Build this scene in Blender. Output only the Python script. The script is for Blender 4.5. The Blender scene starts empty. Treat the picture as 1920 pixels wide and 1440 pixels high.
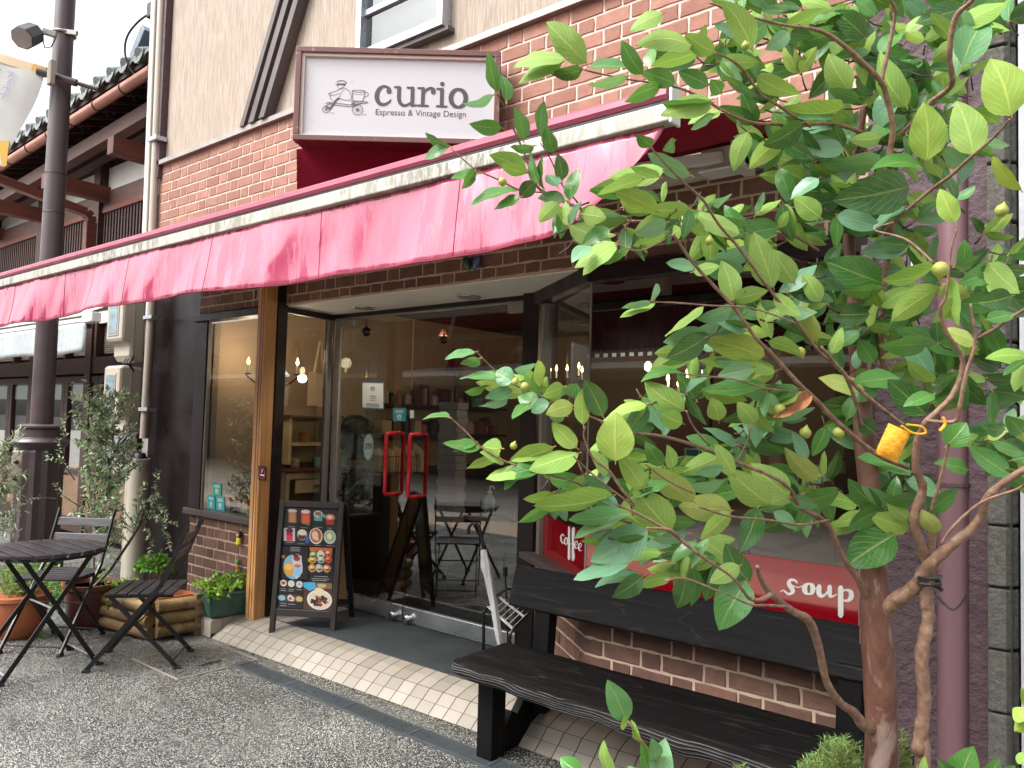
import bpy, math, random
from mathutils import Vector as V, Matrix
random.seed(7)
S = bpy.context.scene
COL = S.collection
rad = math.radians

# ---------------------------------------------------------------- camera
FPX = 1442.0
_L = V((-1780, 22, FPX)).normalized()
_u1 = .027
_U = V((_u1, -1, (22 + 1780 * _u1) / FPX)).normalized()
_X = -_L
_Y = _U.cross(_X)
if _Y.z < 0: _Y = -_Y
RM = Matrix((_X, _Y, _U))                 # world = RM @ (right, down, forward)
CAM = V((0, 0, 1.40))
cam = bpy.data.objects.new("camera", bpy.data.cameras.new("camera"))
COL.objects.link(cam)
cr, cd, cf = RM.col[0], RM.col[1], RM.col[2]
cam.matrix_world = Matrix(((cr.x, -cd.x, -cf.x, CAM.x), (cr.y, -cd.y, -cf.y, CAM.y), (cr.z, -cd.z, -cf.z, CAM.z), (0, 0, 0, 1)))
cam.data.sensor_width = 36.0
cam.data.lens = 36.0 * FPX / 1920.0
cam.data.clip_start = .05
cam.data.clip_end = 500
S.camera = cam

def ray(px, py): return RM @ V((px - 960, py - 720, FPX))
def onY(px, py, y):
    d = ray(px, py); return CAM + d * ((y - CAM.y) / d.y)
def onX(px, py, x):
    d = ray(px, py); return CAM + d * ((x - CAM.x) / d.x)
def onZ(px, py, z):
    d = ray(px, py); return CAM + d * ((z - CAM.z) / d.z)
def at(px, py, dep):
    return CAM + ray(px, py) * (dep / FPX)

# ---------------------------------------------------------------- world, sun, exposure
W = bpy.data.worlds.new("World"); S.world = W; W.use_nodes = True
nt = W.node_tree; nt.nodes.clear()
wo = nt.nodes.new("ShaderNodeOutputWorld"); bg = nt.nodes.new("ShaderNodeBackground")
sky = nt.nodes.new("ShaderNodeTexSky"); sky.sky_type = 'NISHITA'; sky.sun_disc = False
SUN_EL, SUN_AZ = 52, 205      # azimuth: direction the light comes from, degrees clockwise from +Y
sky.sun_elevation = rad(SUN_EL); sky.sun_rotation = rad(SUN_AZ)
sky.air_density = 1.0; sky.dust_density = 6.0; sky.ozone_density = 1.0
hs = nt.nodes.new("ShaderNodeHueSaturation"); hs.inputs['Saturation'].default_value = .10
hs.inputs['Value'].default_value = 1.45
nt.links.new(sky.outputs[0], hs.inputs['Color'])
nt.links.new(hs.outputs[0], bg.inputs['Color'])
bg.inputs['Strength'].default_value = .15
nt.links.new(bg.outputs[0], wo.inputs['Surface'])
sl = bpy.data.lights.new("sun", 'SUN'); sl.energy = 1.0; sl.angle = rad(25); sl.color = (1, .98, .95)
so = bpy.data.objects.new("sun", sl); COL.objects.link(so)
_a, _e = rad(SUN_AZ), rad(SUN_EL)
so.rotation_euler = V((-math.sin(_a) * math.cos(_e), -math.cos(_a) * math.cos(_e), -math.sin(_e))).to_track_quat('-Z', 'Y').to_euler()
so.location = (0, -3, 12)
S.view_settings.view_transform = 'Standard'; S.view_settings.look = 'None'
S.view_settings.exposure = 1.12; S.view_settings.gamma = 1
S.cycles.use_denoising = True
S.cycles.max_bounces = 8; S.cycles.transparent_max_bounces = 24
S.cycles.glossy_bounces = 3; S.cycles.diffuse_bounces = 3
S.cycles.caustics_reflective = False; S.cycles.caustics_refractive = False
S.cycles.sample_clamp_indirect = 4

# ---------------------------------------------------------------- materials
class N:
    def __init__(s, name):
        s.m = bpy.data.materials.new(name); s.m.use_nodes = True; s.t = s.m.node_tree; s.t.nodes.clear()
        s.o = s.n('OutputMaterial')
    def n(s, ty, **k):
        x = s.t.nodes.new('ShaderNode' + ty)
        for a, b in k.items():
            if a[0] == '_': x.inputs[a[1:].replace('_', ' ')].default_value = b
            else: setattr(x, a, b)
        return x
    def l(s, a, b): s.t.links.new(a, b)
    def coord(s, scale=(1, 1, 1), kind='Object', rot=(0, 0, 0)):
        tc = s.n('TexCoord'); mp = s.n('Mapping'); mp.inputs['Scale'].default_value = scale; mp.inputs['Rotation'].default_value = rot
        s.l(tc.outputs[kind], mp.inputs[0]); return mp.outputs[0]
    def noise(s, co, sc, det=4, rough=.55, dist=0):
        x = s.n('TexNoise'); s.l(co, x.inputs['Vector'])
        x.inputs['Scale'].default_value = sc; x.inputs['Detail'].default_value = det
        x.inputs['Roughness'].default_value = rough; x.inputs['Distortion'].default_value = dist
        return x.outputs['Fac']
    def ramp(s, fac, stops, interp='LINEAR'):
        r = s.n('ValToRGB'); r.color_ramp.interpolation = interp
        e = r.color_ramp.elements
        while len(e) < len(stops): e.new(.5)
        for i, (p, c) in enumerate(stops):
            e[i].position = p
            e[i].color = (c, c, c, 1) if isinstance(c, (int, float)) else (*c, 1)
        s.l(fac, r.inputs[0]); return r.outputs[0]
    def mix(s, fac, a, b, mode='MIX'):
        x = s.n('Mix', data_type='RGBA', blend_type=mode)
        for i, v in ((0, fac), (6, a), (7, b)):
            if hasattr(v, 'links'): s.l(v, x.inputs[i])
            elif i == 0: x.inputs[0].default_value = v
            else: x.inputs[i].default_value = (*v, 1) if len(v) == 3 else v
        return x.outputs[2]
    def math(s, op, a, b=0.0, c=None):
        x = s.n('Math', operation=op)
        for i, v in ((0, a), (1, b), (2, c)):
            if v is None: continue
            if hasattr(v, 'links'): s.l(v, x.inputs[i])
            else: x.inputs[i].default_value = v
        return x.outputs[0]
    def bump(s, h, strength=.3, dist=.01, prev=None):
        b = s.n('Bump'); b.inputs['Strength'].default_value = strength; b.inputs['Distance'].default_value = dist
        s.l(h, b.inputs['Height'])
        if prev: s.l(prev, b.inputs['Normal'])
        return b.outputs[0]
    def pbr(s, color, rough=.6, metal=0, normal=None, spec=.5, coat=0, **k):
        p = s.n('BsdfPrincipled')
        for nm, v in (('Base Color', color), ('Roughness', rough), ('Metallic', metal), ('Specular IOR Level', spec), ('Coat Weight', coat)):
            if hasattr(v, 'links'): s.l(v, p.inputs[nm])
            elif nm == 'Base Color': p.inputs[nm].default_value = (*v, 1)
            else: p.inputs[nm].default_value = v
        if normal: s.l(normal, p.inputs['Normal'])
        for a, v in k.items():
            nm = a.replace('_', ' ')
            if hasattr(v, 'links'): s.l(v, p.inputs[nm])
            else: p.inputs[nm].default_value = v
        s.l(p.outputs[0], s.o.inputs[0]); s.p = p
        return s

def hexc(h):
    r = []
    for i in (0, 2, 4):
        c = int(h[i:i + 2], 16) / 255; r.append(c / 12.92 if c <= .04045 else ((c + .055) / 1.055) ** 2.4)
    return tuple(r)

def simple(name, col, rough=.6, metal=0, var=.15, sc=6, bump=.1, bsc=60, bdist=.002, stretch=(1, 1, 1), spec=.5, coat=0, wear=None):
    """painted / plain surface with soft colour variation and fine relief"""
    m = N(name); co = m.coord(stretch)
    f = m.noise(co, sc, 5)
    dk = tuple(c * (1 - var) for c in col); lt = tuple(min(1, c * (1 + var)) for c in col)
    c = m.ramp(f, [(.3, dk), (.7, lt)])
    if wear:
        w = m.ramp(m.noise(co, wear[1], 6, .7), [(wear[2], 0), (wear[2] + .08, 1)])
        c = m.mix(w, c, wear[0])
    n = m.bump(m.noise(co, bsc, 4, .6), bump, bdist) if bump else None
    r = m.ramp(m.noise(co, sc * 2.3, 3), [(.3, max(0, rough - .1)), (.7, min(1, rough + .1))])
    return m.pbr(c, r, metal, n, spec, coat).m

def plain(name, col, rough=.5, metal=0, spec=.5): return N(name).pbr(col, rough, metal, spec=spec).m
def emit(name, col, st):
    m = N(name); e = m.n('Emission'); e.inputs[0].default_value = (*col, 1); e.inputs[1].default_value = st
    m.l(e.outputs[0], m.o.inputs[0]); return m.m

M = {}
def brickmat(name, cols, dark, rough=.75):
    m = N(name); co = m.coord()
    at_ = m.n('Attribute', attribute_name='rnd').outputs['Fac']
    c = m.ramp(at_, [(0, cols[0]), (.5, cols[1]), (1, cols[2])])
    blot = m.ramp(m.noise(co, 11, 6, .7), [(.35, 0), (.75, 1)])
    c = m.mix(m.math('MULTIPLY', blot, .7), c, dark)
    sp = m.ramp(m.noise(co, 160, 3), [(.66, 0), (.75, 1)])
    c = m.mix(m.math('MULTIPLY', sp, .35), c, tuple(min(1, x * 1.9) for x in cols[2]))
    n = m.bump(m.noise(co, 26, 6, .65), .8, .006)
    n = m.bump(m.noise(co, 150, 3), .35, .002, n)
    return m.pbr(c, rough, 0, n, .35).m
M['brick_up'] = brickmat('salmon brick tile', [hexc('845d4e'), hexc('906858'), hexc('9c7363')], hexc('754f43'), .85)
M['brick_lo'] = brickmat('brown brick tile', [hexc('644a40'), hexc('78584b'), hexc('8a6757')], hexc('4b362f'))
M['mortar_up'] = simple('pink cream mortar', hexc('b9a599'), .9, sc=9, bsc=200)
M['mortar_lo'] = simple('buff mortar', hexc('bba48f'), .9, sc=9, bsc=200, var=.12)

m = N('combed beige stucco'); co = m.coord((1, 1, .045)); co2 = m.coord()
f1 = m.noise(co, 150, 3, .6); f2 = m.noise(co2, 2.2, 5)
c = m.mix(m.ramp(f1, [(.38, 0), (.62, 1)]), hexc('8a7e72'), hexc('a89c90'))
c = m.mix(m.math('MULTIPLY', m.ramp(f2, [(.3, 0), (.7, 1)]), .35), c, hexc('9b8a7c'))
M['stucco'] = m.pbr(c, .9, 0, m.bump(f1, .9, .008), .2).m

m = N('exposed aggregate paving'); co = m.coord()
vo = m.n('TexVoronoi', feature='F1'); vo.inputs['Scale'].default_value = 150; vo.inputs['Randomness'].default_value = 1
wv = m.n('TexNoise'); wv.inputs['Scale'].default_value = 30; m.l(co, wv.inputs['Vector'])
wm = m.mix(.012, (0, 0, 0), wv.outputs['Color'], 'ADD')
va = m.n('VectorMath', operation='ADD'); m.l(co, va.inputs[0])
sc_ = m.n('VectorMath', operation='SCALE'); m.l(wv.outputs['Color'], sc_.inputs[0]); sc_.inputs['Scale'].default_value = .012
m.l(sc_.outputs[0], va.inputs[1]); m.l(va.outputs[0], vo.inputs['Vector'])
sep = m.n('SeparateColor'); m.l(vo.outputs['Color'], sep.inputs[0])
pc = m.ramp(sep.outputs[0], [(0, hexc('434441')), (.30, hexc('585a57')), (.56, hexc('8d908d')), (.78, hexc('c0bfb6')), (.93, hexc('d2cebd')), (1, hexc('efebda'))])
tint = m.ramp(sep.outputs[1], [(.86, (1, 1, 1)), (.93, (1, .86, .66))], 'CONSTANT')
pc = m.mix(1, pc, tint, 'MULTIPLY')
edge = m.ramp(vo.outputs['Distance'], [(.42, 1), (.62, 0)])
big = m.noise(co, 1.4, 4)
wet = m.ramp(big, [(.35, .55), (.65, 1.0)])
pc = m.mix(edge, hexc('3a3b39'), pc)
moss = m.ramp(m.noise(co, 3.5, 6, .7), [(.56, 0), (.72, .35)])
pc = m.mix(moss, pc, hexc('4e4a34'))
pc = m.mix(1, pc, wet, 'MULTIPLY')
hgt = m.math('SUBTRACT', 1, vo.outputs['Distance'])
rg = m.ramp(big, [(.35, .16), (.65, .4)])
M['pebble'] = m.pbr(pc, rg, 0, m.bump(hgt, 1, .006), .5).m

m = N('street paver slabs'); co = m.coord()
bt = m.n('TexBrick'); bt.inputs['Scale'].default_value = 1; bt.inputs['Brick Width'].default_value = .6; bt.inputs['Row Height'].default_value = .3
bt.inputs['Mortar Size'].default_value = .006
bt.inputs['Color1'].default_value = (*hexc('a09a90'), 1); bt.inputs['Color2'].default_value = (*hexc('b8b1a6'), 1); bt.inputs['Mortar'].default_value = (*hexc('4a4640'), 1)
m.l(co, bt.inputs['Vector'])
c = m.mix(m.math('MULTIPLY', m.noise(co, 40, 5), .5), bt.outputs[0], hexc('7b746b'))
M['paver'] = m.pbr(c, .35, 0, m.bump(m.noise(co, 120), .3, .003)).m

m = N('cream floor tile'); co = m.coord()
at_ = m.n('Attribute', attribute_name='rnd').outputs['Fac']
c = m.ramp(at_, [(0, hexc('8b8377')), (1, hexc('a59c90'))])
ck = m.n('TexChecker'); ck.inputs['Scale'].default_value = 110; m.l(co, ck.inputs['Vector'])
dirt = m.ramp(m.noise(co, 5, 6, .7), [(.4, 0), (.8, .55)])
c = m.mix(dirt, c, hexc('8f8676'))
M['tile'] = m.pbr(m.mix(m.math('MULTIPLY', ck.outputs['Fac'], .12), c, hexc('8a8378')), .45, 0, m.bump(ck.outputs['Fac'], .4, .002)).m
M['grout'] = simple('brown grout', hexc('4a3a31'), .9)
m = N('charcoal mat'); co = m.coord(); f = m.noise(co, 220, 3)
c = m.ramp(f, [(.3, hexc('242628')), (.7, hexc('484c4f'))])
c = m.mix(m.ramp(m.noise(co, 2.5, 5), [(.4, 0), (.7, .4)]), c, hexc('565d5c'))
M['mat'] = m.pbr(c, .95, 0, m.bump(f, .8, .004), .15).m

m = N('wet cherry awning vinyl'); co = m.coord((1, 1, 1)); cs = m.coord((1, 1, .16), rot=(0, rad(14), 0))
st = m.noise(cs, 16, 5, .62, .6); st2 = m.noise(cs, 60, 3, .6)
wet = m.ramp(m.math('ADD', m.math('MULTIPLY', st, .8), m.math('MULTIPLY', st2, .2)), [(.47, 0), (.53, 1)])
zone = m.ramp(m.noise(m.coord((1, 1, .6)), .9, 3), [(.36, .25), (.6, 1)])
wet = m.math('MULTIPLY', wet, 1.0)
c = m.mix(m.noise(co, 3, 4), hexc('a2415c'), hexc('b35c74'))
c = m.mix(m.math('MULTIPLY', m.math('SUBTRACT', 1, wet), zone), c, hexc('8b2846'))
n = m.bump(m.noise(m.coord((1, 1, .5)), 4.5, 1.5, .45, .6), .8, .035)
n = m.bump(m.noise(co, 90, 2), .12, .002, n)
M['awning'] = m.pbr(c, m.ramp(wet, [(0, .16), (1, .42)]), 0, n, .9, m.math('MULTIPLY', wet, .1)).m
m = N('cherry awning cloth'); co = m.coord()
c = m.mix(m.noise(co, 4, 4), hexc('7c1630'), hexc('8d1e3a'))
p = m.pbr(c, .6, 0, m.bump(m.noise(co, 300, 2), .2, .001), .3).p
tr = m.n('BsdfTranslucent'); m.l(c, tr.inputs[0]); ms = m.n('MixShader'); ms.inputs[0].default_value = .34
m.l(p.outputs[0], ms.inputs[1]); m.l(tr.outputs[0], ms.inputs[2]); m.l(ms.outputs[0], m.o.inputs[0])
M['cloth'] = m.m
m = N('mossy white rail'); co = m.coord((1, 1, 1))
g = m.ramp(m.noise(m.coord((1, 1, .3)), 40, 6, .75), [(.44, 0), (.56, 1)])
zone = m.ramp(m.noise(co, .9, 2), [(.34, .15), (.55, 1)])
c = m.mix(m.math('MULTIPLY', m.math('MULTIPLY', g, zone), .8), hexc('a9a69c'), hexc('4a4735'))
M['rail'] = m.pbr(c, .4, 0, None, .5).m

M['dark_frame'] = simple('dark brown window frame', hexc('1e1516'), .45, var=.2, sc=3, bump=.05, spec=.3)
M['frame_lt'] = simple('brushed aluminium frame', hexc('8f8a83'), .4, .3, var=.08, bump=.03)
M['steel'] = simple('brushed steel plate', hexc('b9bcbd'), .3, .85, var=.05, sc=2, bump=0)
M['chrome'] = plain('polished steel', (.7, .7, .7), .15, 1)
M['panel_dark'] = simple('glossy aubergine panel', hexc('170d10'), .35, var=.12, sc=2, bump=.03, bsc=4, bdist=.005, spec=.3)
M['col_dark'] = simple('textured aubergine column', hexc('463338'), .7, var=.2, bump=.9, bsc=28, bdist=.012)
M['mauve'] = simple('rough mauve render', hexc('4d3c40'), .8, var=.12, bump=1, bsc=26, bdist=.02)
M['drain_steel'] = simple('dull drain steel', hexc('5c6266'), .35, .5, var=.15, sc=9)
M['mauve_pipe'] = simple('mauve painted pipe', hexc('664b50'), .38, var=.12, sc=4, bump=.05, stretch=(1, 1, .3))
M['trim'] = simple('grey flashing', hexc('8d8682'), .45, .2, var=.15, sc=8)
M['brace'] = simple('dark bronze brace', hexc('4b413f'), .5, var=.15, sc=3)
M['brace_lt'] = simple('grey bronze brace', hexc('7a7271'), .45, var=.1, sc=3)
m = N('concrete split block'); co = m.coord(); f = m.noise(co, 60, 6, .75)
c = m.ramp(f, [(.3, hexc('403f3a')), (.5, hexc('5a5852')), (.72, hexc('74716a'))])
c = m.mix(m.ramp(m.noise(co, 2, 4), [(.35, .4), (.7, 0)]), c, hexc('63605a'))
M['block'] = m.pbr(c, .95, 0, m.bump(f, 1, .012), .2).m
M['block_joint'] = simple('dark joint', hexc('2c2a27'), .9)
M['pale_wall'] = simple('pale grey render', hexc('9b9da0'), .85, bump=.5, bsc=60, bdist=.004)

def wood(name, c1, c2, sc=14, stretch=(1, 1, .06), rough=.5, bump=.4, ring=0, light=None, bd=.004, spec=.4, crack=None):
    m = N(name); co = m.coord(stretch)
    f = m.noise(co, sc, 6, .6, .5)
    c = m.ramp(f, [(.3, c1), (.7, c2)])
    h = f
    if light:
        w = m.n('TexWave', wave_type='BANDS', bands_direction='Z'); m.l(m.coord((.25, .4, 1)), w.inputs[0])
        w.inputs['Scale'].default_value = ring; w.inputs['Distortion'].default_value = 16; w.inputs['Detail'].default_value = 3; w.inputs['Detail Scale'].default_value = .35
        e = m.ramp(w.outputs['Fac'], [(.78, 0), (.97, 1)])
        c = m.mix(m.math('MULTIPLY', e, m.ramp(f, [(.35, .15), (.65, .8)])), c, light); h = m.math('ADD', f, m.math('MULTIPLY', w.outputs['Fac'], .8))
    if crack:
        g = m.noise(m.coord((.03, 1, 1)), 70, 4, .7); k = m.ramp(g, [(.62, 0), (.70, 1)]); c = m.mix(m.math('MULTIPLY', k, .5), c, crack)
        k2 = m.ramp(m.noise(m.coord((.12, .9, .9)), 7, 3, .5, 1.), [(.488, 0), (.5, 1), (.512, 0)]); c = m.mix(m.math('MULTIPLY', k2, .35), c, crack); h = m.math('ADD', f, g)
    return m.pbr(c, rough, 0, m.bump(h, bump, bd), spec).m
M['post_wood'] = wood('oiled cedar post', hexc('a5703f'), hexc('d2a06a'), 30, (1, 1, .04), .5)
M['slat_wood'] = wood('black stained slat', hexc('1d191b'), hexc('393236'), 30, (.3, .3, 1), .35)
M['bench_wood'] = wood('charred black plank', hexc('070707'), hexc('151313'), 20, (.06, 1, 1), .6, .8, spec=.12, crack=hexc('3c3836'), bd=.003)
M['bench_edge'] = wood('charred live edge', hexc('121111'), hexc('262324'), 16, (.2, 1, 1), .7, 1, 27, hexc('7c7977'), .004, spec=.15)
M['black_iron'] = simple('black painted iron', hexc('1b191b'), .4, .3, var=.2)
M['old_wood'] = wood('red brown old timber', hexc('3a231d'), hexc('583629'), 18, (.12, .12, 1), .6)
M['old_wood_dk'] = wood('dark old timber', hexc('2a1a18'), hexc('43291f'), 18, (.12, .12, 1), .65)
M['red_timber'] = wood('oxide red timber', hexc('4c241e'), hexc('683529'), 18, (.12, .12, 1), .55)
M['plaster'] = simple('white plaster', hexc('c9c9c4'), .9, var=.06, sc=3)
M['kawara'] = simple('grey clay roof tile', hexc('5c6360'), .35, var=.25, sc=20)
M['copper'] = simple('copper gutter', hexc('9a6656'), .4, .2, var=.2, sc=5)
M['pole'] = simple('brown lamp post paint', hexc('46393c'), .38, var=.1, sc=3, bump=.05, spec=.5)
M['beige_plastic'] = simple('beige meter housing', hexc('a0968a'), .5, var=.07, sc=3, bump=.03)
M['white_pvc'] = simple('ivory conduit', hexc('9f978a'), .4, var=.07, sc=3, bump=.02)
M['grey_pvc'] = simple('grey beige conduit', hexc('8f857b'), .45, var=.1, sc=3)
M['black'] = simple('black rubber', hexc('141415'), .5)
M['black_gloss'] = plain('gloss black', hexc('121213'), .25)
M['white_metal'] = simple('white enamel', hexc('d5d5d0'), .35, var=.04)
M['soffit'] = simple('soffit paint', hexc('e2ded6'), .7, var=.04, sc=3, bump=.02)
M['cream'] = simple('ceiling white', hexc('c2beb5'), .7, var=.05, sc=3, bump=.02)
M['terracotta'] = simple('terracotta', hexc('a8603c'), .75, var=.15, sc=8)
M['brown_pot'] = simple('brown glazed pot', hexc('5d3128'), .35, var=.2)
M['green_plastic'] = simple('dark green plastic', hexc('2f5248'), .4, var=.15, sc=10)
M['soil'] = simple('dark soil', hexc('2e241c'), .95, bump=.8, bsc=60, bdist=.01)
m = N('treated log'); co = m.coord((.15, 1, 1)); f = m.noise(co, 14, 6, .65)
c = m.ramp(f, [(.3, hexc('5b432a')), (.55, hexc('8a6d48')), (.75, hexc('a98d63'))])
c = m.mix(m.ramp(m.noise(m.coord(), 5, 4), [(.45, 0), (.7, .6)]), c, hexc('4f4a2f'))
M['log'] = m.pbr(c, .6, 0, m.bump(f, .5, .006)).m
M['handle_red'] = plain('red enamel handle', hexc('c01526'), .22)
M['door_red'] = plain('red vinyl', hexc('8e0d1b'), .03, spec=1.0)
M['white_letter'] = plain('white vinyl letter', hexc('e6e4de'), .5)
M['sign_white'] = simple('white sign acrylic', hexc('b2b2b6'), .35, var=.008, sc=2, bump=0)
M['sign_frame'] = simple('rusty brown sign frame', hexc('5e3a36'), .4, var=.15, sc=9, wear=(hexc('8d6a62'), 22, .6))
M['ink'] = plain('dark grey ink', hexc('3a3638'), .5)
M['silver'] = simple('anodised aluminium', hexc('a9adb6'), .32, .55, var=.04, bump=0)
M['teal'] = plain('teal sticker', hexc('1f9aa0'), .4)
M['teal2'] = plain('green teal sticker', hexc('20a08a'), .4)
M['paper'] = plain('white paper', hexc('dfe4dc'), .7)
M['flame'] = emit('lit filament bulb', (1, .62, .22), 14)
M['flame_soft'] = emit('lit frosted bulb', (1, .75, .4), 8)
M['beige_wall'] = simple('warm beige interior wall', hexc('a5917a'), .9, var=.05, sc=2, bump=.02)
M['int_floor'] = simple('dark interior floor', hexc('2b221d'), .4, var=.2, sc=4)
M['int_ceiling'] = simple('dark wood ceiling', hexc('2a1512'), .6, var=.2, sc=5, stretch=(.1, 1, 1))
M['int_dark'] = simple('black counter', hexc('1a1716'), .4)
M['canvas'] = simple('natural canvas', hexc('c2ad92'), .95, var=.06, bump=.3, bsc=200)
M['mint'] = simple('mint enamel', hexc('8fc4b4'), .35, var=.05)

m = N('clear pane'); lw = m.n('LayerWeight'); lw.inputs[0].default_value = .5
fr = m.math('ADD', m.math('MULTIPLY', m.math('POWER', lw.outputs['Facing'], 4.0), .88), .13)
gl = m.n('BsdfGlossy'); gl.inputs['Roughness'].default_value = .012; gl.inputs[0].default_value = (.95, .97, .97, 1)
tr = m.n('BsdfTransparent'); tr.inputs[0].default_value = (.66, .69, .68, 1)
ms = m.n('MixShader'); m.l(fr, ms.inputs[0]); m.l(tr.outputs[0], ms.inputs[1]); m.l(gl.outputs[0], ms.inputs[2]); m.l(ms.outputs[0], m.o.inputs[0])
M['glass'] = m.m
M['door_glass'] = M['glass'].copy(); M['door_glass'].name = 'dimming pane'  # darker copy of the clear pane, its tint dims the room behind
for nd in M['door_glass'].node_tree.nodes:
    if nd.type == 'BSDF_TRANSPARENT': nd.inputs[0].default_value = (.47, .50, .50, 1)
m = N('clear film'); gl = m.n('BsdfGlossy'); gl.inputs['Roughness'].default_value = .15
tr = m.n('BsdfTransparent'); ms = m.n('MixShader'); ms.inputs[0].default_value = .10
m.l(tr.outputs[0], ms.inputs[1]); m.l(gl.outputs[0], ms.inputs[2]); m.l(ms.outputs[0], m.o.inputs[0])
M['film'] = m.m

# leaves: attribute 'hue' per leaf, uv along the blade
def leafmat(name, top, under, veins=True, gloss=.24, trans=.28):
    m = N(name)
    uv = m.n('UVMap').outputs[0]; sx = m.n('SeparateXYZ'); m.l(uv, sx.inputs[0])
    u = m.math('ABSOLUTE', m.math('SUBTRACT', sx.outputs[0], .5)); v = sx.outputs[1]
    hue = m.n('Attribute', attribute_name='hue').outputs['Fac']
    tc = m.ramp(hue, top); uc = m.ramp(hue, under)
    geo = m.n('NewGeometry')
    c = m.mix(geo.outputs['Backfacing'], tc, uc)
    co = m.coord()
    c = m.mix(m.math('MULTIPLY', m.ramp(m.noise(co, 45, 5, .7), [(.4, 0), (.7, 1)]), .22), c, hexc('6f8a34'))
    spot = m.ramp(m.noise(co, 60, 2), [(.74, 0), (.77, 1)])
    c = m.mix(m.math('MULTIPLY', spot, .7), c, hexc('5a4a22'))
    nrm = None
    if veins:
        mid = m.ramp(u, [(.012, 1), (.04, 0)])
        wob = m.math('MULTIPLY', m.noise(m.coord(), 22, 2), .9)
        w = m.math('FRACT', m.math('ADD', m.math('ADD', wob, m.math('MULTIPLY', v, 7.0)), m.math('MULTIPLY', u, -6.5)))
        vn = m.ramp(m.math('ABSOLUTE', m.math('SUBTRACT', w, .5)), [(.03, 1), (.1, 0)])
        vein = m.math('MAXIMUM', mid, m.math('MULTIPLY', vn, .55))
        c = m.mix(m.math('MULTIPLY', vein, m.math('ADD', m.math('MULTIPLY', geo.outputs['Backfacing'], .28), .24)), c, hexc('c9cf6a'))
        nrm = m.bump(m.math('SUBTRACT', m.noise(co, 70, 3), m.math('MULTIPLY', vein, .6)), .35, .003)
    p = m.pbr(c, m.ramp(geo.outputs['Backfacing'], [(0, gloss), (1, .65)]), 0, nrm, .5).p
    t = m.n('BsdfTranslucent'); m.l(m.mix(.22, c, hexc('94b83a')), t.inputs[0])
    ms = m.n('MixShader'); ms.inputs[0].default_value = trans
    m.l(p.outputs[0], ms.inputs[1]); m.l(t.outputs[0], ms.inputs[2]); m.l(ms.outputs[0], m.o.inputs[0])
    return m.m
M['leaf'] = leafmat('camellia like leaf',
    [(0, hexc('1f4a20')), (.25, hexc('2f6030')), (.5, hexc('47803a')), (.62, hexc('6b9a80')), (.8, hexc('6d9638')), (1, hexc('93a343'))],
    [(0, hexc('4c7a2c')), (.4, hexc('6f9a35')), (.6, hexc('84a454')), (.8, hexc('8aa842')), (1, hexc('a6b062'))])
M['olive_leaf'] = leafmat('grey green shrub leaf', [(0, hexc('55694a')), (.6, hexc('7d9070')), (1, hexc('a3b18a'))], [(0, hexc('9aa588')), (1, hexc('c2c9b0'))], False, .35, .2)
M['herb_leaf'] = leafmat('bright herb leaf', [(0, hexc('3c7a22')), (.6, hexc('68a032')), (1, hexc('a3b93a'))], [(0, hexc('6a9a3a')), (1, hexc('9fba52'))], False, .4, .35)
M['needle'] = leafmat('rosemary needle', [(0, hexc('4f7a3c')), (1, hexc('8dab5c'))], [(0, hexc('6f9350')), (1, hexc('a5bd7a'))], False, .5, .25)

m = N('peeling red brown bark'); co = m.coord((1, 1, .25)); f = m.noise(co, 16, 6, .7, .8)
c = m.ramp(f, [(.3, hexc('3f2820')), (.5, hexc('5e3b2e')), (.66, hexc('745243'))])
pa = m.ramp(m.noise(m.coord((1, 1, .3)), 9, 5, .6, 1.2), [(.57, 0), (.64, 1)])
c = m.mix(m.math('MULTIPLY', pa, .75), c, hexc('97827a'))
c = m.mix(m.ramp(m.noise(m.coord(), 90, 4), [(.5, 0), (.8, .4)]), c, hexc('4e3328'))
M['bark'] = m.pbr(c, .6, 0, m.bump(m.math('ADD', f, m.math('MULTIPLY', pa, .4)), .7, .006), .4).m
m = N('smooth young bark'); co = m.coord(); f = m.noise(co, 60, 5, .7)
M['bark2'] = m.pbr(m.ramp(f, [(.3, hexc('553b2f')), (.55, hexc('7c5f4c')), (.8, hexc('a0866f'))]), .6, 0, m.bump(f, .5, .004)).m
M['twig'] = simple('ochre twig', hexc('8a6a3a'), .5, var=.25, sc=20)
M['twig_dk'] = simple('dark twig', hexc('41302a'), .6, var=.25, sc=20)
M['fruit'] = simple('green seed capsule', hexc('8c9440'), .5, var=.2, sc=30)

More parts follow.
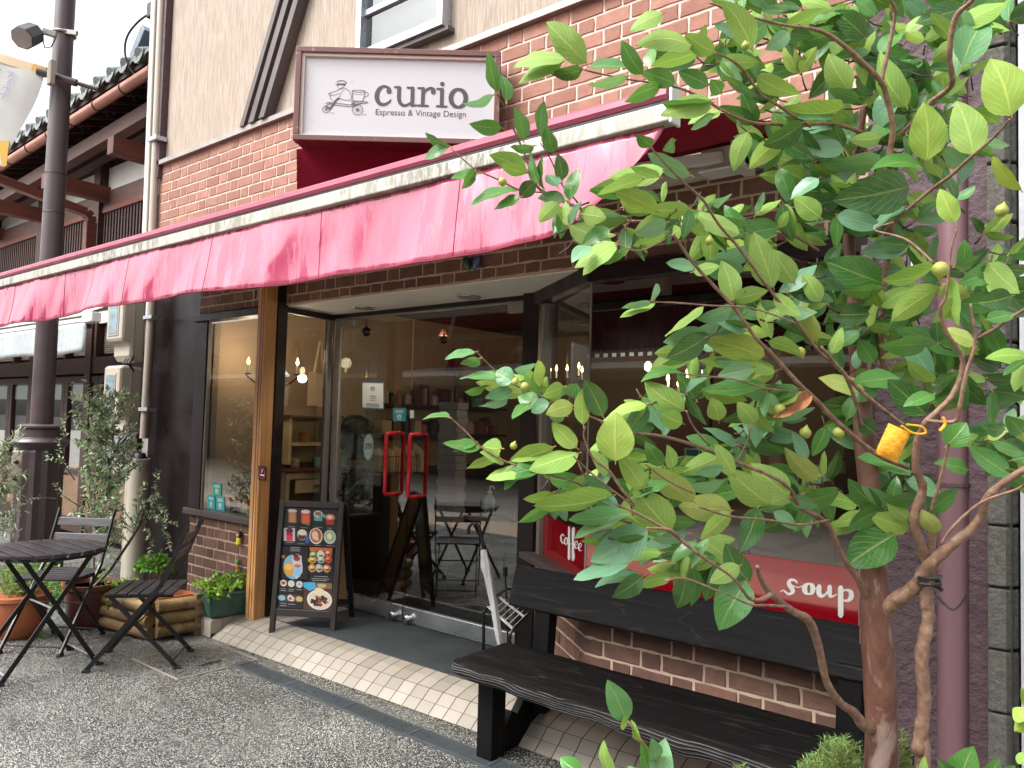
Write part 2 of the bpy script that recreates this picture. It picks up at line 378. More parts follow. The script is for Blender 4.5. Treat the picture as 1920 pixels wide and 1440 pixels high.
# ---------------------------------------------------------------- mesh builder
class MB:
    def __init__(s): s.v, s.f, s.mi, s.r, s.uv = [], [], [], [], {}
    def poly(s, pts, m=0, r=None):
        b = len(s.v); s.v += [V(p) for p in pts]; s.f.append(tuple(range(b, b + len(pts)))); s.mi.append(m); s.r.append(random.random() if r is None else r); return s
    def add(s, vs, fs, m=0, r=None):
        b = len(s.v); s.v += [V(p) for p in vs]
        r = random.random() if r is None else r
        for f in fs: s.f.append(tuple(b + i for i in f)); s.mi.append(m); s.r.append(r)
        return s
    def hexa(s, c, m=0):     # 8 corners: bottom 4 ccw, top 4 ccw
        return s.add(c, [(0, 3, 2, 1), (4, 5, 6, 7), (0, 1, 5, 4), (1, 2, 6, 5), (2, 3, 7, 6), (3, 0, 4, 7)], m)
    def box(s, x0, x1, y0, y1, z0, z1, m=0):
        return s.hexa([(x0, y0, z0), (x1, y0, z0), (x1, y1, z0), (x0, y1, z0), (x0, y0, z1), (x1, y0, z1), (x1, y1, z1), (x0, y1, z1)], m)
    def bar(s, p, q, w, h, up=(0, 0, 1), m=0):
        p, q = V(p), V(q); d = (q - p).normalized(); u = V(up); sd = d.cross(u)
        if sd.length < 1e-4: sd = d.cross(V((1, 0, 0)))
        sd.normalize(); u = sd.cross(d).normalized(); sd = sd * (w / 2); u = u * (h / 2)
        return s.hexa([p - sd - u, q - sd - u, q + sd - u, p + sd - u, p - sd + u, q - sd + u, q + sd + u, p + sd + u], m)
    def tube(s, pts, r, n=8, m=0, cap=True):
        pts = [V(p) for p in pts]; k = len(pts)
        rs = r if isinstance(r, (list, tuple)) else [r] * k
        vs, fs = [], []; up = None
        for i, p in enumerate(pts):
            d = (pts[min(i + 1, k - 1)] - pts[max(i - 1, 0)]).normalized()
            if up is None:
                up = V((0, 0, 1)) if abs(d.z) < .9 else V((1, 0, 0))
            a = d.cross(up)
            if a.length < 1e-5: a = d.cross(V((.3, .7, .1)))
            a.normalize(); b = a.cross(d).normalized(); up = b
            for j in range(n):
                t = 2 * math.pi * j / n; vs.append(p + (a * math.cos(t) + b * math.sin(t)) * rs[i])
        for i in range(k - 1):
            for j in range(n):
                j2 = (j + 1) % n; fs.append((i * n + j, i * n + j2, (i + 1) * n + j2, (i + 1) * n + j))
        if cap: fs += [tuple(range(n - 1, -1, -1)), tuple(range((k - 1) * n, k * n))]
        return s.add(vs, fs, m)
    def lathe(s, prof, c, n=24, m=0, axis=None, flute=0):
        c = V(c); ax = V(axis).normalized() if axis else V((0, 0, 1))
        a = ax.cross(V((0, 1, 0)) if abs(ax.y) < .9 else V((1, 0, 0))).normalized(); b = ax.cross(a)
        vs, fs = [], []; k = len(prof)
        for r, z in prof:
            for j in range(n):
                t = 2 * math.pi * j / n
                rr = r * (1 - flute * (j % 2)) ; vs.append(c + ax * z + (a * math.cos(t) + b * math.sin(t)) * rr)
        for i in range(k - 1):
            for j in range(n):
                j2 = (j + 1) % n; fs.append((i * n + j, i * n + j2, (i + 1) * n + j2, (i + 1) * n + j))
        fs += [tuple(range(n - 1, -1, -1)), tuple(range((k - 1) * n, k * n))]
        return s.add(vs, fs, m)
    def ball(s, c, r, m=0, n=12, sc=(1, 1, 1)):
        c = V(c); vs, fs = [], []; h = n // 2
        for i in range(h + 1):
            t = math.pi * i / h
            for j in range(n):
                p = 2 * math.pi * j / n
                vs.append(c + V((math.sin(t) * math.cos(p) * r * sc[0], math.sin(t) * math.sin(p) * r * sc[1], math.cos(t) * r * sc[2])))
        for i in range(h):
            for j in range(n):
                j2 = (j + 1) % n; fs.append((i * n + j, (i + 1) * n + j, (i + 1) * n + j2, i * n + j2))
        return s.add(vs, fs, m)
    def prism(s, poly, o, u, v, th, m=0):
        """2-D outline poly in the frame (o,u,v), thickness th along u x v"""
        o, u, v = V(o), V(u), V(v); n = u.cross(v).normalized() * th; k = len(poly)
        vs = [o + u * a + v * b for a, b in poly]; vs += [p + n for p in vs]
        fs = [tuple(range(k - 1, -1, -1)), tuple(range(k, 2 * k))] + [(i, (i + 1) % k, (i + 1) % k + k, i + k) for i in range(k)]
        return s.add(vs, fs, m)
    def disc(s, o, u, v, ru, rv, th=.001, m=0, n=20):
        return s.prism([(ru * math.cos(2 * math.pi * i / n), rv * math.sin(2 * math.pi * i / n)) for i in range(n)], o, u, v, th, m)
    def build(s, name, mats, parent=None, smooth=False, bevel=0, local=False, rnd=True):
        me = bpy.data.meshes.new(name); me.from_pydata([tuple(p) for p in s.v], [], s.f)
        if not isinstance(mats, (list, tuple)): mats = [mats]
        for k in mats: me.materials.append(M[k] if isinstance(k, str) else k)
        me.polygons.foreach_set('material_index', [min(i, len(mats) - 1) for i in s.mi])
        if rnd:
            at_ = me.attributes.new('rnd', 'FLOAT', 'FACE'); at_.data.foreach_set('value', s.r)
        if s.uv:
            uvl = me.uv_layers.new(name='UVMap')
            for pi, p in enumerate(me.polygons):
                for k, li in enumerate(p.loop_indices): uvl.data[li].uv = s.uv[pi][k]
            h = me.attributes.new('hue', 'FLOAT', 'FACE'); h.data.foreach_set('value', s.r)
        if smooth:
            me.polygons.foreach_set('use_smooth', [True] * len(me.polygons))
            if smooth != 2:
                try: me.set_sharp_from_angle(angle=rad(40))
                except Exception: pass
        me.update()
        o = bpy.data.objects.new(name, me); COL.objects.link(o)
        if parent is not None:
            o.parent = parent
            if not local and parent.parent is None and parent.type == 'EMPTY': o.location = -parent.location
        if bevel:
            b = o.modifiers.new('bevel', 'BEVEL'); b.width = bevel; b.segments = 2; b.limit_method = 'ANGLE'; b.angle_limit = rad(50)
        return o

def tag(o, label=None, cat=None, group=None, kind=None):
    if label: o['label'] = label
    if cat: o['category'] = cat
    if group: o['group'] = group
    if kind: o['kind'] = kind
    return o
def thing(name, loc, label, cat, group=None, rz=0):
    o = bpy.data.objects.new(name, None); COL.objects.link(o); o.location = loc; o.rotation_euler.z = rz; o.empty_display_size = .1
    return tag(o, label, cat, group)
def struct(name, mb, mats, **k):
    return tag(mb.build(name, mats, **k), kind='structure')
def copy_tree(o, parent=None):
    c = o.copy(); COL.objects.link(c)
    if parent is not None: c.parent = parent
    for ch in list(o.children): copy_tree(ch, c)
    return c

# Flemish-bond brick cladding, every brick modelled
BH, BL, BS, BG = .0795, .2060, .1070, .0115
def bricks(mb, o, u, w, z0, z1, ph=0, holes=(), n=None, proud=.0045, top_first=True):
    """o: left end at floor datum, u: unit direction, w: width, rows aligned to z1"""
    o, u = V(o), V(u).normalized(); nrm = n if n is not None else V((u.y, -u.x, 0))
    row = 0; z = z1
    while z > z0 + .004:
        zb = max(z - BH, z0); x = -((row * (BL * .5 + BS * .5) + ph) % (BL + BS)); k = 0
        while x < w:
            ln = BL if k % 2 == 0 else BS
            a, b = max(x, 0), min(x + ln, w)
            if b - a > .02:
                skip = any(a + .5 * (b - a) > h[0] and a + .5 * (b - a) < h[1] and .5 * (z + zb) > h[2] and .5 * (z + zb) < h[3] for h in holes)
                if not skip:
                    g = BG / 2; J = lambda: random.uniform(-.0022, .0022)
                    if z - zb > .02:
                        e = .0035
                        fr = [(a + g + e, zb + g + e), (b - g - e, zb + g + e), (b - g - e, z - g - e), (a + g + e, z - g - e)]
                        bk = [(a + g, zb + g), (b - g, zb + g), (b - g, z - g), (a + g, z - g)]
                        # wavy outline: midpoints
                        def ring(q, off, jit):
                            out = []
                            for i in range(4):
                                p0, p1 = q[i], q[(i + 1) % 4]; out.append((p0[0] + J() * jit, p0[1] + J() * jit))
                                nn = 3 if i % 2 == 0 else 1
                                for t in range(1, nn + 1):
                                    t_ = t / (nn + 1); out.append((p0[0] + (p1[0] - p0[0]) * t_ + J() * jit, p0[1] + (p1[1] - p0[1]) * t_ + J() * jit))
                            return [o + u * p[0] + V((0, 0, p[1] - o.z)) + nrm * off for p in out]
                        r1 = ring(bk, .0005, 1.4); r2 = ring(fr, proud, 1)
                        kk = len(r1)
                        mb.add(r1 + r2, [tuple(range(kk, 2 * kk))] + [(i, (i + 1) % kk, (i + 1) % kk + kk, i + kk) for i in range(kk)], 0)
            x += ln; k += 1
        z -= BH; row += 1
    return mb
# ================================================================= GROUND
GZ = -.12
mb = MB(); mb.poly([(-60, -30, GZ - .004), (60, -30, GZ - .004), (60, 40, GZ - .004), (-60, 40, GZ - .004)])
struct('street', mb, 'paver')
mb = MB(); mb.poly([(-30, -.6, GZ), (6, -.6, GZ), (6, 5.2, GZ), (-30, 5.2, GZ)])
struct('pebble_pavement', mb, 'pebble')
mb = MB(); mb.poly([(-30, -1.6, GZ + .0), (6, -1.6, GZ), (6, -.6, GZ), (-30, -.6, GZ)])
struct('kerb_strip', mb, 'mortar_lo')

# tiled ramp in front of the doorway: ramp profile rows, every tile modelled
TX0, TX1, TP = -4.87, -.30, .0965
prof = [(2.845, GZ), (2.905, -.080), (2.975, -.036), (3.060, -.012), (3.15, .0)]
mb = MB()
mb.add([(TX0, 2.843, GZ - .03), (TX1, 2.955, GZ - .03), (TX1, 3.3, GZ - .03), (TX0, 3.3, GZ - .03)], [(0, 1, 2, 3)], 1)
def rp(x, i, t=0.):            # point on ramp line i (front edge drifts out a little towards the right)
    y, z = prof[i]; y += (x - TX0) * (.022, .019, .012, .006, 0)[i]
    return V((x, y, z))
nx = int((TX1 - TX0) / TP)
for i in range(len(prof) - 1):
    for k in range(nx):
        x = TX0 + k * TP; mb.add([rp(x, i) - V((0, 0, .002)), rp(x + TP, i) - V((0, 0, .002)), rp(x + TP, i + 1) - V((0, 0, .002)), rp(x, i + 1) - V((0, 0, .002))], [(0, 1, 2, 3)], 1)
for (i0, i1) in ((0, 1), (1, 2), (2, 4)):
    for k in range(nx):
        x = TX0 + k * TP; g = .0028
        if i1 - i0 == 2:
            c = [rp(x + g, 2), rp(x + TP - g, 2), rp(x + TP - g, 3), rp(x + g, 3), rp(x + TP - g, 4), rp(x + g, 4)]
            c[0].y += g; c[1].y += g; c[4].y -= g; c[5].y -= g
            r = random.random(); c = [p + V((0, 0, .0015)) for p in c]
            mb.add(c, [(0, 1, 2, 3), (3, 2, 4, 5)], 0, r)
        else:
            c = [rp(x + g, i0), rp(x + TP - g, i0), rp(x + TP - g, i1), rp(x + g, i1)]
            c[2].y -= g; c[3].y -= g; c[0].y += g * .5; c[1].y += g * .5
            mb.add([p + V((0, 0, .0015)) for p in c], [(0, 1, 2, 3)], 0)
# flat tiles left of the mat and a second flat row to the right
for k in range(nx):
    x = TX0 + k * TP; g = .0028
    for j in range(6):
        y = 3.16 + j * TP
        if (x > -4.47 and x < -2.0) or y > 3.75 or (x > -2.2 and y > 3.2): continue
        if x < -4.75 and y > 3.2: continue
        mb.add([(x + g, y + g, .0015), (x + TP - g, y + g, .0015), (x + TP - g, y + TP - g, .0015), (x + g, y + TP - g, .0015)], [(0, 1, 2, 3)], 0)
mb.poly([(TX0, 3.15, -.002), (TX1, 3.15, -.002), (TX1, 3.8, -.002), (TX0, 3.8, -.002)], 1)
struct('tiled_doorstep', mb, ['tile', 'grout'])
# kerb wedge at the left end of the step, tiled
mb = MB(); kx0, kx1, ky0, ky1 = -5.16, -4.875, 2.845, 3.18
mb.box(kx0, kx1, ky0, ky1, GZ, -.004, 1)
for a, b in ((0, .09), (.095, .19), (.195, .285)):
    mb.box(kx0 + a + .002, kx0 + b, ky0 - .004, ky0 + .01, GZ + .004, -.006)
    for j in range(4):
        y0 = ky0 + .002 + j * .084; mb.box(kx0 + a + .002, kx0 + b, y0, y0 + .08, -.006, .0)
for j in range(4):
    y0 = ky0 + .002 + j * .084; mb.box(kx1 - .01, kx1 + .004, y0, y0 + .08, GZ + .03, -.006)
struct('tiled_kerb', mb, ['tile', 'grout'], bevel=.002)
# door mat
mb = MB(); mb.box(-4.455, -2.05, 3.145, 3.715, .000, .007)
tag(mb.build('door_mat', 'mat', bevel=.003), 'long charcoal mat lying in front of the glass doors', 'door mat')

# slot drain
t = thing('slot_drain', (-3.2, 2.68, GZ), 'long grey steel slot drain set flush in the pebble pavement', 'drain')
mb = MB(); mb.poly([(-4.25, 2.632, GZ + .002), (-.2, 2.632, GZ + .002), (-.2, 2.732, GZ + .002), (-4.25, 2.732, GZ + .002)])
mb.build('drain_shade_sheet', 'black', t)  # flat black sheet in place of the shaded depth under the bars
mb = MB()
for k in range(7):
    y = 2.643 + k * .0128; mb.box(-4.25, -.2, y, y + .0042, GZ + .003, GZ + .0055)
x = -4.235
while x < -.2:
    mb.box(x, x + .012, 2.632, 2.734, GZ + .0025, GZ + .0075); x += .5
mb.box(-4.26, -4.25, 2.628, 2.738, GZ, GZ + .009); mb.box(-4.26, -.2, 2.626, 2.632, GZ, GZ + .0095); mb.box(-4.26, -.2, 2.7345, 2.7405, GZ, GZ + .0095)
mb.build('drain_bars', 'drain_steel', t)
# pebble filled manhole cover: steel rim
t = thing('manhole_cover', (-4.5, 2.55, GZ), 'rectangular pavement cover filled with pebbles, thin steel rim and a lifting slot', 'cover')
mb = MB()
c = [(-4.80, 2.29), (-4.245, 2.29), (-4.245, 2.80), (-4.80, 2.80)]
for i in range(4):
    a, b = c[i], c[(i + 1) % 4]; mb.bar((a[0], a[1], GZ + .002), (b[0], b[1], GZ + .002), .008, .006)
mb.build('rim', 'grey_pvc', t)
mb = MB(); mb.box(-4.40, -4.37, 2.50, 2.64, GZ + .0005, GZ + .003); mb.build('lifting_slot', 'black', t)
mb = MB(); mb.box(-4.79, -4.255, 2.30, 2.79, GZ - .01, GZ + .0012); mb.build('cover_panel', 'pebble', t)

# ================================================================= CAFE BUILDING
B = thing('cafe_building', (-3.8, 3.4, 0), 'cafe with salmon brick and beige stucco front, wide glass doors under the red awning', 'building')
F = 3.2
XL, XR = -6.66, -.80
mb = MB(); mb.box(-6.62, -.30, F + .03, F + .25, 3.585, 7.2); mb.build('stucco_wall', 'stucco', B)
mb = MB(); mb.box(XL, XR + .5, F + .012, F + .2, 2.66, 3.56)
mb.build('brick_backing', 'mortar_up', B)
mb = MB(); BH = .083; bricks(mb, (XL, F + .012, 0), (1, 0, 0), XR + .5 - XL, 2.645, 3.56, .0); BH = .0795
mb.build('salmon_brick_cladding', 'brick_up', B)
mb = MB()
mb.box(-5.885, -4.955, F + .012, F + .2, 2.185, 2.655); mb.box(-4.70, XR, F + .012, F + .2, 2.185, 2.655)
mb.box(-5.885, -4.93, F + .012, F + .2, -.06, .598)
rA, rB = V((-2.74, 3.68, 0)), V((-2.10, F, 0)); ru = (rB - rA).normalized(); rn = V((ru.y, -ru.x, 0))
mb.box(-2.095, XR, F + .012, F + .2, -.10, .598)
a = rA - rn * .012 ; b = rB - rn * .012
mb.hexa([a + V((0, 0, -.1)), b + V((0, 0, -.1)), b - rn * .15 + V((0, 0, -.1)), a - rn * .15 + V((0, 0, -.1)), a + V((0, 0, .598)), b + V((0, 0, .598)), b - rn * .15 + V((0, 0, .598)), a - rn * .15 + V((0, 0, .598))])
mb.build('mortar_backing', 'mortar_lo', B)
for o_, u_, w__, za, zb, ph, n__ in (((-5.885, F + .012, 0), (1, 0, 0), .93, 2.19, 2.65, .02, None), ((-4.70, F + .012, 0), (1, 0, 0), XR + 4.70, 2.19, 2.65, .08, None),
                                 ((-5.885, F + .012, 0), (1, 0, 0), .955, -.06, .598, .10, None), ((-2.105, F + .012, 0), (1, 0, 0), XR + 2.105, -.10, .596, .05, None),
                                 (rA - rn * .010, ru, (rB - rA).length, -.10, .596, .12, rn)):
    mb = MB(); bricks(mb, o_, u_, w__, za, zb, ph, n=n__); mb.build('brown_brick_cladding', 'brick_lo', B)
mb = MB(); mb.box(XL - .02, -.3, F - .03, F + .03, 3.562, 3.60); mb.build('flashing', 'trim', B)
# rear and side shells so that the building is closed
mb = MB(); mb.box(-6.83, -.3, 8.0, 8.2, GZ, 7.2); mb.box(-6.83, -6.78, 3.47, 8.0, GZ, 7.2); mb.box(-.42, -.3, 3.45, 8.0, GZ, 7.2); mb.box(-6.83, -.3, 3.3, 8.2, 7.2, 7.35)
mb.box(-6.77, -.43, 3.46, 7.9, 2.62, 2.75)
mb.build('rear_wall', 'pale_wall', B)
mb = MB(); CX = onY(309, 0, 3.17).x; mb.box(CX, -6.625, F - .03, F + .27, 3.45, 7.2); mb.build('corner_column', 'col_dark', B)
mb = MB(); mb.box(-6.75, -5.89, F + .06, F + .2, GZ, 3.5); mb.build('side_panel', 'panel_dark', B)
mb = MB(); mb.box(-6.80, -6.66, F + .07, F + .10, 2.6, 3.5); mb.build('corner_post', 'panel_dark', B)

# braces (half timber) on the stucco
def brace(x0, x1, z0, x0t, x1t, z1, y0, y1, mat, name):
    mb = MB(); mb.hexa([(x0, y0, z0), (x1, y0, z0), (x1, y1, z0), (x0, y1, z0), (x0t, y0, z1), (x1t, y0, z1), (x1t, y1, z1), (x0t, y1, z1)]); return mb.build(name, mat, B)
dx = .405 / .83        # lean per metre
z0, z1 = 3.60, 6.0
for (xa, xb, yy, mt) in ((-5.325, -5.27, F - .045, 'brace'), (-5.268, -5.20, F - .02, 'brace_lt'), (-5.198, -5.13, F - .05, 'brace'), (-5.128, -5.055, F - .005, 'brace_lt'), (-5.053, -4.985, F - .055, 'brace')):
    brace(xa, xb, z0, xa + dx * (z1 - z0), xb + dx * (z1 - z0), z1, yy, F + .03, mt, 'brace')
# upper window
w = MB(); X0, X1, Z0, Z1 = -3.965, -3.165, 3.735, 4.95
w.box(X0, X0 + .05, F - .05, F + .05, Z0, Z1); w.box(X1 - .05, X1, F - .05, F + .05, Z0, Z1); w.box(X0 + .05, X1 - .05, F - .05, F + .05, Z0, Z0 + .055); w.box(X0 + .05, X1 - .05, F - .05, F + .05, Z1 - .05, Z1)
w.box(X0 + .05, X1 - .05, F - .02, F + .03, Z0 + .30, Z0 + .34)
uw = w.build('upper_window', 'silver', B, bevel=.003)
mb = MB(); mb.poly([(X0 + .05, F, Z0 + .055), (X1 - .05, F, Z0 + .055), (X1 - .05, F, Z1 - .05), (X0 + .05, F, Z1 - .05)]); mb.build('pane', 'glass', uw)
mb = MB(); mb.box(X0 - .012, X1 + .03, F - .03, F + .03, Z0 - .03, Z0 - .002); mb.build('sill', 'brace', uw)
mb = MB(); mb.box(X0 + .05, X1 - .05, F + .029, F + .0295, Z0 + .05, Z1 - .05); mb.build('dark_room_sheet', 'int_dark', uw)  # flat dark sheet stands in for the unlit room

# shopfront frames
fr = MB()
fr.box(-5.89, -5.72, F - .01, F + .06, .64, 2.13)                      # left jamb
fr.box(-5.90, -4.95, F - .035, F + .07, 2.13, 2.185)                   # left head
fr.box(-4.83, -4.70, F - .05, F + .03, .0, 2.42)                       # corner post
fr.bar((-4.74, F + .03, 2.16), (-4.80, 3.71, 2.16), .05, .05)
fr.box(-4.86, -4.815, 3.68, 3.74, .0, 2.17)
fr.box(-4.84, -2.80, 3.69, 3.75, 2.150, 2.185)
fr.box(-2.885, -2.765, 3.64, 3.76, .0, 2.185)                          # right dark post
a = V((-2.80, 3.68, 2.145)); b = V((-2.09, F - .01, 2.145)); fr.bar(a, b, .07, .085)
fr.box(-2.11, XR + .02, F - .03, F + .04, 2.100, 2.1845)
fr.build('shopfront_frame', 'dark_frame', B, bevel=.004)
MB().box(-5.91, -4.80, F - .045, F + .09, .60, .645).build('window_sill', 'brace', B, bevel=.004)
sl_ = MB(); sl_.box(-2.12, XR, F - .035, F + .10, .60, .635)
sl_.bar(V((-2.80, 3.655, .6175)), V((-2.085, F - .012, .6175)), .13, .035)
sl_.build('window_sill', 'brace', B, bevel=.004)
MB().box(-5.72, -5.705, F + .0, F + .03, .645, 2.13).build('aluminium_frame', 'frame_lt', B)
MB().box(-.835, -.815, F - .02, F + .03, .635, 2.10).build('aluminium_frame', 'frame_lt', B)
lf = MB()
lf.box(-4.812, -4.785, 3.66, 3.70, .0, 2.14); lf.box(-4.762, -4.700, 3.70, 3.74, .0, 2.148)
lf.box(-4.70, -2.888, 3.70, 3.73, 2.135, 2.1495)
a = V((-2.735, 3.63, 0)); lf.add([], []); lf.hexa([a, a + V((.045, -.034, 0)), a + V((.075, .006, 0)), a + V((.03, .04, 0))] + [p + V((0, 0, 2.10)) for p in (a, a + V((.045, -.034, 0)), a + V((.075, .006, 0)), a + V((.03, .04, 0)))])
lf.build('aluminium_frame', 'frame_lt', B, bevel=.003)
mb = MB(); mb.box(-4.80, -4.69, F + .035, 3.66, .0, .62); mb.build('return_base', 'dark_frame', B)
mb = MB(); mb.box(-4.80, -4.71, F + .035, 3.66, .622, .64); mb.build('return_sill', 'brace', B)
# panes
def pane(name, pts, parent, mat='glass'):
    mb = MB(); mb.poly(pts); return mb.build(name, mat, parent)
pane('window_pane', [(-5.705, F + .01, .645), (-4.95, F + .01, .645), (-4.95, F + .01, 2.13), (-5.705, F + .01, 2.13)], B)
pane('window_pane', [(-4.725, F + .04, .64), (-4.795, 3.66, .64), (-4.795, 3.66, 2.14), (-4.725, F + .04, 2.14)], B)
rw = pane('window_pane', [(-2.70, 3.645, .635), (-2.103, F + .0, .635), (-2.103, F + .0, 2.103), (-2.70, 3.645, 2.103)], B, 'door_glass')
fw = pane('window_pane', [(-2.10, F, .635), (-.83, F, .635), (-.83, F, 2.10), (-2.10, F, 2.10)], B, 'door_glass')
mb = MB(); mb.box(-2.106, -2.098, F - .006, F + .002, .635, 2.10); mb.build('glass_joint', 'frame_lt', B)
# red vinyl bands inside the panes
BZ0, BZ1 = .637, .865
d2 = V((.004, .006, 0))
pts = [V((-2.69, 3.637, BZ0)), V((-2.108, F + .0038, BZ0))]
mb = MB(); pts = [q_ + rn * .004 for q_ in pts]; mb.prism([(0, 0), ((pts[1] - pts[0]).length, 0), ((pts[1] - pts[0]).length, BZ1 - BZ0), (0, BZ1 - BZ0)], pts[0], ru, (0, 0, 1), .0015); mb.build('red_band', 'door_red', rw)
mb = MB(); mb.box(-2.095, -.835, F - .005, F - .003, BZ0, BZ1); mb.build('red_band', 'door_red', fw)

# soffit over the doorway, with downlights
mb = MB()
mb.prism([(-4.72, F + .03), (-2.12, F + .03), (-2.74, 3.69), (-4.80, 3.69)], (0, 0, 2.178), (1, 0, 0), (0, 1, 0), .02)
mb.build('soffit', 'soffit', B)
mb = MB(); mb.prism([(-2.06, F + .06), (-.85, F + .06), (-.85, 3.95), (-2.62, 3.95), (-2.62, 3.66)], (0, 0, 2.20), (1, 0, 0), (0, 1, 0), .02); mb.build('inner_soffit', 'soffit', B)
def downlight(x, y, z):
    mb = MB(); mb.lathe([(.052, 0), (.075, 0), (.078, .004), (.075, .006), (.052, .006)], (x, y, z - .007), 28); d = mb.build('downlight', 'chrome', B, smooth=True)
    mb = MB(); mb.lathe([(.0, .0), (.05, 0), (.05, .004), (0, .004)], (x, y, z - .006), 24); mb.build('reflector', emit('lit downlight reflector', (1, .93, .84), 1.6), d)
    l = bpy.data.lights.new('downlight_glow', 'SPOT'); l.energy = 9; l.color = (1, .9, .78); l.spot_size = rad(120); l.spot_blend = .6; l.shadow_soft_size = .05
    lo_ = bpy.data.objects.new('downlight_glow', l); COL.objects.link(lo_); lo_.parent = B; lo_.location = V((x, y, z - .02)) - B.location
for px, py in ((683, 577), (880, 556)):
    p = onZ(px, py, 2.178); downlight(p.x, p.y, 2.178)
p = onZ(1145, 527, 2.20); downlight(p.x, p.y, 2.20)
mb = MB(); mb.lathe([(.045, 0), (.045, .09)], (-1.98, 3.72, 2.11), 20); mb.build('spot_housing', 'cream', B, smooth=True)

# glass doors
def leaf(x0, x1, hx, side):
    d = MB(); d.box(x0 + .006, x1 - .006, 3.695, 3.735, .012, .118)
    dr = d.build('door', 'steel', B, bevel=.003)
    pane('pane', [(x0 + .006, 3.71, .118), (x1 - .006, 3.71, .118), (x1 - .006, 3.71, 2.135), (x0 + .006, 3.71, 2.135)], dr, 'door_glass')
    mb = MB(); cx = x0 if side < 0 else x1
    mb.box(min(cx, cx - side * .16), max(cx, cx - side * .16), 3.69, 3.73, 2.075, 2.132); mb.build('patch_fitting', 'frame_lt', dr, bevel=.002)
    for yy in (3.63,):
        pts = []
        for (y, z) in ((3.71, .868), (3.65, .868), (3.635, .874), (3.63, .89), (3.63, 1.27), (3.635, 1.288), (3.65, 1.295), (3.71, 1.295), (3.77, 1.295), (3.785, 1.288), (3.79, 1.27), (3.79, .89), (3.785, .874), (3.77, .868), (3.71, .868)):
            pts.append((hx, y, z))
        mb = MB(); mb.tube(pts, .0145, 12, cap=False); mb.build('handle', 'handle_red', dr, smooth=2)
    kx = x1 - .07 if side < 0 else x0 + .07
    mb = MB(); mb.lathe([(.012, 0), (.018, .004), (.018, .02), (.026, .024), (.026, .042), (.02, .046)], (kx, 3.696, .045), 18, axis=(0, -1, 0)); mb.build('lock_knob', 'chrome', dr, smooth=True)
    return dr
dl = leaf(-4.70, -3.91, -4.06, -1); dr_ = leaf(-3.91, -2.888, -3.825, 1)
# oiled timber post at the corner of the left bay
mb = MB(); mb.box(-4.808, -4.708, 3.055, 3.148, -.012, 2.42)
wp = mb.build('timber_post', 'post_wood', B, bevel=.006)
mb = MB(); mb.box(-4.765, -4.757, 3.0535, 3.0565, .0, 2.4); mb.box(-4.735, -4.730, 3.0535, 3.0565, .0, 2.4); mb.build('groove', 'brown_pot', wp)

# interior shell
mb = MB(); mb.box(-6.1, -5.93, 3.28, 7.85, .0, 2.46); mb.box(-5.93, -.5, 7.7, 7.85, .0, 2.46); mb.box(-.72, -.6, 3.45, 7.7, .0, 2.46); mb.box(-5.93, -5.72, 3.235, 3.30, .645, 2.13)
mb.build('interior_wall', 'beige_wall', B)
mb = MB(); mb.box(-5.92, -.74, 3.76, 7.69, -.03, -.005); mb.build('interior_floor', 'int_floor', B)
mb = MB(); mb.box(-5.92, -.74, 3.63, 7.69, 2.45, 2.48); mb.box(-5.92, -4.81, 3.235, 3.63, 2.42, 2.44); mb.build('interior_ceiling', 'int_ceiling', B)
MB().box(-5.91, -4.84, 3.235, 3.68, .60, .638).build('window_shelf', 'dark_frame', B)
mb = MB(); mb.box(-2.5, -.86, 3.32, 3.8, .58, .60); mb.build('window_shelf', 'dark_frame', B)
mb = MB(); zb_ = onY(1112, 664, 3.96).z; mb.box(-2.62, -.76, 3.96, 4.03, zb_, 2.445); mb.build('awning_reflection_panel', simple('painted awning reflection', hexc('1a070a'), .8), B)  # dark red panel added indoors in place of the awning's reflection in the glass

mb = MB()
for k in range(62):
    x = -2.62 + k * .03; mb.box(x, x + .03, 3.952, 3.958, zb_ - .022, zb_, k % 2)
mb.build('hem_reflection_strip', ['white_letter', 'black'], B)
# gutter pipe etc at right end
P = thing('rendered_pillar', (-.56, 3.2, GZ), 'tall mauve textured pillar at the right end of the cafe front', 'pillar')
mb = MB(); mb.box(-.785, -.50, 3.09, 3.4, GZ, 7.2); mb.build('shaft', 'mauve', P)
mb = MB(); mb.box(-.80, -.762, 3.06, 3.085, GZ, 2.1); mb.build('edge_strip', 'mauve_pipe', P)
mb = MB(); mb.box(-.44, -.382, 2.99, 3.3, GZ, 7.2); mb.build('edge_band', 'col_dark', P)
np_ = MB(); np_.box(-.648, -.598, 3.082, 3.089, 1.985, 2.04); npo = np_.build('number_plate', 'ink', P)
t = thing('downpipe', (-.49, 2.98, GZ), 'thick mauve painted downpipe beside the textured pillar', 'downpipe')
mb = MB(); mb.tube([(-.485, 3.0, GZ), (-.485, 3.0, 2.78)], .048, 24); mb.build('pipe', 'mauve_pipe', t, smooth=True)
mb = MB()
for z in (1.22, 2.66): mb.tube([(-.485, 3.0, z), (-.485, 3.0, z + .012)], .052, 24)
mb.build('band', 'col_dark', t, smooth=True)
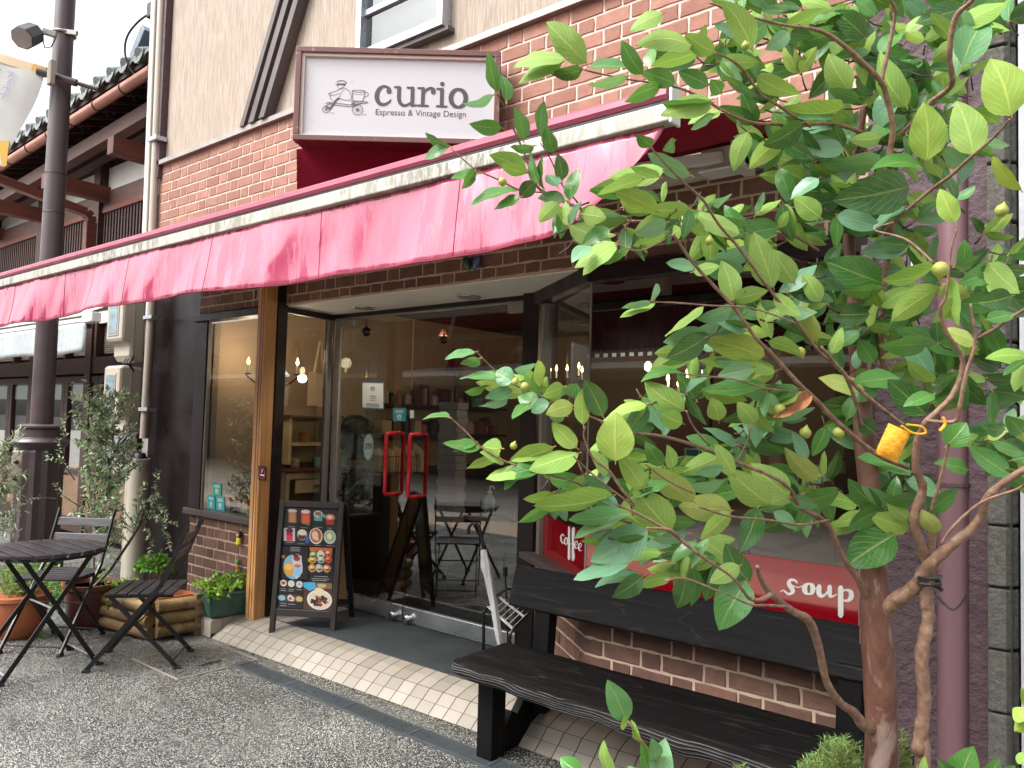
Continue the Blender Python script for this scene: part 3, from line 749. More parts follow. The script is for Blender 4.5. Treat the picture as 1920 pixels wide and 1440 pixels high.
# split block wall
xe = onY(1905, 700, 2.94).x
t = thing('block_wall', (-.3, 3.2, GZ), 'grey split concrete block pier at the right edge of the photo', 'wall')
mb = MB(); mb.box(-.376, xe - .014, 2.955, 3.4, GZ, 7.2); mb.build('mortar_core', 'block_joint', t)
mb = MB(); z = GZ + .035
while z < 7:
    q = [(-.378, 2.94), (xe - .03, 2.94), (xe, 2.975), (xe, 3.4), (-.378, 3.4)]
    mb.prism(q, (0, 0, z + .004), (1, 0, 0), (0, 1, 0), .190); z += .1985
mb.build('block_course', 'block', t, bevel=.006)
t = tag(MB().box(xe + .012, 4, 2.92, 3.6, GZ, 7.2).build('neighbour_wall', 'pale_wall'), 'pale grey rendered wall beyond the concrete block pier', 'wall')

# ================================================================= OPPOSITE SIDE OF THE STREET (seen in the glass)
def opp(x0, x1, h, wallm, label, nb, y=-7.5):
    h = h * .86
    t = thing('shop_building', ((x0 + x1) / 2, y, GZ), label, 'building', 'shops across the street')
    mb = MB(); mb.box(x0, x1, y - 5, y, GZ, h); mb.build('wall', wallm, t)
    n = nb; w_ = (x1 - x0) / n
    for k in range(n):
        a = x0 + k * w_ + .3; b = x0 + (k + 1) * w_ - .3
        mb = MB(); mb.box(a, b, y, y + .06, 3.3, min(4.6, h - .5)); wv_ = mb.build('window', 'frame_lt', t)
        mb = MB(); mb.box(a + .08, b - .08, y + .061, y + .07, 3.38, min(4.52, h - .58)); mb.build('pane', 'int_dark', wv_)
    mb = MB(); mb.box(x0 + .2, x1 - .2, y, y + .08, GZ + .05, 2.3); mb.build('shopfront', 'int_dark', t)
    mb = MB(); mb.box(x0 + .1, x1 - .1, y, y + .9, 2.5, 2.62); mb.build('canopy', 'white_metal', t)
    mb = MB()
    for k in range(int((x1 - x0) / .12)): mb.box(x0 + k * .12, x0 + k * .12 + .03, y + .3, y + .33, 2.9, 3.3)
    mb.box(x0, x1, y + .28, y + .35, 3.3, 3.34); mb.build('balcony_rail', 'black_iron', t)
opp(-30, -18.5, 5.2, 'stucco', 'beige stucco shop across the street with a balcony rail, furthest down the street', 4)
opp(-18.4, -11.2, 6.0, 'pale_wall', 'grey rendered shop across the street facing the cafe lamp post', 3)
opp(-11.0, -5.0, 4.9, 'stucco', 'low beige shop across the street facing the cafe doors', 3)
opp(-4.8, 2.2, 6.0, 'mauve', 'mauve rendered shop across the street facing the cafe window', 3)
opp(2.4, 10, 5.2, 'pale_wall', 'grey rendered shop across the street, nearest to the block pier side', 3)
# ================================================================= CAFE AWNING
A = thing('cafe_awning', (-3.4, 2.5, 2.2), 'long wet cherry red awning with a hanging valance over the cafe front', 'awning')
AX0, AX1, AY = -6.35, -.955, 1.80
# sloping canopy cloth with a little sag between bar and wall
mb = MB(); nx, ny = 60, 10
def cz(x, t): return 2.272 + (2.665 - 2.272) * t - .035 * math.sin(math.pi * t) - .008 * math.sin(x * 3.1) * math.sin(math.pi * t)
g = [[V((AX0 + (AX1 - AX0) * i / nx, AY + .02 + (3.17 - AY) * j / ny, cz(AX0 + (AX1 - AX0) * i / nx, j / ny))) for j in range(ny + 1)] for i in range(nx + 1)]
vs = [p for r in g for p in r]; fs = [(i * (ny + 1) + j, (i + 1) * (ny + 1) + j, (i + 1) * (ny + 1) + j + 1, i * (ny + 1) + j + 1) for i in range(nx) for j in range(ny)]
mb.add(vs, fs); o = mb.build('canopy', 'cloth', A, smooth=True)
sol = o.modifiers.new('thick', 'SOLIDIFY'); sol.thickness = .002
# rolled red hem along the front bar, groove, mossy rail
mb = MB()
for x0 in (AX0,):
    q = [(AY + .02, 2.262), (AY - .004, 2.264), (AY - .012, 2.275), (AY - .010, 2.292), (AY + .002, 2.302), (AY + .022, 2.303)]
    mb.prism([(a, b) for a, b in q], (AX0, 0, 0), (0, 1, 0), (0, 0, 1), AX1 - AX0 + .0)
mb.build('rolled_hem', simple('faded red hem', hexc('8f3a52'), .4, var=.15, sc=5, bump=.1), A)
mb = MB(); mb.box(AX0, AX1 + .004, AY - .002, AY + .03, 2.252, 2.262); mb.build('groove', 'black', A)
mb = MB(); mb.box(AX0 - .01, AX1 + .01, AY - .014, AY + .035, 2.201, 2.250); mb.build('front_rail', 'rail', A, bevel=.004)
mb = MB(); mb.box(AX1 + .011, AX1 + .02, AY - .016, AY + .037, 2.194, 2.305); mb.build('end_cap', 'white_metal', A, bevel=.003)
# valance: grid, wavy, curled right end
mb = MB(); nx, ny = 220, 14
def val(i, j):
    s = i / nx; t = j / ny
    drop = .262 + .012 * math.sin(s * 9 + 1) + .006 * math.sin(s * 31) - .05 * max(0, 1 - (1 - s) / .012) ** 2
    x = AX0 + (AX1 - .012 - AX0) * s
    z = 2.197 - drop * t
    e = max(0, 1 - (1 - s) / .075)                      # right end pulls in towards the hem
    x -= .26 * (t ** 1.5) * e ** 1.3
    z += .03 * (t ** 2) * e ** 2
    y = AY + .004 - .022 * t + (.006 + .016 * t) * (math.sin(x * 5.1 + 1.3 * t) * .6 + math.sin(x * 12.3 + .5 + t * 1.7) * .3 + math.sin(x * 2.3) * .6 + .15 * math.sin(x * 29 + t * 3))
    return V((x, y, z))
vs = [val(i, j) for i in range(nx + 1) for j in range(ny + 1)]
fs = [(i * (ny + 1) + j, (i + 1) * (ny + 1) + j, (i + 1) * (ny + 1) + j + 1, i * (ny + 1) + j + 1) for i in range(nx) for j in range(ny)]
mb.add(vs, fs); va_ = mb.build('valance', 'awning', A, smooth=True)
va_.modifiers.new('thick', 'SOLIDIFY').thickness = .0015
mb = MB(); mb.tube([val(i, ny) + V((0, -.001, 0)) for i in range(0, nx + 1, 2)], .003, 6); mb.build('hem', 'handle_red' if 0 else 'cloth', va_, smooth=True)
mb = MB()
for i in (30, 62, 95, 128, 160, 190): mb.tube([val(i, j) + V((0, -.0022, 0)) for j in range(ny + 1)], .0012, 5)
mb.build('seam', 'cloth', va_)
# wall gear
mb = MB(); mb.tube([(AX0, 3.135, 2.66), (AX1, 3.135, 2.66)], .035, 16); mb.build('roller', 'cloth', A, smooth=True)
mb = MB(); mb.box(-6.3, -.83, 3.15, 3.205, 2.515, 2.56); mb.build('torsion_bar', 'cream', A, bevel=.003)
for x in (-1.36, -3.4, -5.4):
    mb = MB(); mb.box(x - .10, x + .10, 3.06, 3.16, 2.505, 2.60); mb.box(x + .05, x + .10, 3.02, 3.18, 2.485, 2.62); mb.box(x - .10, x + .11, 3.03, 3.15, 2.490, 2.5035); br = mb.build('arm_bracket', 'white_metal', A, bevel=.006)
mb = MB(); mb.box(-1.535, -1.505, 3.045, 3.06, 2.53, 2.58); mb.build('blue_label', plain('blue plastic', hexc('14609a'), .4), A)
for x, s in ((-1.36, -1), (-5.4, 1)):
    e = V((x + s * .75, 2.5, 2.40)); mb = MB(); mb.bar((x, 3.06, 2.55), e, .035, .05); mb.bar(e, (x + s * .05, AY + .05, 2.23), .03, .04); mb.build('folding_arm', 'white_metal', A, bevel=.004)

# ================================================================= PROJECTING SIGN (V plan, face towards the camera)
TR, TL = at(940, 91, 4.17), at(557, 97, 4.17)
SL = V((TL.x, TL.y, 0)); SR = V((TR.x, TR.y, 0)); su = (SR - SL); swid = su.length; su.normalize()
sz1 = (TR.z + TL.z) / 2; sz0 = sz1 - 178 * 4.17 / FPX
sn = V((su.y, -su.x, 0))            # outward normal, towards the camera
SG = thing('cafe_sign', (SL.x, SL.y, sz0), 'white projecting lightbox sign reading curio in a brown rusty frame', 'sign')
back = V((SL.x - .55, F, 0)); wallp = V((SR.x - .14, F, 0))
mb = MB(); q = [SL, SR, wallp, back]
q = [p - sn * .05 if i < 2 else p for i, p in enumerate(q)]
mb.hexa([p + V((0, 0, sz0 + .01)) for p in q] + [p + V((0, 0, sz1 - .01)) for p in q]); mb.build('lightbox', 'sign_frame', SG)
mb = MB()
def sf(a, b, h0, h1, d0, d1):       # box in sign frame: along a..b, height, depth out
    pts = [SL + su * x + sn * d for x, d in ((a, d1), (b, d1), (b, d0), (a, d0))]
    return [p + V((0, 0, h0)) for p in pts] + [p + V((0, 0, h1)) for p in pts]
fw_ = .030
mb.hexa(sf(0, swid, sz0, sz0 + fw_, -.05, .02)); mb.hexa(sf(0, swid, sz1 - fw_, sz1, -.05, .02))
mb.hexa(sf(0, fw_, sz0 + fw_, sz1 - fw_, -.05, .02)); mb.hexa(sf(swid - fw_, swid, sz0 + fw_, sz1 - fw_, -.05, .02))
mb.build('frame', 'sign_frame', SG, bevel=.003)
mb = MB(); e = fw_ ; 
for h in ((e, e + .012), ): pass
mb.hexa(sf(e, swid - e, sz0 + e, sz0 + e + .010, -.045, .004)); mb.hexa(sf(e, swid - e, sz1 - e - .016, sz1 - e, -.045, .006)); mb.hexa(sf(e, e + .016, sz0 + e + .01, sz1 - e - .016, -.045, .004)); mb.hexa(sf(swid - e - .010, swid - e, sz0 + e + .01, sz1 - e - .016, -.045, .004))
mb.build('inner_rim', 'cream', SG)
mb = MB(); mb.hexa(sf(e + .016, swid - e - .010, sz0 + e + .01, sz1 - e - .016, -.048, -.010)); face = mb.build('face', 'sign_white', SG)
# red hopper below the sign
mb = MB(); a = at(556, 279, 4.29); b = at(930, 279, 4.29); lo = [at(557, 385, 4.44), at(930, 385, 4.44)]
mb.poly([a, b, lo[1], lo[0]]); mb.poly([V((back.x, F, sz0)), a, lo[0], V((back.x, F, lo[0].z))]); mb.build('red_skirt', 'cloth', SG)
# ---- lettering: strokes in sign pixels -> sign metres
kpx = swid / 383.0
def sp(px, py): # photo px to sign-plane offset
    a = (px - 557) * kpx; h = sz1 - (py - 97 + (px - 557) * .0157) * kpx
    return SL + su * a + V((0, 0, h))
def spline(pts, n=8):
    if len(pts) < 3: return pts
    out = []; P_ = [pts[0]] + list(pts) + [pts[-1]]
    for i in range(1, len(P_) - 2):
        p0, p1, p2, p3 = P_[i - 1:i + 3]
        for k in range(n):
            t = k / n; t2, t3 = t * t, t ** 3
            out.append(tuple(.5 * ((2 * b) + (-a + c) * t + (2 * a - 5 * b + 4 * c - d) * t2 + (-a + 3 * b - 3 * c + d) * t3) for a, b, c, d in zip(p0, p1, p2, p3)))
    out.append(tuple(pts[-1])); return out
WK = 1.04
def stroke(mb, pts, w, fr, off=.0012, smooth=True, m=0, th=.0012, taper=None):
    """flat ribbon along 2-D points mapped by fr(x,y)->3-D; ends rounded with small discs"""
    q = spline([tuple(p) for p in pts]) if smooth and len(pts) > 2 else [tuple(p) for p in pts]
    O = fr(0, 0); n = (fr(1, 0) - O).cross(fr(0, -1) - O).normalized()
    k = len(q); Lf, Rt = [], []
    for i, p in enumerate(q):
        a = q[max(i - 1, 0)]; b = q[min(i + 1, k - 1)]
        dx_, dy_ = b[0] - a[0], b[1] - a[1]; l = math.hypot(dx_, dy_) or 1
        ww = (p[2] if len(p) > 2 else w) / 2 * WK
        Lf.append((p[0] - dy_ / l * ww, p[1] + dx_ / l * ww)); Rt.append((p[0] + dy_ / l * ww, p[1] - dx_ / l * ww))
    for i in range(k - 1):
        c = [fr(*Lf[i]), fr(*Lf[i + 1]), fr(*Rt[i + 1]), fr(*Rt[i])]
        j = off + random.random() * .0004
        mb.poly([p + n * j for p in c], m, 0)
    for e_ in (q[0], q[-1]):
        ww = (e_[2] if len(e_) > 2 else w) / 2; j = off + random.random() * .0004
        mb.poly([fr(e_[0] + ww * math.cos(t * math.pi / 5), e_[1] + ww * math.sin(t * math.pi / 5)) + n * j for t in range(10)], m, 0)
def dot(mb, x, y, r, fr, off=.0015, m=0, ry=None):
    O = fr(0, 0); n = (fr(1, 0) - O).cross(fr(0, -1) - O).normalized()
    mb.poly([fr(x + r * math.cos(t * math.pi / 9), y + (ry or r) * math.sin(t * math.pi / 9)) + n * (off + random.random() * .0002) for t in range(18)], m, 0)
fsn = lambda x, y: sp(x, y) + sn * -.0095
L_ = MB()
# letters of the word, photo pixels (crop scale 4, origin 480,60)
def c4(*p): return [(480 + x / 4, 60 + y / 4) + ((w / 4,) if w else ()) for x, y, w in p]
stroke(L_, c4((1012, 440, 24), (1003, 425, 22), (965, 412, 20), (930, 440, 30), (916, 490, 34), (930, 535, 30), (965, 552, 22), (1005, 535, 16), (1020, 515, 12)), 8, fsn)
dot(L_, 480 + 1006 / 4, 60 + 448 / 4, 5, fsn)
stroke(L_, c4((1050, 415, 16), (1085, 415, 16)), 4, fsn, smooth=False)
stroke(L_, c4((1083, 418, 28), (1083, 500, 28), (1098, 540, 26), (1130, 552, 20), (1165, 535, 16), (1182, 510, 14)), 6, fsn)
stroke(L_, c4((1145, 415, 16), (1185, 415, 16)), 4, fsn, smooth=False)
stroke(L_, c4((1183, 418, 28), (1183, 548, 28)), 6, fsn, smooth=False); stroke(L_, c4((1183, 548, 16), (1212, 548, 16)), 4, fsn, smooth=False)
stroke(L_, c4((1225, 415, 16), (1262, 415, 16)), 4, fsn, smooth=False)
stroke(L_, c4((1262, 418, 28), (1262, 545, 28)), 6, fsn, smooth=False); stroke(L_, c4((1226, 548, 16), (1302, 548, 16)), 4, fsn, smooth=False)
stroke(L_, c4((1264, 465, 14), (1285, 428, 18), (1320, 412, 22), (1345, 425, 24)), 6, fsn); dot(L_, 480 + 1338 / 4, 60 + 440 / 4, 4.6, fsn)
stroke(L_, c4((1368, 415, 16), (1404, 415, 16)), 4, fsn, smooth=False)
stroke(L_, c4((1404, 418, 28), (1404, 545, 28)), 6, fsn, smooth=False); stroke(L_, c4((1368, 547, 16), (1442, 547, 16)), 4, fsn, smooth=False)
dot(L_, 480 + 1404 / 4, 60 + 376 / 4, 4.3, fsn)
o_ = [(1528 + 56 * math.cos(t * math.pi / 8), 480 + 68 * math.sin(t * math.pi / 8), 22 + 12 * abs(math.cos(t * math.pi / 8))) for t in range(17)]
stroke(L_, c4(*o_), 6, fsn)
L_.build('letters', 'ink', face)
def text_mesh(txt, size, o, u, v, name, mat, parent, width=None, off=.001, bold=0.0, align='LEFT'):
    cu = bpy.data.curves.new('txt', 'FONT'); cu.body = txt; cu.size = 1; cu.offset = bold; cu.fill_mode = 'FRONT'
    ob = bpy.data.objects.new('txt', cu); COL.objects.link(ob)
    dg = bpy.context.evaluated_depsgraph_get(); me = bpy.data.meshes.new_from_object(ob.evaluated_get(dg)); bpy.data.objects.remove(ob)
    xs = [p.co.x for p in me.vertices]
    if not xs: return None
    x0, w0 = min(xs), max(xs) - min(xs); kx = (width / w0) if width else size; ky = size
    o, u, v = V(o), V(u).normalized(), V(v).normalized(); n = u.cross(v)
    base = parent.matrix_world.translation if 0 else V((0, 0, 0))
    for p in me.vertices:
        q = o + u * ((p.co.x - x0) * kx) + v * (p.co.y * ky) + n * off; p.co = q
    me.materials.clear(); me.materials.append(M[mat]); me.update()
    ob = bpy.data.objects.new(name, me); COL.objects.link(ob); ob.parent = parent
    return ob
text_mesh('Espresso & Vintage Design', 15.5 * kpx * 1.05, sp(708, 218) - sn * .0095, su, (0, 0, 1), 'tagline', 'ink', face, width=169 * kpx, off=.001, bold=-.002)
# emblem: rider on a cart carrying a cup, thin drawn lines
e4 = lambda *p: [(440 + x / 3.84, 0 + y / 3.84) for x, y in p]
G = MB()
def ring(cx, cy, r, w, spokes=0):
    pts = [(cx + r * math.cos(t * math.pi / 12), cy + r * math.sin(t * math.pi / 12)) for t in range(25)]
    stroke(G, pts, w, fsn, smooth=False)
    for k in range(spokes):
        a = k * math.pi / spokes; stroke(G, [(cx - r * math.cos(a), cy - r * math.sin(a)), (cx + r * math.cos(a), cy + r * math.sin(a))], .35, fsn, smooth=False)
ring(440 + 672 / 3.84, 812 / 3.84, 6.8, .8, 5); ring(440 + 897 / 3.84, 805 / 3.84, 10, .9, 7); ring(440 + 672 / 3.84, 812 / 3.84, 1.4, .7); ring(440 + 897 / 3.84, 805 / 3.84, 2, .8)
for p, w in (([(668, 790), (700, 770), (740, 778), (850, 785), (900, 770)], 1.0), ([(690, 762), (760, 765), (850, 772), (960, 752)], .9), ([(850, 745), (960, 745), (958, 755), (852, 755)], .8),
             ([(742, 607), (770, 597), (802, 603), (806, 618), (745, 622)], 1.2), ([(737, 630), (760, 625), (800, 628)], 1.6), ([(752, 630), (750, 652), (765, 660), (790, 645), (800, 628)], .7),
             ([(775, 648), (825, 665), (848, 705), (846, 735), (800, 738), (762, 725)], .8), ([(775, 650), (745, 672), (700, 690), (682, 700)], .8), ([(765, 690), (730, 705), (694, 708)], .7), ([(790, 665), (775, 690), (765, 715)], .6),
             ([(760, 728), (740, 745), (712, 790), (700, 806)], 3.2), ([(690, 700), (705, 735), (720, 755)], .9), ([(668, 770), (690, 762), (700, 778)], 1.2), ([(672, 795), (700, 812)], 2.0),
             ([(853, 668), (862, 735), (872, 742), (925, 742), (935, 735), (948, 668)], .9), ([(853, 668), (880, 663), (925, 662), (948, 667), (925, 676), (880, 676), (853, 668)], .8), ([(945, 676), (968, 680), (968, 700), (938, 712)], .8), ([(860, 690), (900, 694), (942, 690)], .5),
             ([(850, 770), (870, 760), (880, 775), (860, 782)], 1.3), ([(700, 838), (732, 838)], .5), ([(930, 840), (965, 840)], .5)):
    stroke(G, e4(*p), w * 1.15, fsn)
G.build('rider_emblem', 'ink', face)

# ================================================================= STREET LAMP POST
pc_ = V((-7.86, 2.80, GZ))
t = thing('lamp_post', pc_, 'tall brown steel lamp post on a fluted round base at the left', 'lamp post')
mb = MB(); mb.lathe([(.095, 1.35), (.092, 2.5), (.083, 6.5)], pc_, 28); mb.build('shaft', 'pole', t, smooth=True)
mb = MB(); mb.lathe([(.24, 0), (.24, .12), (.215, .16), (.2, .20), (.195, 1.12), (.185, 1.16)], pc_, 24, flute=.07); mb.build('base', 'pole', t, bevel=.004)
mb = MB(); mb.lathe([(.185, 1.15), (.225, 1.19), (.238, 1.215), (.225, 1.24), (.178, 1.26), (.172, 1.33), (.19, 1.345), (.19, 1.362), (.17, 1.375), (.10, 1.38)], pc_, 40); mb.build('collar', 'pole', t, smooth=True)
mb = MB()
for z in (1.6, 3.35, 3.72): mb.tube([(pc_.x + .0905 * math.cos(a * math.pi / 12), pc_.y + .0905 * math.sin(a * math.pi / 12), GZ + z) for a in range(25)], .004, 6)
mb.build('cable_tie', 'black', t)
# cross arm for banner (passes through pole)
bA, bB = at(85, 138, 6.9), at(150, 160, 7.0)
p0 = V((pc_.x, pc_.y, 0)); zc = onX(118, 150, pc_.x).z
armd = (at(175, 165, 7.0) - at(118, 148, 6.95)).normalized()
c0 = at(118, 148, (RM.transposed() @ (V((pc_.x, pc_.y, 1.4)) - CAM)).z)
mb = MB(); mb.tube([c0 - armd * .22, c0 + armd * .12], .035, 14); mb.tube([c0 + armd * .12, c0 + armd * .30], .02, 12); mb.tube([c0 + armd * .30, c0 + armd * .315], .03, 12); mb.build('cross_arm', 'pole', t, smooth=True)
mb = MB(); mb.box(c0.x - .02, c0.x + .07, c0.y - .13, c0.y - .088, c0.z - .10, c0.z + .12); mb.build('clamp_plate', 'grey_pvc', t, bevel=.006)
# banner hanging from the arm
bt_ = thing('paper_banner', c0 - armd * .9, 'white handwritten paper banner taped to a wooden batten on the lamp post', 'banner')
d_ = (RM.transposed() @ (c0 - CAM)).z
e1 = at(86, 136, d_); e0 = at(-60, 90, d_ - .05); bd = (e0 - e1).normalized()
mb = MB(); mb.bar(e0, e1, .03, .085); mb.build('batten', 'canvas', bt_, bevel=.003)
mb = MB(); mb.bar(e1 + (e0 - e1) * .0, e1 + (e0 - e1) * .17, .034, .089); mb.build('tape', plain('amber tape', hexc('b58a2c'), .4), bt_)
tr_, tl_ = at(84, 140, d_ - .02), at(-60, 98, d_ - .06); br_, bl_ = at(12, 308, d_ - .02), at(-70, 330, d_ - .06); mr_ = at(55, 200, d_ + .03)
mb = MB(); nn = 14
vs = []
for i in range(nn + 1):
    t_ = i / nn; r_ = tr_ * (1 - t_) ** 2 + mr_ * 2 * t_ * (1 - t_) + br_ * t_ * t_; l_ = tl_ * (1 - t_) + bl_ * t_
    for j in range(9): s_ = j / 8; vs.append(l_ * (1 - s_) + r_ * s_ + V((.02 * math.sin(s_ * 7 + t_ * 4), .02 * math.sin(s_ * 6 + t_ * 5), 0)))
mb.add(vs, [(i * 9 + j, i * 9 + j + 1, (i + 1) * 9 + j + 1, (i + 1) * 9 + j) for i in range(nn) for j in range(8)]); bs = mb.build('sheet', simple('yellowed grey paper', hexc('b3b3b0'), .7, var=.06, sc=4), bt_, smooth=True)
mb = MB(); q = [at(0, 264, d_ - .02), at(30, 262, d_ - .02), at(12, 312, d_ - .02), at(-6, 312, d_ - .02)]; mb.prism([(0, 0), (1, 0), (1, 1), (0, 1)], q[3], q[2] - q[3], q[0] - q[3], .004); mb.build('tape', plain('amber tape 2', hexc('b9922f'), .4), bt_)
# handwritten letters on the banner: small brush strokes
H = MB(); fb = lambda x, y: at(x, y, d_ - .045)
for p in ([(13, 135), (25, 136), (19, 142)], [(19, 139), (15, 147)], [(22, 148), (13, 155)], [(18, 151), (18, 159)], [(8, 160), (17, 159)], [(6, 165), (15, 164), (8, 176)], [(0, 176), (10, 178), (3, 186)], [(2, 128), (0, 134)], [(11, 176), (13, 174)]):
    stroke(H, p, 1.3, fb, off=.002)
H.build('handwriting', plain('blue marker', hexc('6f7fae'), .6), bs)
# floodlight on the pole
fl = thing('floodlight', at(60, 70, 6.7), 'black and grey floodlight clamped to the side of the lamp post', 'floodlight')
d0 = d_ ; c_ = at(55, 66, d0 - .25); fwd = (at(24, 78, d0 - .45) - c_).normalized()
mb = MB(); mb.lathe([(.075, -.10), (.095, -.07), (.10, .10), (.098, .115)], c_, 8, axis=fwd); mb.build('housing', simple('dark grey housing', hexc('34373b'), .5), fl, bevel=.008)
mb = MB(); mb.lathe([(.0, .113), (.092, .113), (.095, .122), (.0, .124)], c_, 8, axis=fwd); gq = mb.build('lens', 'trim', fl)
mb = MB(); pp = at(124, 62, d0 - .06); mb.bar(c_ - fwd * .10, at(88, 62, d0 - .12), .03, .03); mb.bar(at(80, 58, d0 - .12), at(106, 66, d0 - .09), .05, .05); mb.build('arm', 'trim', fl, bevel=.004)
mb = MB(); ph_ = onX(122, 66, pc_.x).z
mb.tube([(pc_.x + .096 * math.cos(a * math.pi / 12), pc_.y + .096 * math.sin(a * math.pi / 12), ph_) for a in range(25)], .014, 8); mb.bar((pc_.x + .07, pc_.y - .02, ph_), (pc_.x + .18, pc_.y + .05, ph_ - .02), .03, .04); mb.build('pole_clamp', 'trim', fl, smooth=True)
mb = MB(); a = at(80, 74, d0 - .15); mb.tube([a, at(84, 90, d0 - .15), at(96, 88, d0 - .12), at(104, 72, d0 - .1)], .006, 6); mb.build('cable', 'black', fl)
# small switch box on the lamp post base
t = thing('switch_box', (-8.0, 2.6, .9), 'small cream switch cover fixed to the fluted base of the lamp post', 'switch box')
q = [at(26, 845, 6.75), at(47, 845, 6.75), at(41, 918, 6.75), at(20, 918, 6.75)]
mb = MB(); mb.prism([(0, 0), (1, 0), (1, 1), (0, 1)], q[3], q[2] - q[3], q[0] - q[3], .03); sb = mb.build('cover', 'white_pvc', t, bevel=.008)
mb = MB()
for f_ in (.3, .72): mb.ball(q[3] + (q[2] - q[3]) * .5 + (q[0] - q[3]) * f_ - RM.row[0] * 0 + V((.03, -.03, 0)), .02, n=10)
mb.build('socket', 'brown_pot', sb, smooth=True)

# ================================================================= OLD WOODEN HOUSE
Hs = thing('wooden_house', (-12, 4.6, GZ), 'old two storey timber house with a grey tiled roof and copper gutter', 'building')
WY = 3.9
mb = MB(); mb.box(-24, -7.0, WY + .12, 9, GZ, 5.2); mb.build('wall_core', 'old_wood_dk', Hs)
mb = MB(); mb.box(-24, -7.0, WY + .08, WY + .13, 3.95, 4.30); mb.build('plaster_panel', 'plaster', Hs)
mb = MB(); mb.box(-24, -7.0, WY + .03, WY + .12, 3.80, 3.995); mb.build('upper_rail', 'old_wood', Hs)
mb = MB(); mb.box(-24, -7.0, WY + .02, WY + .12, 3.74, 3.795); mb.build('lattice_head', 'red_timber', Hs)
for x in (-9.62, -11.35, -13.2, -15.1, -7.6):
    mb = MB(); mb.box(x - .08, x + .08, WY - .02, WY + .13, GZ, 5.0); mb.build('house_post', 'old_wood_dk', Hs)
mb = MB(); x = -18
while x < -7.1:
    mb.box(x, x + .035, WY + .04, WY + .08, 2.7, 3.74); x += .075
mb.build('window_lattice', 'old_wood_dk', Hs)
mb = MB(); mb.box(-24, -7.0, WY + .05, WY + .13, 2.66, 2.75); mb.build('lattice_sill', 'old_wood', Hs)
# eaves beams following the measured lines
def Pl(px, py, y): return onY(px, py, y)
def barpx(name, a, b, y, w, h, mat, parent, ext=0):
    p, q = Pl(*a, y), Pl(*b, y); d = (q - p).normalized(); mb = MB(); mb.bar(p - d * ext, q + d * ext * .2, w, h); return mb.build(name, mat, parent)
barpx('eaves_beam', (125, 302), (279, 212), 3.62, .12, .15, 'old_wood', Hs, 6)
barpx('eaves_beam', (125, 330), (279, 243), 3.82, .12, .12, 'old_wood_dk', Hs, 6)
g0, g1 = Pl(21, 300, 3.4), Pl(285, 132, 3.4); gd = (g1 - g0).normalized(); g1 = g0 + gd * ((-7.04 - g0.x) / gd.x)
gut = MB(); 
gut.tube([g0 - gd * 6, g1], .055, 14); gt = gut.build('gutter', 'copper', Hs, smooth=True)
mb = MB(); n_ = 16
for k in range(n_):
    p = g1 - gd * (.25 + k * .62); pts = [p + V((0, -.058 * math.cos(a), -.058 * math.sin(a))) for a in [i * math.pi / 8 for i in range(-1, 9)]]; pts += [p + V((0, .09, -.05)), p + V((0, .12, -.10)), p + V((0, .17, -.09)), p + V((0, .18, -.02))]
    mb.tube(pts, .007, 6)
mb.build('gutter_hook', 'black_iron', gt)
# roof slab + fascia + tiles
up = V((0, .75, .34))
r0, r1 = g0 - gd * 6 + V((0, -.02, .085)), g1 + V((0, -.02, .085))
mb = MB(); mb.hexa([r0, r1, r1 + up * 4, r0 + up * 4, r0 + V((0, 0, .04)), r1 + V((0, 0, .04)), r1 + up * 4 + V((0, 0, .04)), r0 + up * 4 + V((0, 0, .04))]); rf = mb.build('roof', 'old_wood_dk', Hs)
mb = MB(); L2 = (r1 - r0).length; k = 0; pit = .31
while k * pit < L2 - .1:
    a = r1 - gd * (k * pit + .12) + V((0, -.05, .085)); mb.tube([a + up * 4, a], .072, 10); 
    mb.lathe([(.0, -.012), (.072, -.012), (.086, -.005), (.086, .0), (.05, .002), (.045, -.006), (0, -.006)], a + V((0, -.004, 0)), 14, axis=(0, -1, .15))
    b = a - gd * (pit / 2) + V((0, .01, -.045)); 
    pts = [(pit / 2 * (i / 4 - 1), .035 * math.cos(i / 8 * 2 * math.pi)) for i in range(9)]
    for i in range(8):
        q0 = b + gd * (pts[i][0] + pit / 2 - .0) * 1.0 + V((0, 0, pts[i][1])); q1 = b + gd * (pts[i + 1][0] + pit / 2) + V((0, 0, pts[i + 1][1]))
        mb.hexa([q0, q1, q1 + up * 4, q0 + up * 4, q0 + V((0, 0, .035)), q1 + V((0, 0, .035)), q1 + up * 4 + V((0, 0, .035)), q0 + up * 4 + V((0, 0, .035))])
    k += 1
mb.build('roof_tile', 'kawara', rf, smooth=True)
# rafters
mb = MB(); k = 0
while k < 34:
    p = g1 - gd * (.12 + k * .30) + V((0, .08, .03)); mb.bar(p, p + V((0, 1.0, .30)), .05, .07); k += 1
mb.build('rafter', 'old_wood_dk', rf)
# bracket arms out of the wall
for (a, b, xx) in (((207, 272), (282, 295), 0), ((82, 338), (188, 368), 0)):
    p = Pl(a[0], a[1], 3.25); q = V((p.x, WY + .05, p.z)); mb = MB(); mb.bar(p, q, .13, .17); mb.build('bracket_arm', 'red_timber', Hs)
for k in (1, 2):
    p = Pl(82, 338, 3.25); p.x -= 1.75 * k; mb = MB(); mb.bar(p, V((p.x, WY + .05, p.z)), .13, .17); mb.build('bracket_arm', 'red_timber', Hs)
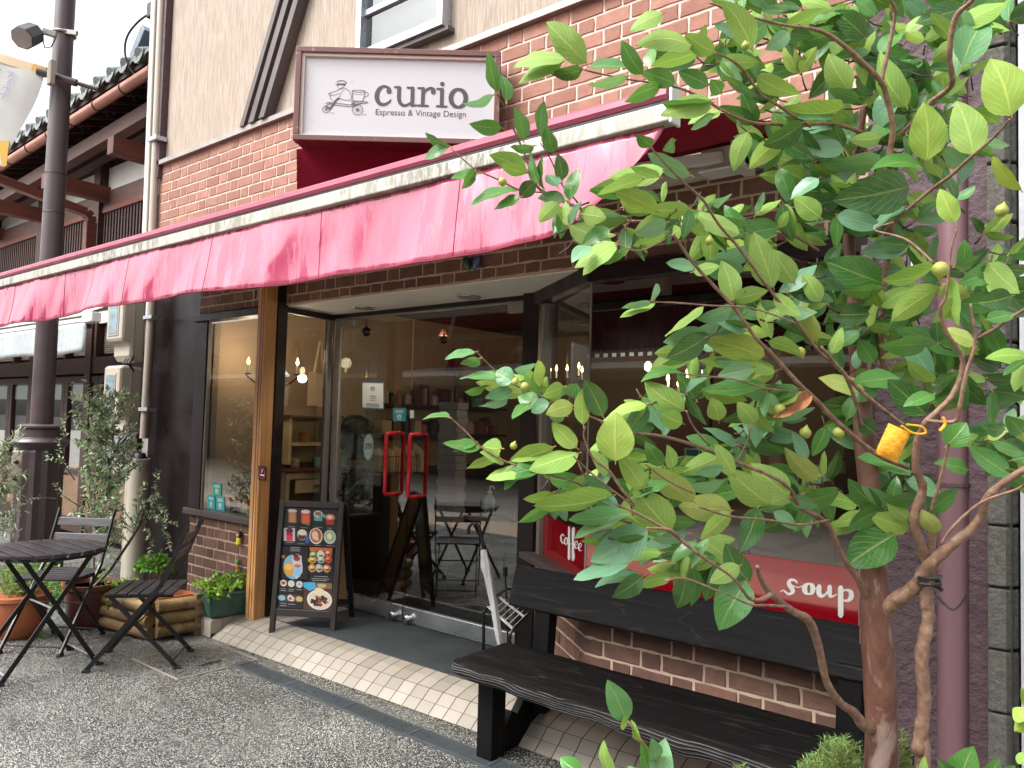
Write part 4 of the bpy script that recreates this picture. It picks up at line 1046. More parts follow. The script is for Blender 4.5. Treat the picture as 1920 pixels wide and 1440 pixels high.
# bent red steel frame of the old awning
q = [onX(x, y, -9.0) for x, y in ((-20, 330), (60, 365), (160, 398))]
zt = q[-1].z
mb = MB(); pts = [q[0], q[2], q[2] + V((0, .05, -.04)), V((q[2].x, q[2].y + .06, zt - .10)), V((q[2].x, q[2].y + .06, 2.3))]
for i in range(len(pts) - 1): mb.bar(pts[i], pts[i + 1], .11, .09)
fo = mb.build('awning_frame', 'red_timber', Hs, bevel=.006)

M['tan_panel'] = simple('tan wooden panel', hexc('6e5640'), .6, var=.2)
# ground storey
mb = MB(); mb.box(-24, -7.0, WY + .02, WY + .12, 2.42, 2.66); mb.build('cornice', 'cream', Hs)
mb = MB(); mb.box(-24, -7.0, WY - .0, WY + .12, 1.83, 2.02); mb.build('lintel', 'old_wood_dk', Hs)
x = -16.4; k = 0
while x < -7.3:
    mb = MB(); mb.box(x, x + .06, WY, WY + .12, 2.0, 2.44); mb.build('transom_post', 'old_wood_dk', Hs)
    mb = MB(); mb.box(x + .1, x + .76, WY + .085, WY + .09, 2.06, 2.40); pn = mb.build('frosted_light', 'trim', Hs)
    mb = MB()
    for j in range(14): mb.box(x + .1, x + .76, WY + .075, WY + .084, 2.07 + j * .024, 2.072 + j * .024 + .006)
    mb.build('louvre', 'grey_pvc', pn)
    x += .86; k += 1
x = -14.0; k = 0
while x < -7.4:
    d = MB(); a, b = x, x + .92; zz = (-.05, 1.80)
    d.box(a, a + .09, WY + .0, WY + .05, *zz); d.box(b - .09, b, WY + .0, WY + .05, *zz); d.box(a + .09, b - .09, WY, WY + .05, 1.72, 1.80); d.box(a + .09, b - .09, WY, WY + .05, -.05, .12); d.box(a + .09, b - .09, WY + .01, WY + .04, .62, .68)
    dd = d.build('sliding_door', 'old_wood_dk', Hs)
    mb = MB(); mb.poly([(a + .09, WY + .03, .12), (b - .09, WY + .03, .12), (b - .09, WY + .03, 1.72), (a + .09, WY + .03, 1.72)]); mb.build('pane', 'glass', dd)
    mb = MB(); mb.box(a + .09, b - .09, WY + .005, WY + .035, .12, .60); mb.build('lower_panel', 'tan_panel', dd)
    mb = MB(); mb.box(a + .12, b - .12, WY + .032, WY + .034, 1.52, 1.70); mb.box(a + .12, b - .12, WY + .05, WY + .054, .7, 1.3, 1); mb.build('poster', ['paper', 'trim'], dd)
    x += .93; k += 1
# neighbour's white roller awning
t = thing('roller_awning', (-10, 3.5, 2.3), 'short white roller awning with a grey hanging valance on the timber house', 'awning')
x1_ = onY(170, 600, 3.2).x
mb = MB(); mb.box(-16, onY(212, 565, 3.5).x, 3.45, 3.60, 2.46, 2.55); mb.build('cassette', 'white_metal', t, bevel=.01)
mb = MB(); mb.box(-16, x1_ - .06, 3.17, 3.24, 2.325, 2.36); mb.box(-16, x1_ - .06, 3.19, 3.22, 2.27, 2.315); mb.build('front_rail', 'white_metal', t, bevel=.006)
mb = MB(); mb.box(x1_ - .12, x1_ + .12, 3.16, 3.25, 2.25, 2.35); mb.build('end_cap', 'white_metal', t, bevel=.012)
mb = MB(); mb.poly([(-16, 3.2, 2.36), (x1_ - .1, 3.2, 2.36), (x1_ - .1, 3.5, 2.5), (-16, 3.5, 2.5)]); cp = mb.build('canopy', 'cream', t); cp.modifiers.new('thick', 'SOLIDIFY').thickness = .004
mb = MB(); nx, ny = 90, 6; vs = []
for i in range(nx + 1):
    for j in range(ny + 1):
        s_, t_ = i / nx, j / ny; x = -16 + (x1_ - .1 + 16) * s_; x -= .12 * t_ ** 2 * max(0, 1 - (1 - s_) / .04)
        vs.append((x, 3.2 + .03 * t_ + .015 * t_ * math.sin(x * 7), 2.272 - .30 * t_ + .01 * t_ * math.sin(x * 3)))
mb.add(vs, [(i * (ny + 1) + j, (i + 1) * (ny + 1) + j, (i + 1) * (ny + 1) + j + 1, i * (ny + 1) + j + 1) for i in range(nx) for j in range(ny)])
v_ = mb.build('valance', simple('pale grey vinyl', hexc('a9b0b3'), .3, var=.08, sc=5), t, smooth=True); v_.modifiers.new('thick', 'SOLIDIFY').thickness = .002

# ================================================================= METERS, PIPES AND CABLES beside the cafe
# slanted meter housings, local frame: +x right, +y back, z up, origin at bottom back centre
def meter(label, loc):
    t = thing('electricity_meter', loc, label, 'electricity meter', 'beige electricity meters')
    mb = MB()
    side = [(.0, .50), (-.15, .515), (-.175, .49), (-.175, .15), (-.165, .13), (-.125, .115), (-.115, .09), (-.115, .02), (-.09, -.02), (-.02, -.03), (0, -.02)]
    mb.prism(side, (-.135, 0, 0), (0, 1, 0), (0, 0, 1), .27)
    mb.build('housing', 'beige_plastic', t, bevel=.02, local=True)
    mb = MB(); mb.box(-.085, .085, -.181, -.174, .17, .45); w = mb.build('window_frame', 'white_pvc', t, bevel=.003, local=True)
    mb = MB(); mb.box(-.070, .070, -.1835, -.181, .185, .435); mb.build('dial_window', simple('meter glass', hexc('6f8088'), .15, var=.3, sc=14, stretch=(1, 1, 3)), w, local=True)
    mb = MB(); mb.box(.134, .139, -.09, -.085, -.02, .51); mb.build('seam', 'grey_pvc', t, local=True)
    return t
p = onY(270, 822, 3.25)
for lab_, z_ in (('lower beige electricity meter with a dark bottom cable loop, below the other one', 1.215), ('upper beige electricity meter whose top is hidden by the red awning', 1.865)):
    t = meter(lab_, (p.x - .20, 3.24, z_)); t.scale = (1.15, 1.2, 1.14)
t = thing('conduit_bundle', (-6.9, 3.2, GZ), 'pair of ivory plastic conduits running up the corner of the cafe', 'conduit')
mb = MB(); a = onY(302, 0, 3.17); b = onY(286, 432, 3.17); mb.tube([b - V((0, 0, .1)), a + V((0, 0, .6))], .033, 18); mb.build('pipe', 'white_pvc', t, smooth=True)
mb = MB(); a = onY(290, 0, 3.19); b = onY(275, 432, 3.19); mb.tube([b - V((0, 0, .1)), a + V((0, 0, .6))], .020, 14); mb.tube([b - V((.045, 0, .1)), a + V((-.045, 0, .6))], .016, 14); mb.build('thin_pipe', 'cream', t, smooth=True)
mb = MB()
for py in (262, ): q = onY(295, py, 3.17); mb.box(q.x - .08, q.x + .07, 3.12, 3.23, q.z - .02, q.z + .02)
mb.build('pipe_clip', 'silver', t, bevel=.004)
t = thing('grey_conduit', (-6.7, 3.15, .9), 'grey beige conduit rising beside the aubergine panel behind the meters', 'conduit')
a = onY(287, 557, 3.16); b = onY(270, 822, 3.16)
mb = MB(); mb.tube([b, a + V((0, 0, .5))], .036, 18); mb.build('pipe', 'grey_pvc', t, smooth=True)
for z in (a.z - .18, b.z + .25): MB().box(a.x - .06, a.x + .09, 3.11, 3.2, z - .015, z + .015).build('pipe_clip', 'silver', t)
t = thing('standing_pipes', (-6.4, 3.1, GZ), 'two thick cream drain pipes standing on the ground below the meters', 'pipe')
mb = MB(); c = onY(262, 860, 3.08); mb.tube([(c.x, 3.08, GZ), (c.x, 3.08, c.z)], .085, 24); mb.build('pipe', 'white_pvc', t, smooth=True)
c2 = onY(240, 860, 3.12); mb = MB(); mb.tube([(c2.x, 3.16, GZ), (c2.x, 3.16, c2.z)], .05, 24); mb.build('pipe', 'white_pvc', t, smooth=True)
t = thing('cable_loops', (-6.7, 3.1, 1), 'tangle of black cables and rubber boots between meter and cream pipes', 'cable')
mb = MB()
for k in range(7):
    x = c2.x + random.uniform(-.05, .22); pts = [(x, 3.14, 1.21), (x + random.uniform(-.1, .1), 3.06 + random.uniform(-.03, .03), 1.12), (x + random.uniform(-.08, .1), 3.05, 1.02), (c.x + random.uniform(-.05, .03), 3.08, .93)]
    mb.tube(spline(pts, 5), .014, 8)
mb.lathe([(.085, .90), (.085, .95), (.04, 1.05)], (c.x, 3.08, 0), 16); mb.lathe([(.05, .93), (.045, 1.04), (.02, 1.05)], (c2.x, 3.16, 0), 16)
for k in range(3):
    x = p.x - .16 + k * .05; mb.tube([(x, 3.15, 1.90), (x + .03, 3.10, 1.82), (x, 3.16, 1.74)], .013, 8)
mb.build('cable', 'black', t, smooth=True)
t = thing('overhead_cable', (-7.2, 3.0, 4.6), 'black cable hanging in a big loop from the top of the conduits', 'cable')
dd_ = 7.6
pts = [at(x, y, dd_) for x, y in ((290, 20), (262, 38), (240, 65), (234, 95), (242, 125), (258, 145), (280, 156))]
mb = MB(); mb.tube(spline(pts, 6), .011, 8); mb.tube([at(288, -20, dd_ - .1), at(284, 120, dd_ - .1), at(281, 300, dd_ - .15), at(273, 445, dd_ - .15)], .010, 8); mb.tube([at(298, -20, dd_ - .1), at(284, 60, dd_ - .1), at(284, 160, dd_)], .008, 8); mb.build('cable', 'black', t, smooth=True)
mb = MB(); q = at(288, 24, dd_); mb.box(q.x - .05, q.x + .06, q.y - .05, q.y + .05, q.z - .06, q.z + .09); mb.build('clamp', 'black_iron', t, bevel=.01)
mb = MB(); q = at(276, 88, 8.2); mb.bar(q + V((-.1, 0, -.14)), q + V((.15, .0, .12)), .25, .12); mb.build('splice_box', simple('slate box', hexc('5b6673'), .5), t, bevel=.01)
# ================================================================= WINDOW LETTERING AND STICKERS
def hitplane(px, py, o, n):
    d = ray(px, py); return CAM + d * ((o - CAM).dot(n) / d.dot(n))
def pxplane(o, n, cx, cy, off=0):
    n = V(n).normalized(); return lambda x, y: hitplane(x + cx, y + cy, V(o), n) + n * off
WK = 1.22
# "coffee" inside the angled pane
cx, cy = 1070, 1020
fc = pxplane(V((-2.69, 3.637, 0)) + rn * .007, rn, cx, cy)
Q = lambda pts, ox, oy, k: [(ox + x / k - cx, oy + y / k - cy) + ((w / k,) if w else ()) for x, y, w in pts]
z5 = lambda *p: Q(p, 900, 980, 5.1429)
T_ = MB()
stroke(T_, z5((812, 128, 9), (797, 112, 9), (784, 135, 13), (786, 172, 14), (800, 198, 9), (817, 188, 7)), 2, fc)
stroke(T_, z5(*[(832 + 15 * math.cos(a * .785), 178 + 33 * math.sin(a * .785), 7 + 5 * abs(math.cos(a * .785))) for a in range(9)]), 2, fc)
stroke(T_, z5((861, 44, 16), (861, 350, 20)), 2, fc, smooth=False); stroke(T_, z5((897, 56, 16), (899, 362, 20)), 2, fc, smooth=False)
stroke(T_, z5((846, 200, 5), (880, 205, 5), (925, 196, 5)), 1, fc)
stroke(T_, z5((893, 60, 7), (912, 50, 7), (912, 110, 6), (900, 190, 5)), 1, fc); stroke(T_, z5((899, 365, 6), (912, 340, 6), (910, 290, 5)), 1, fc)
for dx_, dy_ in ((0, 0), (38, 22)):
    stroke(T_, z5((918 + dx_, 222 + dy_, 5), (940 + dx_, 205 + dy_, 6), (938 + dx_, 182 + dy_, 7), (924 + dx_, 180 + dy_, 8), (914 + dx_, 210 + dy_, 12), (922 + dx_, 244 + dy_, 10), (940 + dx_, 245 + dy_, 6)), 2, fc)
T_.build('coffee_lettering', 'white_letter', rw)
cx, cy = 1530, 1120
fs_ = pxplane((0, F - .007, 0), (0, -1, 0), cx, cy)
z8 = lambda *p: Q(p, 1340, 1080, 3.3103)
T_ = MB()
stroke(T_, z8((513, 42, 9), (497, 26, 12), (470, 26, 16), (462, 48, 22), (478, 72, 26), (486, 97, 20), (462, 112, 12), (440, 98, 10), (425, 88, 6), (407, 98, 4)), 2, fs_)
stroke(T_, z8((486, 60, 5), (520, 70, 5), (550, 60, 5)), 2, fs_)
stroke(T_, z8(*[(585 + 26 * math.cos(a * .785), 80 + 32 * math.sin(a * .785), 9 + 18 * abs(math.cos(a * .785))) for a in range(9)]), 2, fs_)
stroke(T_, z8((600, 80, 6), (625, 78, 6), (640, 66, 6)), 2, fs_)
stroke(T_, z8((650, 62, 24), (648, 105, 26), (665, 124, 18), (690, 112, 10), (705, 90, 10)), 2, fs_); stroke(T_, z8((715, 66, 24), (716, 118, 22), (735, 125, 10), (758, 112, 6)), 2, fs_)
stroke(T_, z8((783, 72, 28), (783, 245, 28)), 2, fs_, smooth=False)
stroke(T_, z8((790, 100, 8), (815, 86, 10), (845, 98, 22), (848, 130, 26), (828, 152, 16), (800, 150, 10)), 2, fs_)
T_.build('soup_lettering', 'white_letter', fw)
T_ = MB(); e5 = lambda *p: Q(p, 960, 780, 3.5556)        # small white doodle on the band, mostly behind leaves
stroke(T_, e5((1405, 1110, 5), (1430, 1120, 5), (1440, 1140, 5)), 1, fs_); stroke(T_, e5(*[(1408 + 14 * math.cos(a * .785), 1135 + 12 * math.sin(a * .785), 4) for a in range(9)]), 1, fs_)
stroke(T_, e5((1470, 1060, 4), (1490, 1090, 4), (1500, 1110, 4)), 1, fs_); stroke(T_, e5(*[(1480 + 20 * math.cos(a * .785), 1085 + 22 * math.sin(a * .785), 4) for a in range(9)]), 1, fs_)
T_.build('doodle', 'white_letter', fw)
WK = 1.0

def sheet(name, c, y, mat, label, cat, th=.002, group=None):
    """flat sheet fixed parallel to the front; c = four photo corners TL TR BR BL"""
    q = [onY(a, b, y) for a, b in c]; mb = MB(); n = V((0, -th, 0))
    mb.hexa([q[3], q[2], q[2] - n, q[3] - n, q[0], q[1], q[1] - n, q[0] - n]) if 0 else mb.add([p for p in q] + [p + n for p in q], [(3, 2, 1, 0), (4, 5, 6, 7), (0, 1, 5, 4), (1, 2, 6, 5), (2, 3, 7, 6), (3, 0, 4, 7)])
    o = mb.build(name, mat)
    return tag(o, label, cat, group), q
def onsheet(q, s, t, d=.003): return q[0] + (q[1] - q[0]) * s + (q[3] - q[0]) * t + V((0, -d, 0))
# notice on the door
o, q = sheet('door_notice', ((680, 716), (719, 717), (719, 767), (680, 766)), 3.705, 'paper', 'white paper notice with a blue edge taped inside the left glass door', 'notice')
mb = MB()
for (a, b, c_, d, m_) in ((0, 1, 0, .03, 1), (0, 1, .95, 1, 1)): mb.poly([onsheet(q, a, c_), onsheet(q, b, c_), onsheet(q, b, d), onsheet(q, a, d)], m_)
for t_, a, b in ((.50, .40, .64), (.53, .40, .64), (.60, .36, .66), (.68, .38, .62), (.80, .2, .8), (.84, .16, .84), (.89, .22, .8)): mb.poly([onsheet(q, a, t_, .0034), onsheet(q, b, t_, .0034), onsheet(q, b, t_ + .014, .0034), onsheet(q, a, t_ + .014, .0034)], 0)
fo_ = lambda x, y: onsheet(q, x, y, .0034)
stroke(mb, [(.5 + .1 * math.cos(a * .6), .24 + .07 * math.sin(a * .6)) for a in range(11)], .015, fo_, m=0, off=0); stroke(mb, [(.44, .27), (.5, .2), (.56, .27)], .02, fo_, m=0, off=0)
mb.build('print', ['ink', plain('blue edge', hexc('3f6f9a'), .5)], o)
# round OPEN sign
oc = onY(691, 838, 3.704); ox = V((.052, 0, 0)); oz = V((0, 0, .100))
mb = MB(); mb.prism([(.052 * math.cos(a * math.pi / 16) * (1 + .02 * (a % 2)), .094 * math.sin(a * math.pi / 16) * (1 + .015 * (a % 2))) for a in range(32)], oc, (1, 0, 0), (0, 0, 1), .003)
og = tag(mb.build('open_sign', simple('pale mint card', hexc('a9bdb4'), .5, var=.04)), 'oval pale mint sign reading OPEN hung inside the left glass door', 'open sign')
mb = MB(); fo_ = lambda x, y: oc + V((x * .052, -.0045, -y * .10))
stroke(mb, [(.86 * math.cos(a * .3927), .88 * math.sin(a * .3927)) for a in range(17)], .03, fo_, off=0)
mb.build('rim_line', 'ink', og)
text_mesh('OPEN', .062, oc + V((-.038, -.0042, -.016)), (1, 0, .06), (.18, 0, 1), 'lettering', 'ink', og, width=.078, off=.0004, bold=.01)
text_mesh('we are', .018, oc + V((-.014, -.0042, .048)), (1, 0, .0), (0, 0, 1), 'lettering', 'ink', og, width=.028, off=.0004)
text_mesh('thanks', .016, oc + V((-.014, -.0042, -.06)), (1, 0, .0), (0, 0, 1), 'lettering', 'ink', og, width=.028, off=.0004)
def sticker(c, y, mat, label):
    o, q = sheet('window_sticker', c, y, mat, label, 'sticker', .0015, 'teal shop stickers')
    mb = MB(); f_ = lambda x, yy: onsheet(q, x, yy, .002)
    for t_ in (.16, .24, .32): mb.poly([onsheet(q, .2, t_, .002), onsheet(q, .8, t_, .002), onsheet(q, .8, t_ + .04, .002), onsheet(q, .2, t_ + .04, .002)])
    stroke(mb, [(.5 + .17 * math.cos(a * .785), .62 + .13 * math.sin(a * .785)) for a in range(9)], .05, f_, off=0); stroke(mb, [(.4, .68), (.5, .56), (.6, .68)], .07, f_, off=0)
    for t_ in (.82,): mb.poly([onsheet(q, .3, t_, .002), onsheet(q, .7, t_, .002), onsheet(q, .7, t_ + .05, .002), onsheet(q, .3, t_ + .05, .002)])
    mb.build('print', 'paper', o); return o
sticker(((737, 765), (761, 765), (761, 790), (737, 790)), 3.704, 'teal', 'square teal sticker on the glass door above the red handle')
sticker(((399, 905), (415, 907), (415, 930), (399, 927)), 3.207, 'teal2', 'green teal sticker, upper one of three at the corner of the left window')
sticker(((389, 927), (403, 929), (403, 956), (389, 953)), 3.207, 'teal', 'blue teal sticker at lower left of the three on the left window')
sticker(((405, 930), (421, 932), (421, 959), (405, 956)), 3.207, 'teal', 'blue teal sticker at lower right of the three on the left window')
o, q = sheet('qr_label', ((769, 769), (776, 769), (776, 784), (769, 784)), 3.704, 'paper', 'small white label on the right glass door beside the teal sticker', 'label')
# no smoking plate on the timber post
o, q = sheet('no_smoking_plate', ((485, 873), (500, 875), (500, 902), (485, 900)), 3.050, 'black_gloss', 'small black no smoking plate with a red ring on the timber post', 'plate', .003)
mb = MB(); f_ = lambda x, yy: onsheet(q, x, yy, .0045)
stroke(mb, [(.5 + .33 * math.cos(a * .6283), .5 + .36 * math.sin(a * .6283)) for a in range(11)], .09, f_, m=0, off=0)
stroke(mb, [(.3, .62), (.72, .62)], .1, f_, m=1, off=.0003); stroke(mb, [(.42, .45), (.5, .35), (.56, .25)], .09, f_, m=1, off=.0003)
mb.build('symbol', [plain('red ring', hexc('b01c2e'), .5), 'paper'], o)
# number plate
q0 = onY(1710, 490, 3.08)
text_mesh('1', .045, V((-.633, 3.080, 1.997)), (1, 0, 0), (0, 0, 1), 'digit', 'white_letter', npo, off=.001, bold=.03)

# wall ornaments
p = onY(450, 1003, 3.19)
t = thing('hanging_doll', p, 'tiny painted doll charm with dark hair and yellow top hanging on the lower brick wall', 'ornament')
mb = MB(); mb.ball(p + V((0, -.005, .005)), .024, 0, 12, (1, .8, 1.1)); mb.build('hair', plain('black hair', hexc('1c1618'), .5), t, smooth=True)
mb = MB(); mb.ball(p + V((.004, -.018, .0)), .014, 0, 12); mb.build('face', plain('doll face', hexc('d9a98c'), .5), t, smooth=True)
mb = MB(); mb.lathe([(.008, 0), (.018, -.01), (.022, -.045), (.0, -.075)], p + V((0, -.008, -.02)), 12); mb.build('dress', plain('yellow dress', hexc('d8c23a'), .5), t, smooth=True)
mb = MB(); mb.tube([p + V((0, -.004, -.09)), p + V((0, -.004, -.17))], .0015, 5); mb.build('string', 'black', t)
mb = MB(); c_ = p + V((.0, -.006, -.20)); 
for k, mi_ in ((0, 0), (1, 1), (2, 2)): mb.lathe([(.0, .03), (.014, .015), (.016, -.005), (.006, -.03)], c_ + V((0, 0, -.035 * k)), 10, m=mi_)
mb.build('charm', [plain('leaf green', hexc('3f7a45'), .5), plain('orange paint', hexc('c8642a'), .5), plain('pale green', hexc('86a05a'), .5)], t, smooth=True)
p = onY(890, 492, 3.195)
t = thing('ceramic_birds', p, 'pair of small green and blue ceramic birds fixed on the brown brick lintel', 'ornament')
for dx_, mt, s in ((-.045, simple('green glaze', hexc('3d5a3a'), .25), -1), (.03, simple('blue glaze', hexc('4b5f8a'), .25), 1)):
    mb = MB(); mb.lathe([(.002, -.055), (.014, -.035), (.024, 0), (.02, .022), (.010, .035)], p + V((dx_, -.014, 0)), 12, axis=(s * .35, 0, 1)); mb.ball(p + V((dx_ + s * .016, -.016, .038)), .016, 0, 10); mb.lathe([(.006, 0), (0, .018)], p + V((dx_ + s * .028, -.018, .038)), 8, axis=(s, 0, -.2)); mb.build('bird', mt, t, smooth=True)
mb = MB(); mb.tube([p + V((-.08, -.008, -.02)), p + V((.08, -.008, -.035))], .006, 8); mb.build('branch', 'brown_pot', t, smooth=True)
p = onY(487, 551, 3.195)
t = thing('wall_tile_pair', p, 'two small painted tiles on the brick lintel beside the timber post', 'ornament')
mb = MB(); mb.box(p.x - .025, p.x + .03, 3.188, 3.2, p.z - .035, p.z + .035); mb.box(p.x - .085, p.x - .06, 3.19, 3.2, p.z - .03, p.z + .03); mb.build('tile', simple('painted tile', hexc('a08a80'), .3, var=.5, sc=60), t, bevel=.003)

# ================================================================= MENU BOARD
fA, fB = V((-4.44, 3.01, -.034)), V((-4.07, 3.255, .0))
bu = V((fB.x - fA.x, fB.y - fA.y, 0)); bw = bu.length; bu.normalize(); bn = V((bu.y, -bu.x, 0))
t = thing('menu_board', (fA + fB) / 2, 'weathered black A-frame menu board with photos of drinks and food by the doorway', 'menu board')
bh = .865; bup = (V((0, 0, bh)) - bn * .10).normalized()
def bp(a, h, d=0): return fA + V((0, 0, -fA.z * a / bw * 0)) + bu * a + bup * h + bn * d * 1.0
bnn = bu.cross(bup).normalized(); bnn = bnn if bnn.dot(bn) > 0 else -bnn
def bb(mb, a0, a1, h0, h1, d0, d1, m=0):
    P_ = [bu * a + bnn * d for a, d in ((a0, d1), (a1, d1), (a1, d0), (a0, d0))]
    mb.hexa([fA + p + bup * h0 for p in P_] + [fA + p + bup * h1 for p in P_], m)
fmat = wood('worn black frame', hexc('221c1a'), hexc('40352f'), 26, (1, 1, .08), .5, .4)
fm2 = simple('worn black paint', hexc('2a2321'), .5, var=.3, sc=12, wear=(hexc('8a6a4e'), 26, .66))
mb = MB(); bb(mb, 0, .034, 0, bh, -.012, .018); bb(mb, bw - .034, bw, .03, bh, -.012, .018); bb(mb, .034, bw - .034, bh - .042, bh, -.012, .016); bb(mb, .034, bw - .034, .115, .160, -.012, .016)
mb.build('front_frame', fm2, t, bevel=.004)
mb = MB(); bb(mb, .03, bw - .03, .155, bh - .04, -.008, -.002); pnl = mb.build('panel', 'black_gloss', t)
# menu prints
def bs_(s, t_): 
    a = .036 + s * (bw - .072); h = (bh - .046) - t_ * (bh - .046 - .162); return fA + bu * a + bup * h + bnn * .0
def cst(x, y):
    xl = 632 - (y - 360) * .083; xr = 1008 - (y - 360) * .085
    return ((x - xl) / (xr - xl), (y - 360) / 690)
cols = {}
def cm(h):
    if h not in cols: cols[h] = plain('print ' + h, hexc(h), .35)
    return cols[h]
food = {}
lay = 0
def pr_poly(key, pts, h, lv):
    food.setdefault(key, []).append((pts, h, lv))
def rect(key, x0, y0, x1, y1, h, lv=1): pr_poly(key, [cst(x0, y0), cst(x1, y0), cst(x1, y1), cst(x0, y1)], h, lv)
def ell(key, x, y, rx, ry, h, lv=2, n=22, j=0): pr_poly(key, [cst(x + rx * math.cos(a * 2 * math.pi / n) * (1 + random.uniform(-j, j)), y + ry * math.sin(a * 2 * math.pi / n) * (1 + random.uniform(-j, j))) for a in range(n)], h, lv)
K = 'hot_drinks'
rect(K, 622, 362, 815, 620, '2b2b2e'); rect(K, 818, 362, 1004, 620, '26272b')
rect(K, 652, 378, 712, 465, '8a5636', 2); rect(K, 660, 395, 704, 462, 'b98a5c', 3); ell(K, 682, 382, 32, 12, 'cfc4b4', 4); rect(K, 742, 380, 806, 462, 'b8452c', 2); rect(K, 752, 410, 798, 470, 'e06a3e', 3); ell(K, 775, 385, 32, 14, 'e9cfc0', 4); ell(K, 788, 470, 18, 9, '5a8a3a', 4)
ell(K, 862, 398, 32, 24, 'c9d3cc', 2); rect(K, 835, 400, 890, 445, '6aa9a2', 2); ell(K, 862, 396, 24, 14, '9a6a42', 4); ell(K, 900, 408, 12, 12, '6aa9a2', 2)
ell(K, 945, 420, 38, 27, 'b43d30', 2); ell(K, 945, 416, 30, 19, 'd9a77c', 3); ell(K, 945, 416, 14, 9, 'f0e2cd', 4); rect(K, 918, 440, 970, 468, 'b43d30', 2)
rect(K, 620, 503, 700, 592, 'cfcac6', 2); ell(K, 662, 520, 26, 18, '6a2238', 3, j=.15); rect(K, 640, 535, 684, 590, 'd6425a', 3); rect(K, 640, 535, 684, 555, 'b52c4c', 4)
ell(K, 750, 545, 36, 38, 'b9a98c', 2); ell(K, 750, 530, 30, 20, 'e4dccb', 3); ell(K, 748, 560, 26, 18, '4f3a28', 3); ell(K, 785, 575, 14, 30, '3a62a8', 3)
ell(K, 846, 550, 46, 56, 'e2dbd0', 2); ell(K, 846, 548, 39, 48, 'b9623c', 3); ell(K, 840, 545, 22, 30, 'eccfb0', 4, j=.12); ell(K, 852, 570, 14, 12, 'eccfb0', 4)
ell(K, 942, 552, 42, 48, 'c9cfc4', 2); ell(K, 940, 548, 35, 40, 'a9b98a', 3); ell(K, 940, 548, 16, 20, 'dfe6cf', 4); rect(K, 705, 465, 815, 500, '1b1b1e', 2)
for x0, x1, y in ((640, 690, 600), (720, 770, 606), (840, 880, 612), (920, 975, 612), (650, 700, 492), (740, 790, 494), (845, 890, 488), (925, 960, 490)): rect(K, x0, y, x1, y + 3, 'a9a9a9', 5)
K = 'sandwich_menu'
rect(K, 606, 628, 790, 850, '232327'); ell(K, 686, 768, 68, 84, '7fb4cc', 2); ell(K, 660, 785, 42, 44, 'd8a044', 3, j=.16); ell(K, 655, 770, 26, 22, 'ecc065', 4, j=.2); 
pr_poly(K, [cst(680, 700), cst(745, 690), cst(752, 800), cst(712, 850), cst(684, 815)], 'c9ced8', 3); ell(K, 714, 708, 30, 26, 'e2cfa8', 4, j=.1); ell(K, 714, 708, 22, 18, '8a2f4a', 5, j=.2); ell(K, 708, 690, 20, 8, '2d3a26', 5); ell(K, 718, 760, 24, 12, 'd9705c', 5); rect(K, 688, 775, 738, 830, '8fc6e8', 4)
for y in (632, 644, 656): rect(K, 668, y, 735, y + 3, 'b5b5b5', 3)
rect(K, 606, 690, 630, 712, 'b0722c', 2)
K = 'burger_menu'
rect(K, 796, 625, 962, 866, '1d1d20'); rect(K, 802, 628, 958, 652, 'c8683c', 2)
for (x, y, rx, ry, h) in ((828, 680, 30, 30, '6d9a3c'), (820, 715, 30, 22, 'd7a63e'), (878, 675, 26, 28, 'cfd3d8'), (878, 712, 26, 24, '8fb7bd'), (930, 665, 26, 22, 'd8613a'), (930, 705, 26, 28, 'c8452c'), (818, 770, 28, 28, 'c98f4c'), (866, 768, 26, 28, 'b7b7b9'), (918, 768, 28, 28, 'cc8250')): ell(K, x, y, rx, ry, h, 2, j=.12); ell(K, x - 4, y - 6, rx * .5, ry * .4, 'e8d6a0' if h != 'c8452c' else 'e88a6a', 3, j=.2); ell(K, x + 3, y + 8, rx * .6, ry * .25, '6a4a2c', 3, j=.2)
for x0, x1, y in ((830, 925, 822), (812, 935, 838), (820, 920, 850)): rect(K, x0, y, x1, y + 3, 'c5c5c5', 3)
K = 'side_menu'
rect(K, 588, 858, 752, 1045, '1e1e22'); rect(K, 588, 858, 752, 906, '3c3834', 2); rect(K, 588, 955, 752, 1002, '4a4238', 2)
for (x, y, h) in ((620, 880, 'c04a44'), (674, 882, 'd7cfc4'), (730, 884, 'a9b4c4')): ell(K, x, y, 22, 22, 'e9e6df', 3); ell(K, x, y, 15, 14, h, 4, j=.2)
ell(K, 608, 980, 26, 18, '8fc0d8', 3); ell(K, 672, 980, 24, 20, 'ddd3cc', 3, j=.3); ell(K, 668, 982, 12, 10, 'c0504a', 4, j=.2); ell(K, 728, 982, 26, 18, 'd8b06a', 3, j=.15)
for x0, x1, y in ((595, 635, 918), (655, 695, 918), (708, 748, 918), (595, 640, 930), (655, 690, 930), (600, 640, 1015), (650, 700, 1018), (600, 640, 1030)): rect(K, x0, y, x1, y + 3, 'b5b5b5', 3)
K = 'dessert_menu'
rect(K, 756, 864, 955, 1050, '4e3026'); pr_poly(K, [cst(756, 870), cst(838, 864), cst(845, 905), cst(800, 925), cst(758, 900)], '4fb0d8', 2); rect(K, 845, 866, 955, 905, '8c6a4c', 2); ell(K, 885, 885, 34, 14, 'c9b48a', 3, j=.2)
ell(K, 868, 980, 86, 68, 'efe9dc', 3); ell(K, 868, 982, 76, 58, 'e3d8c4', 4); ell(K, 866, 925, 34, 26, 'efe0b4', 6, j=.06)
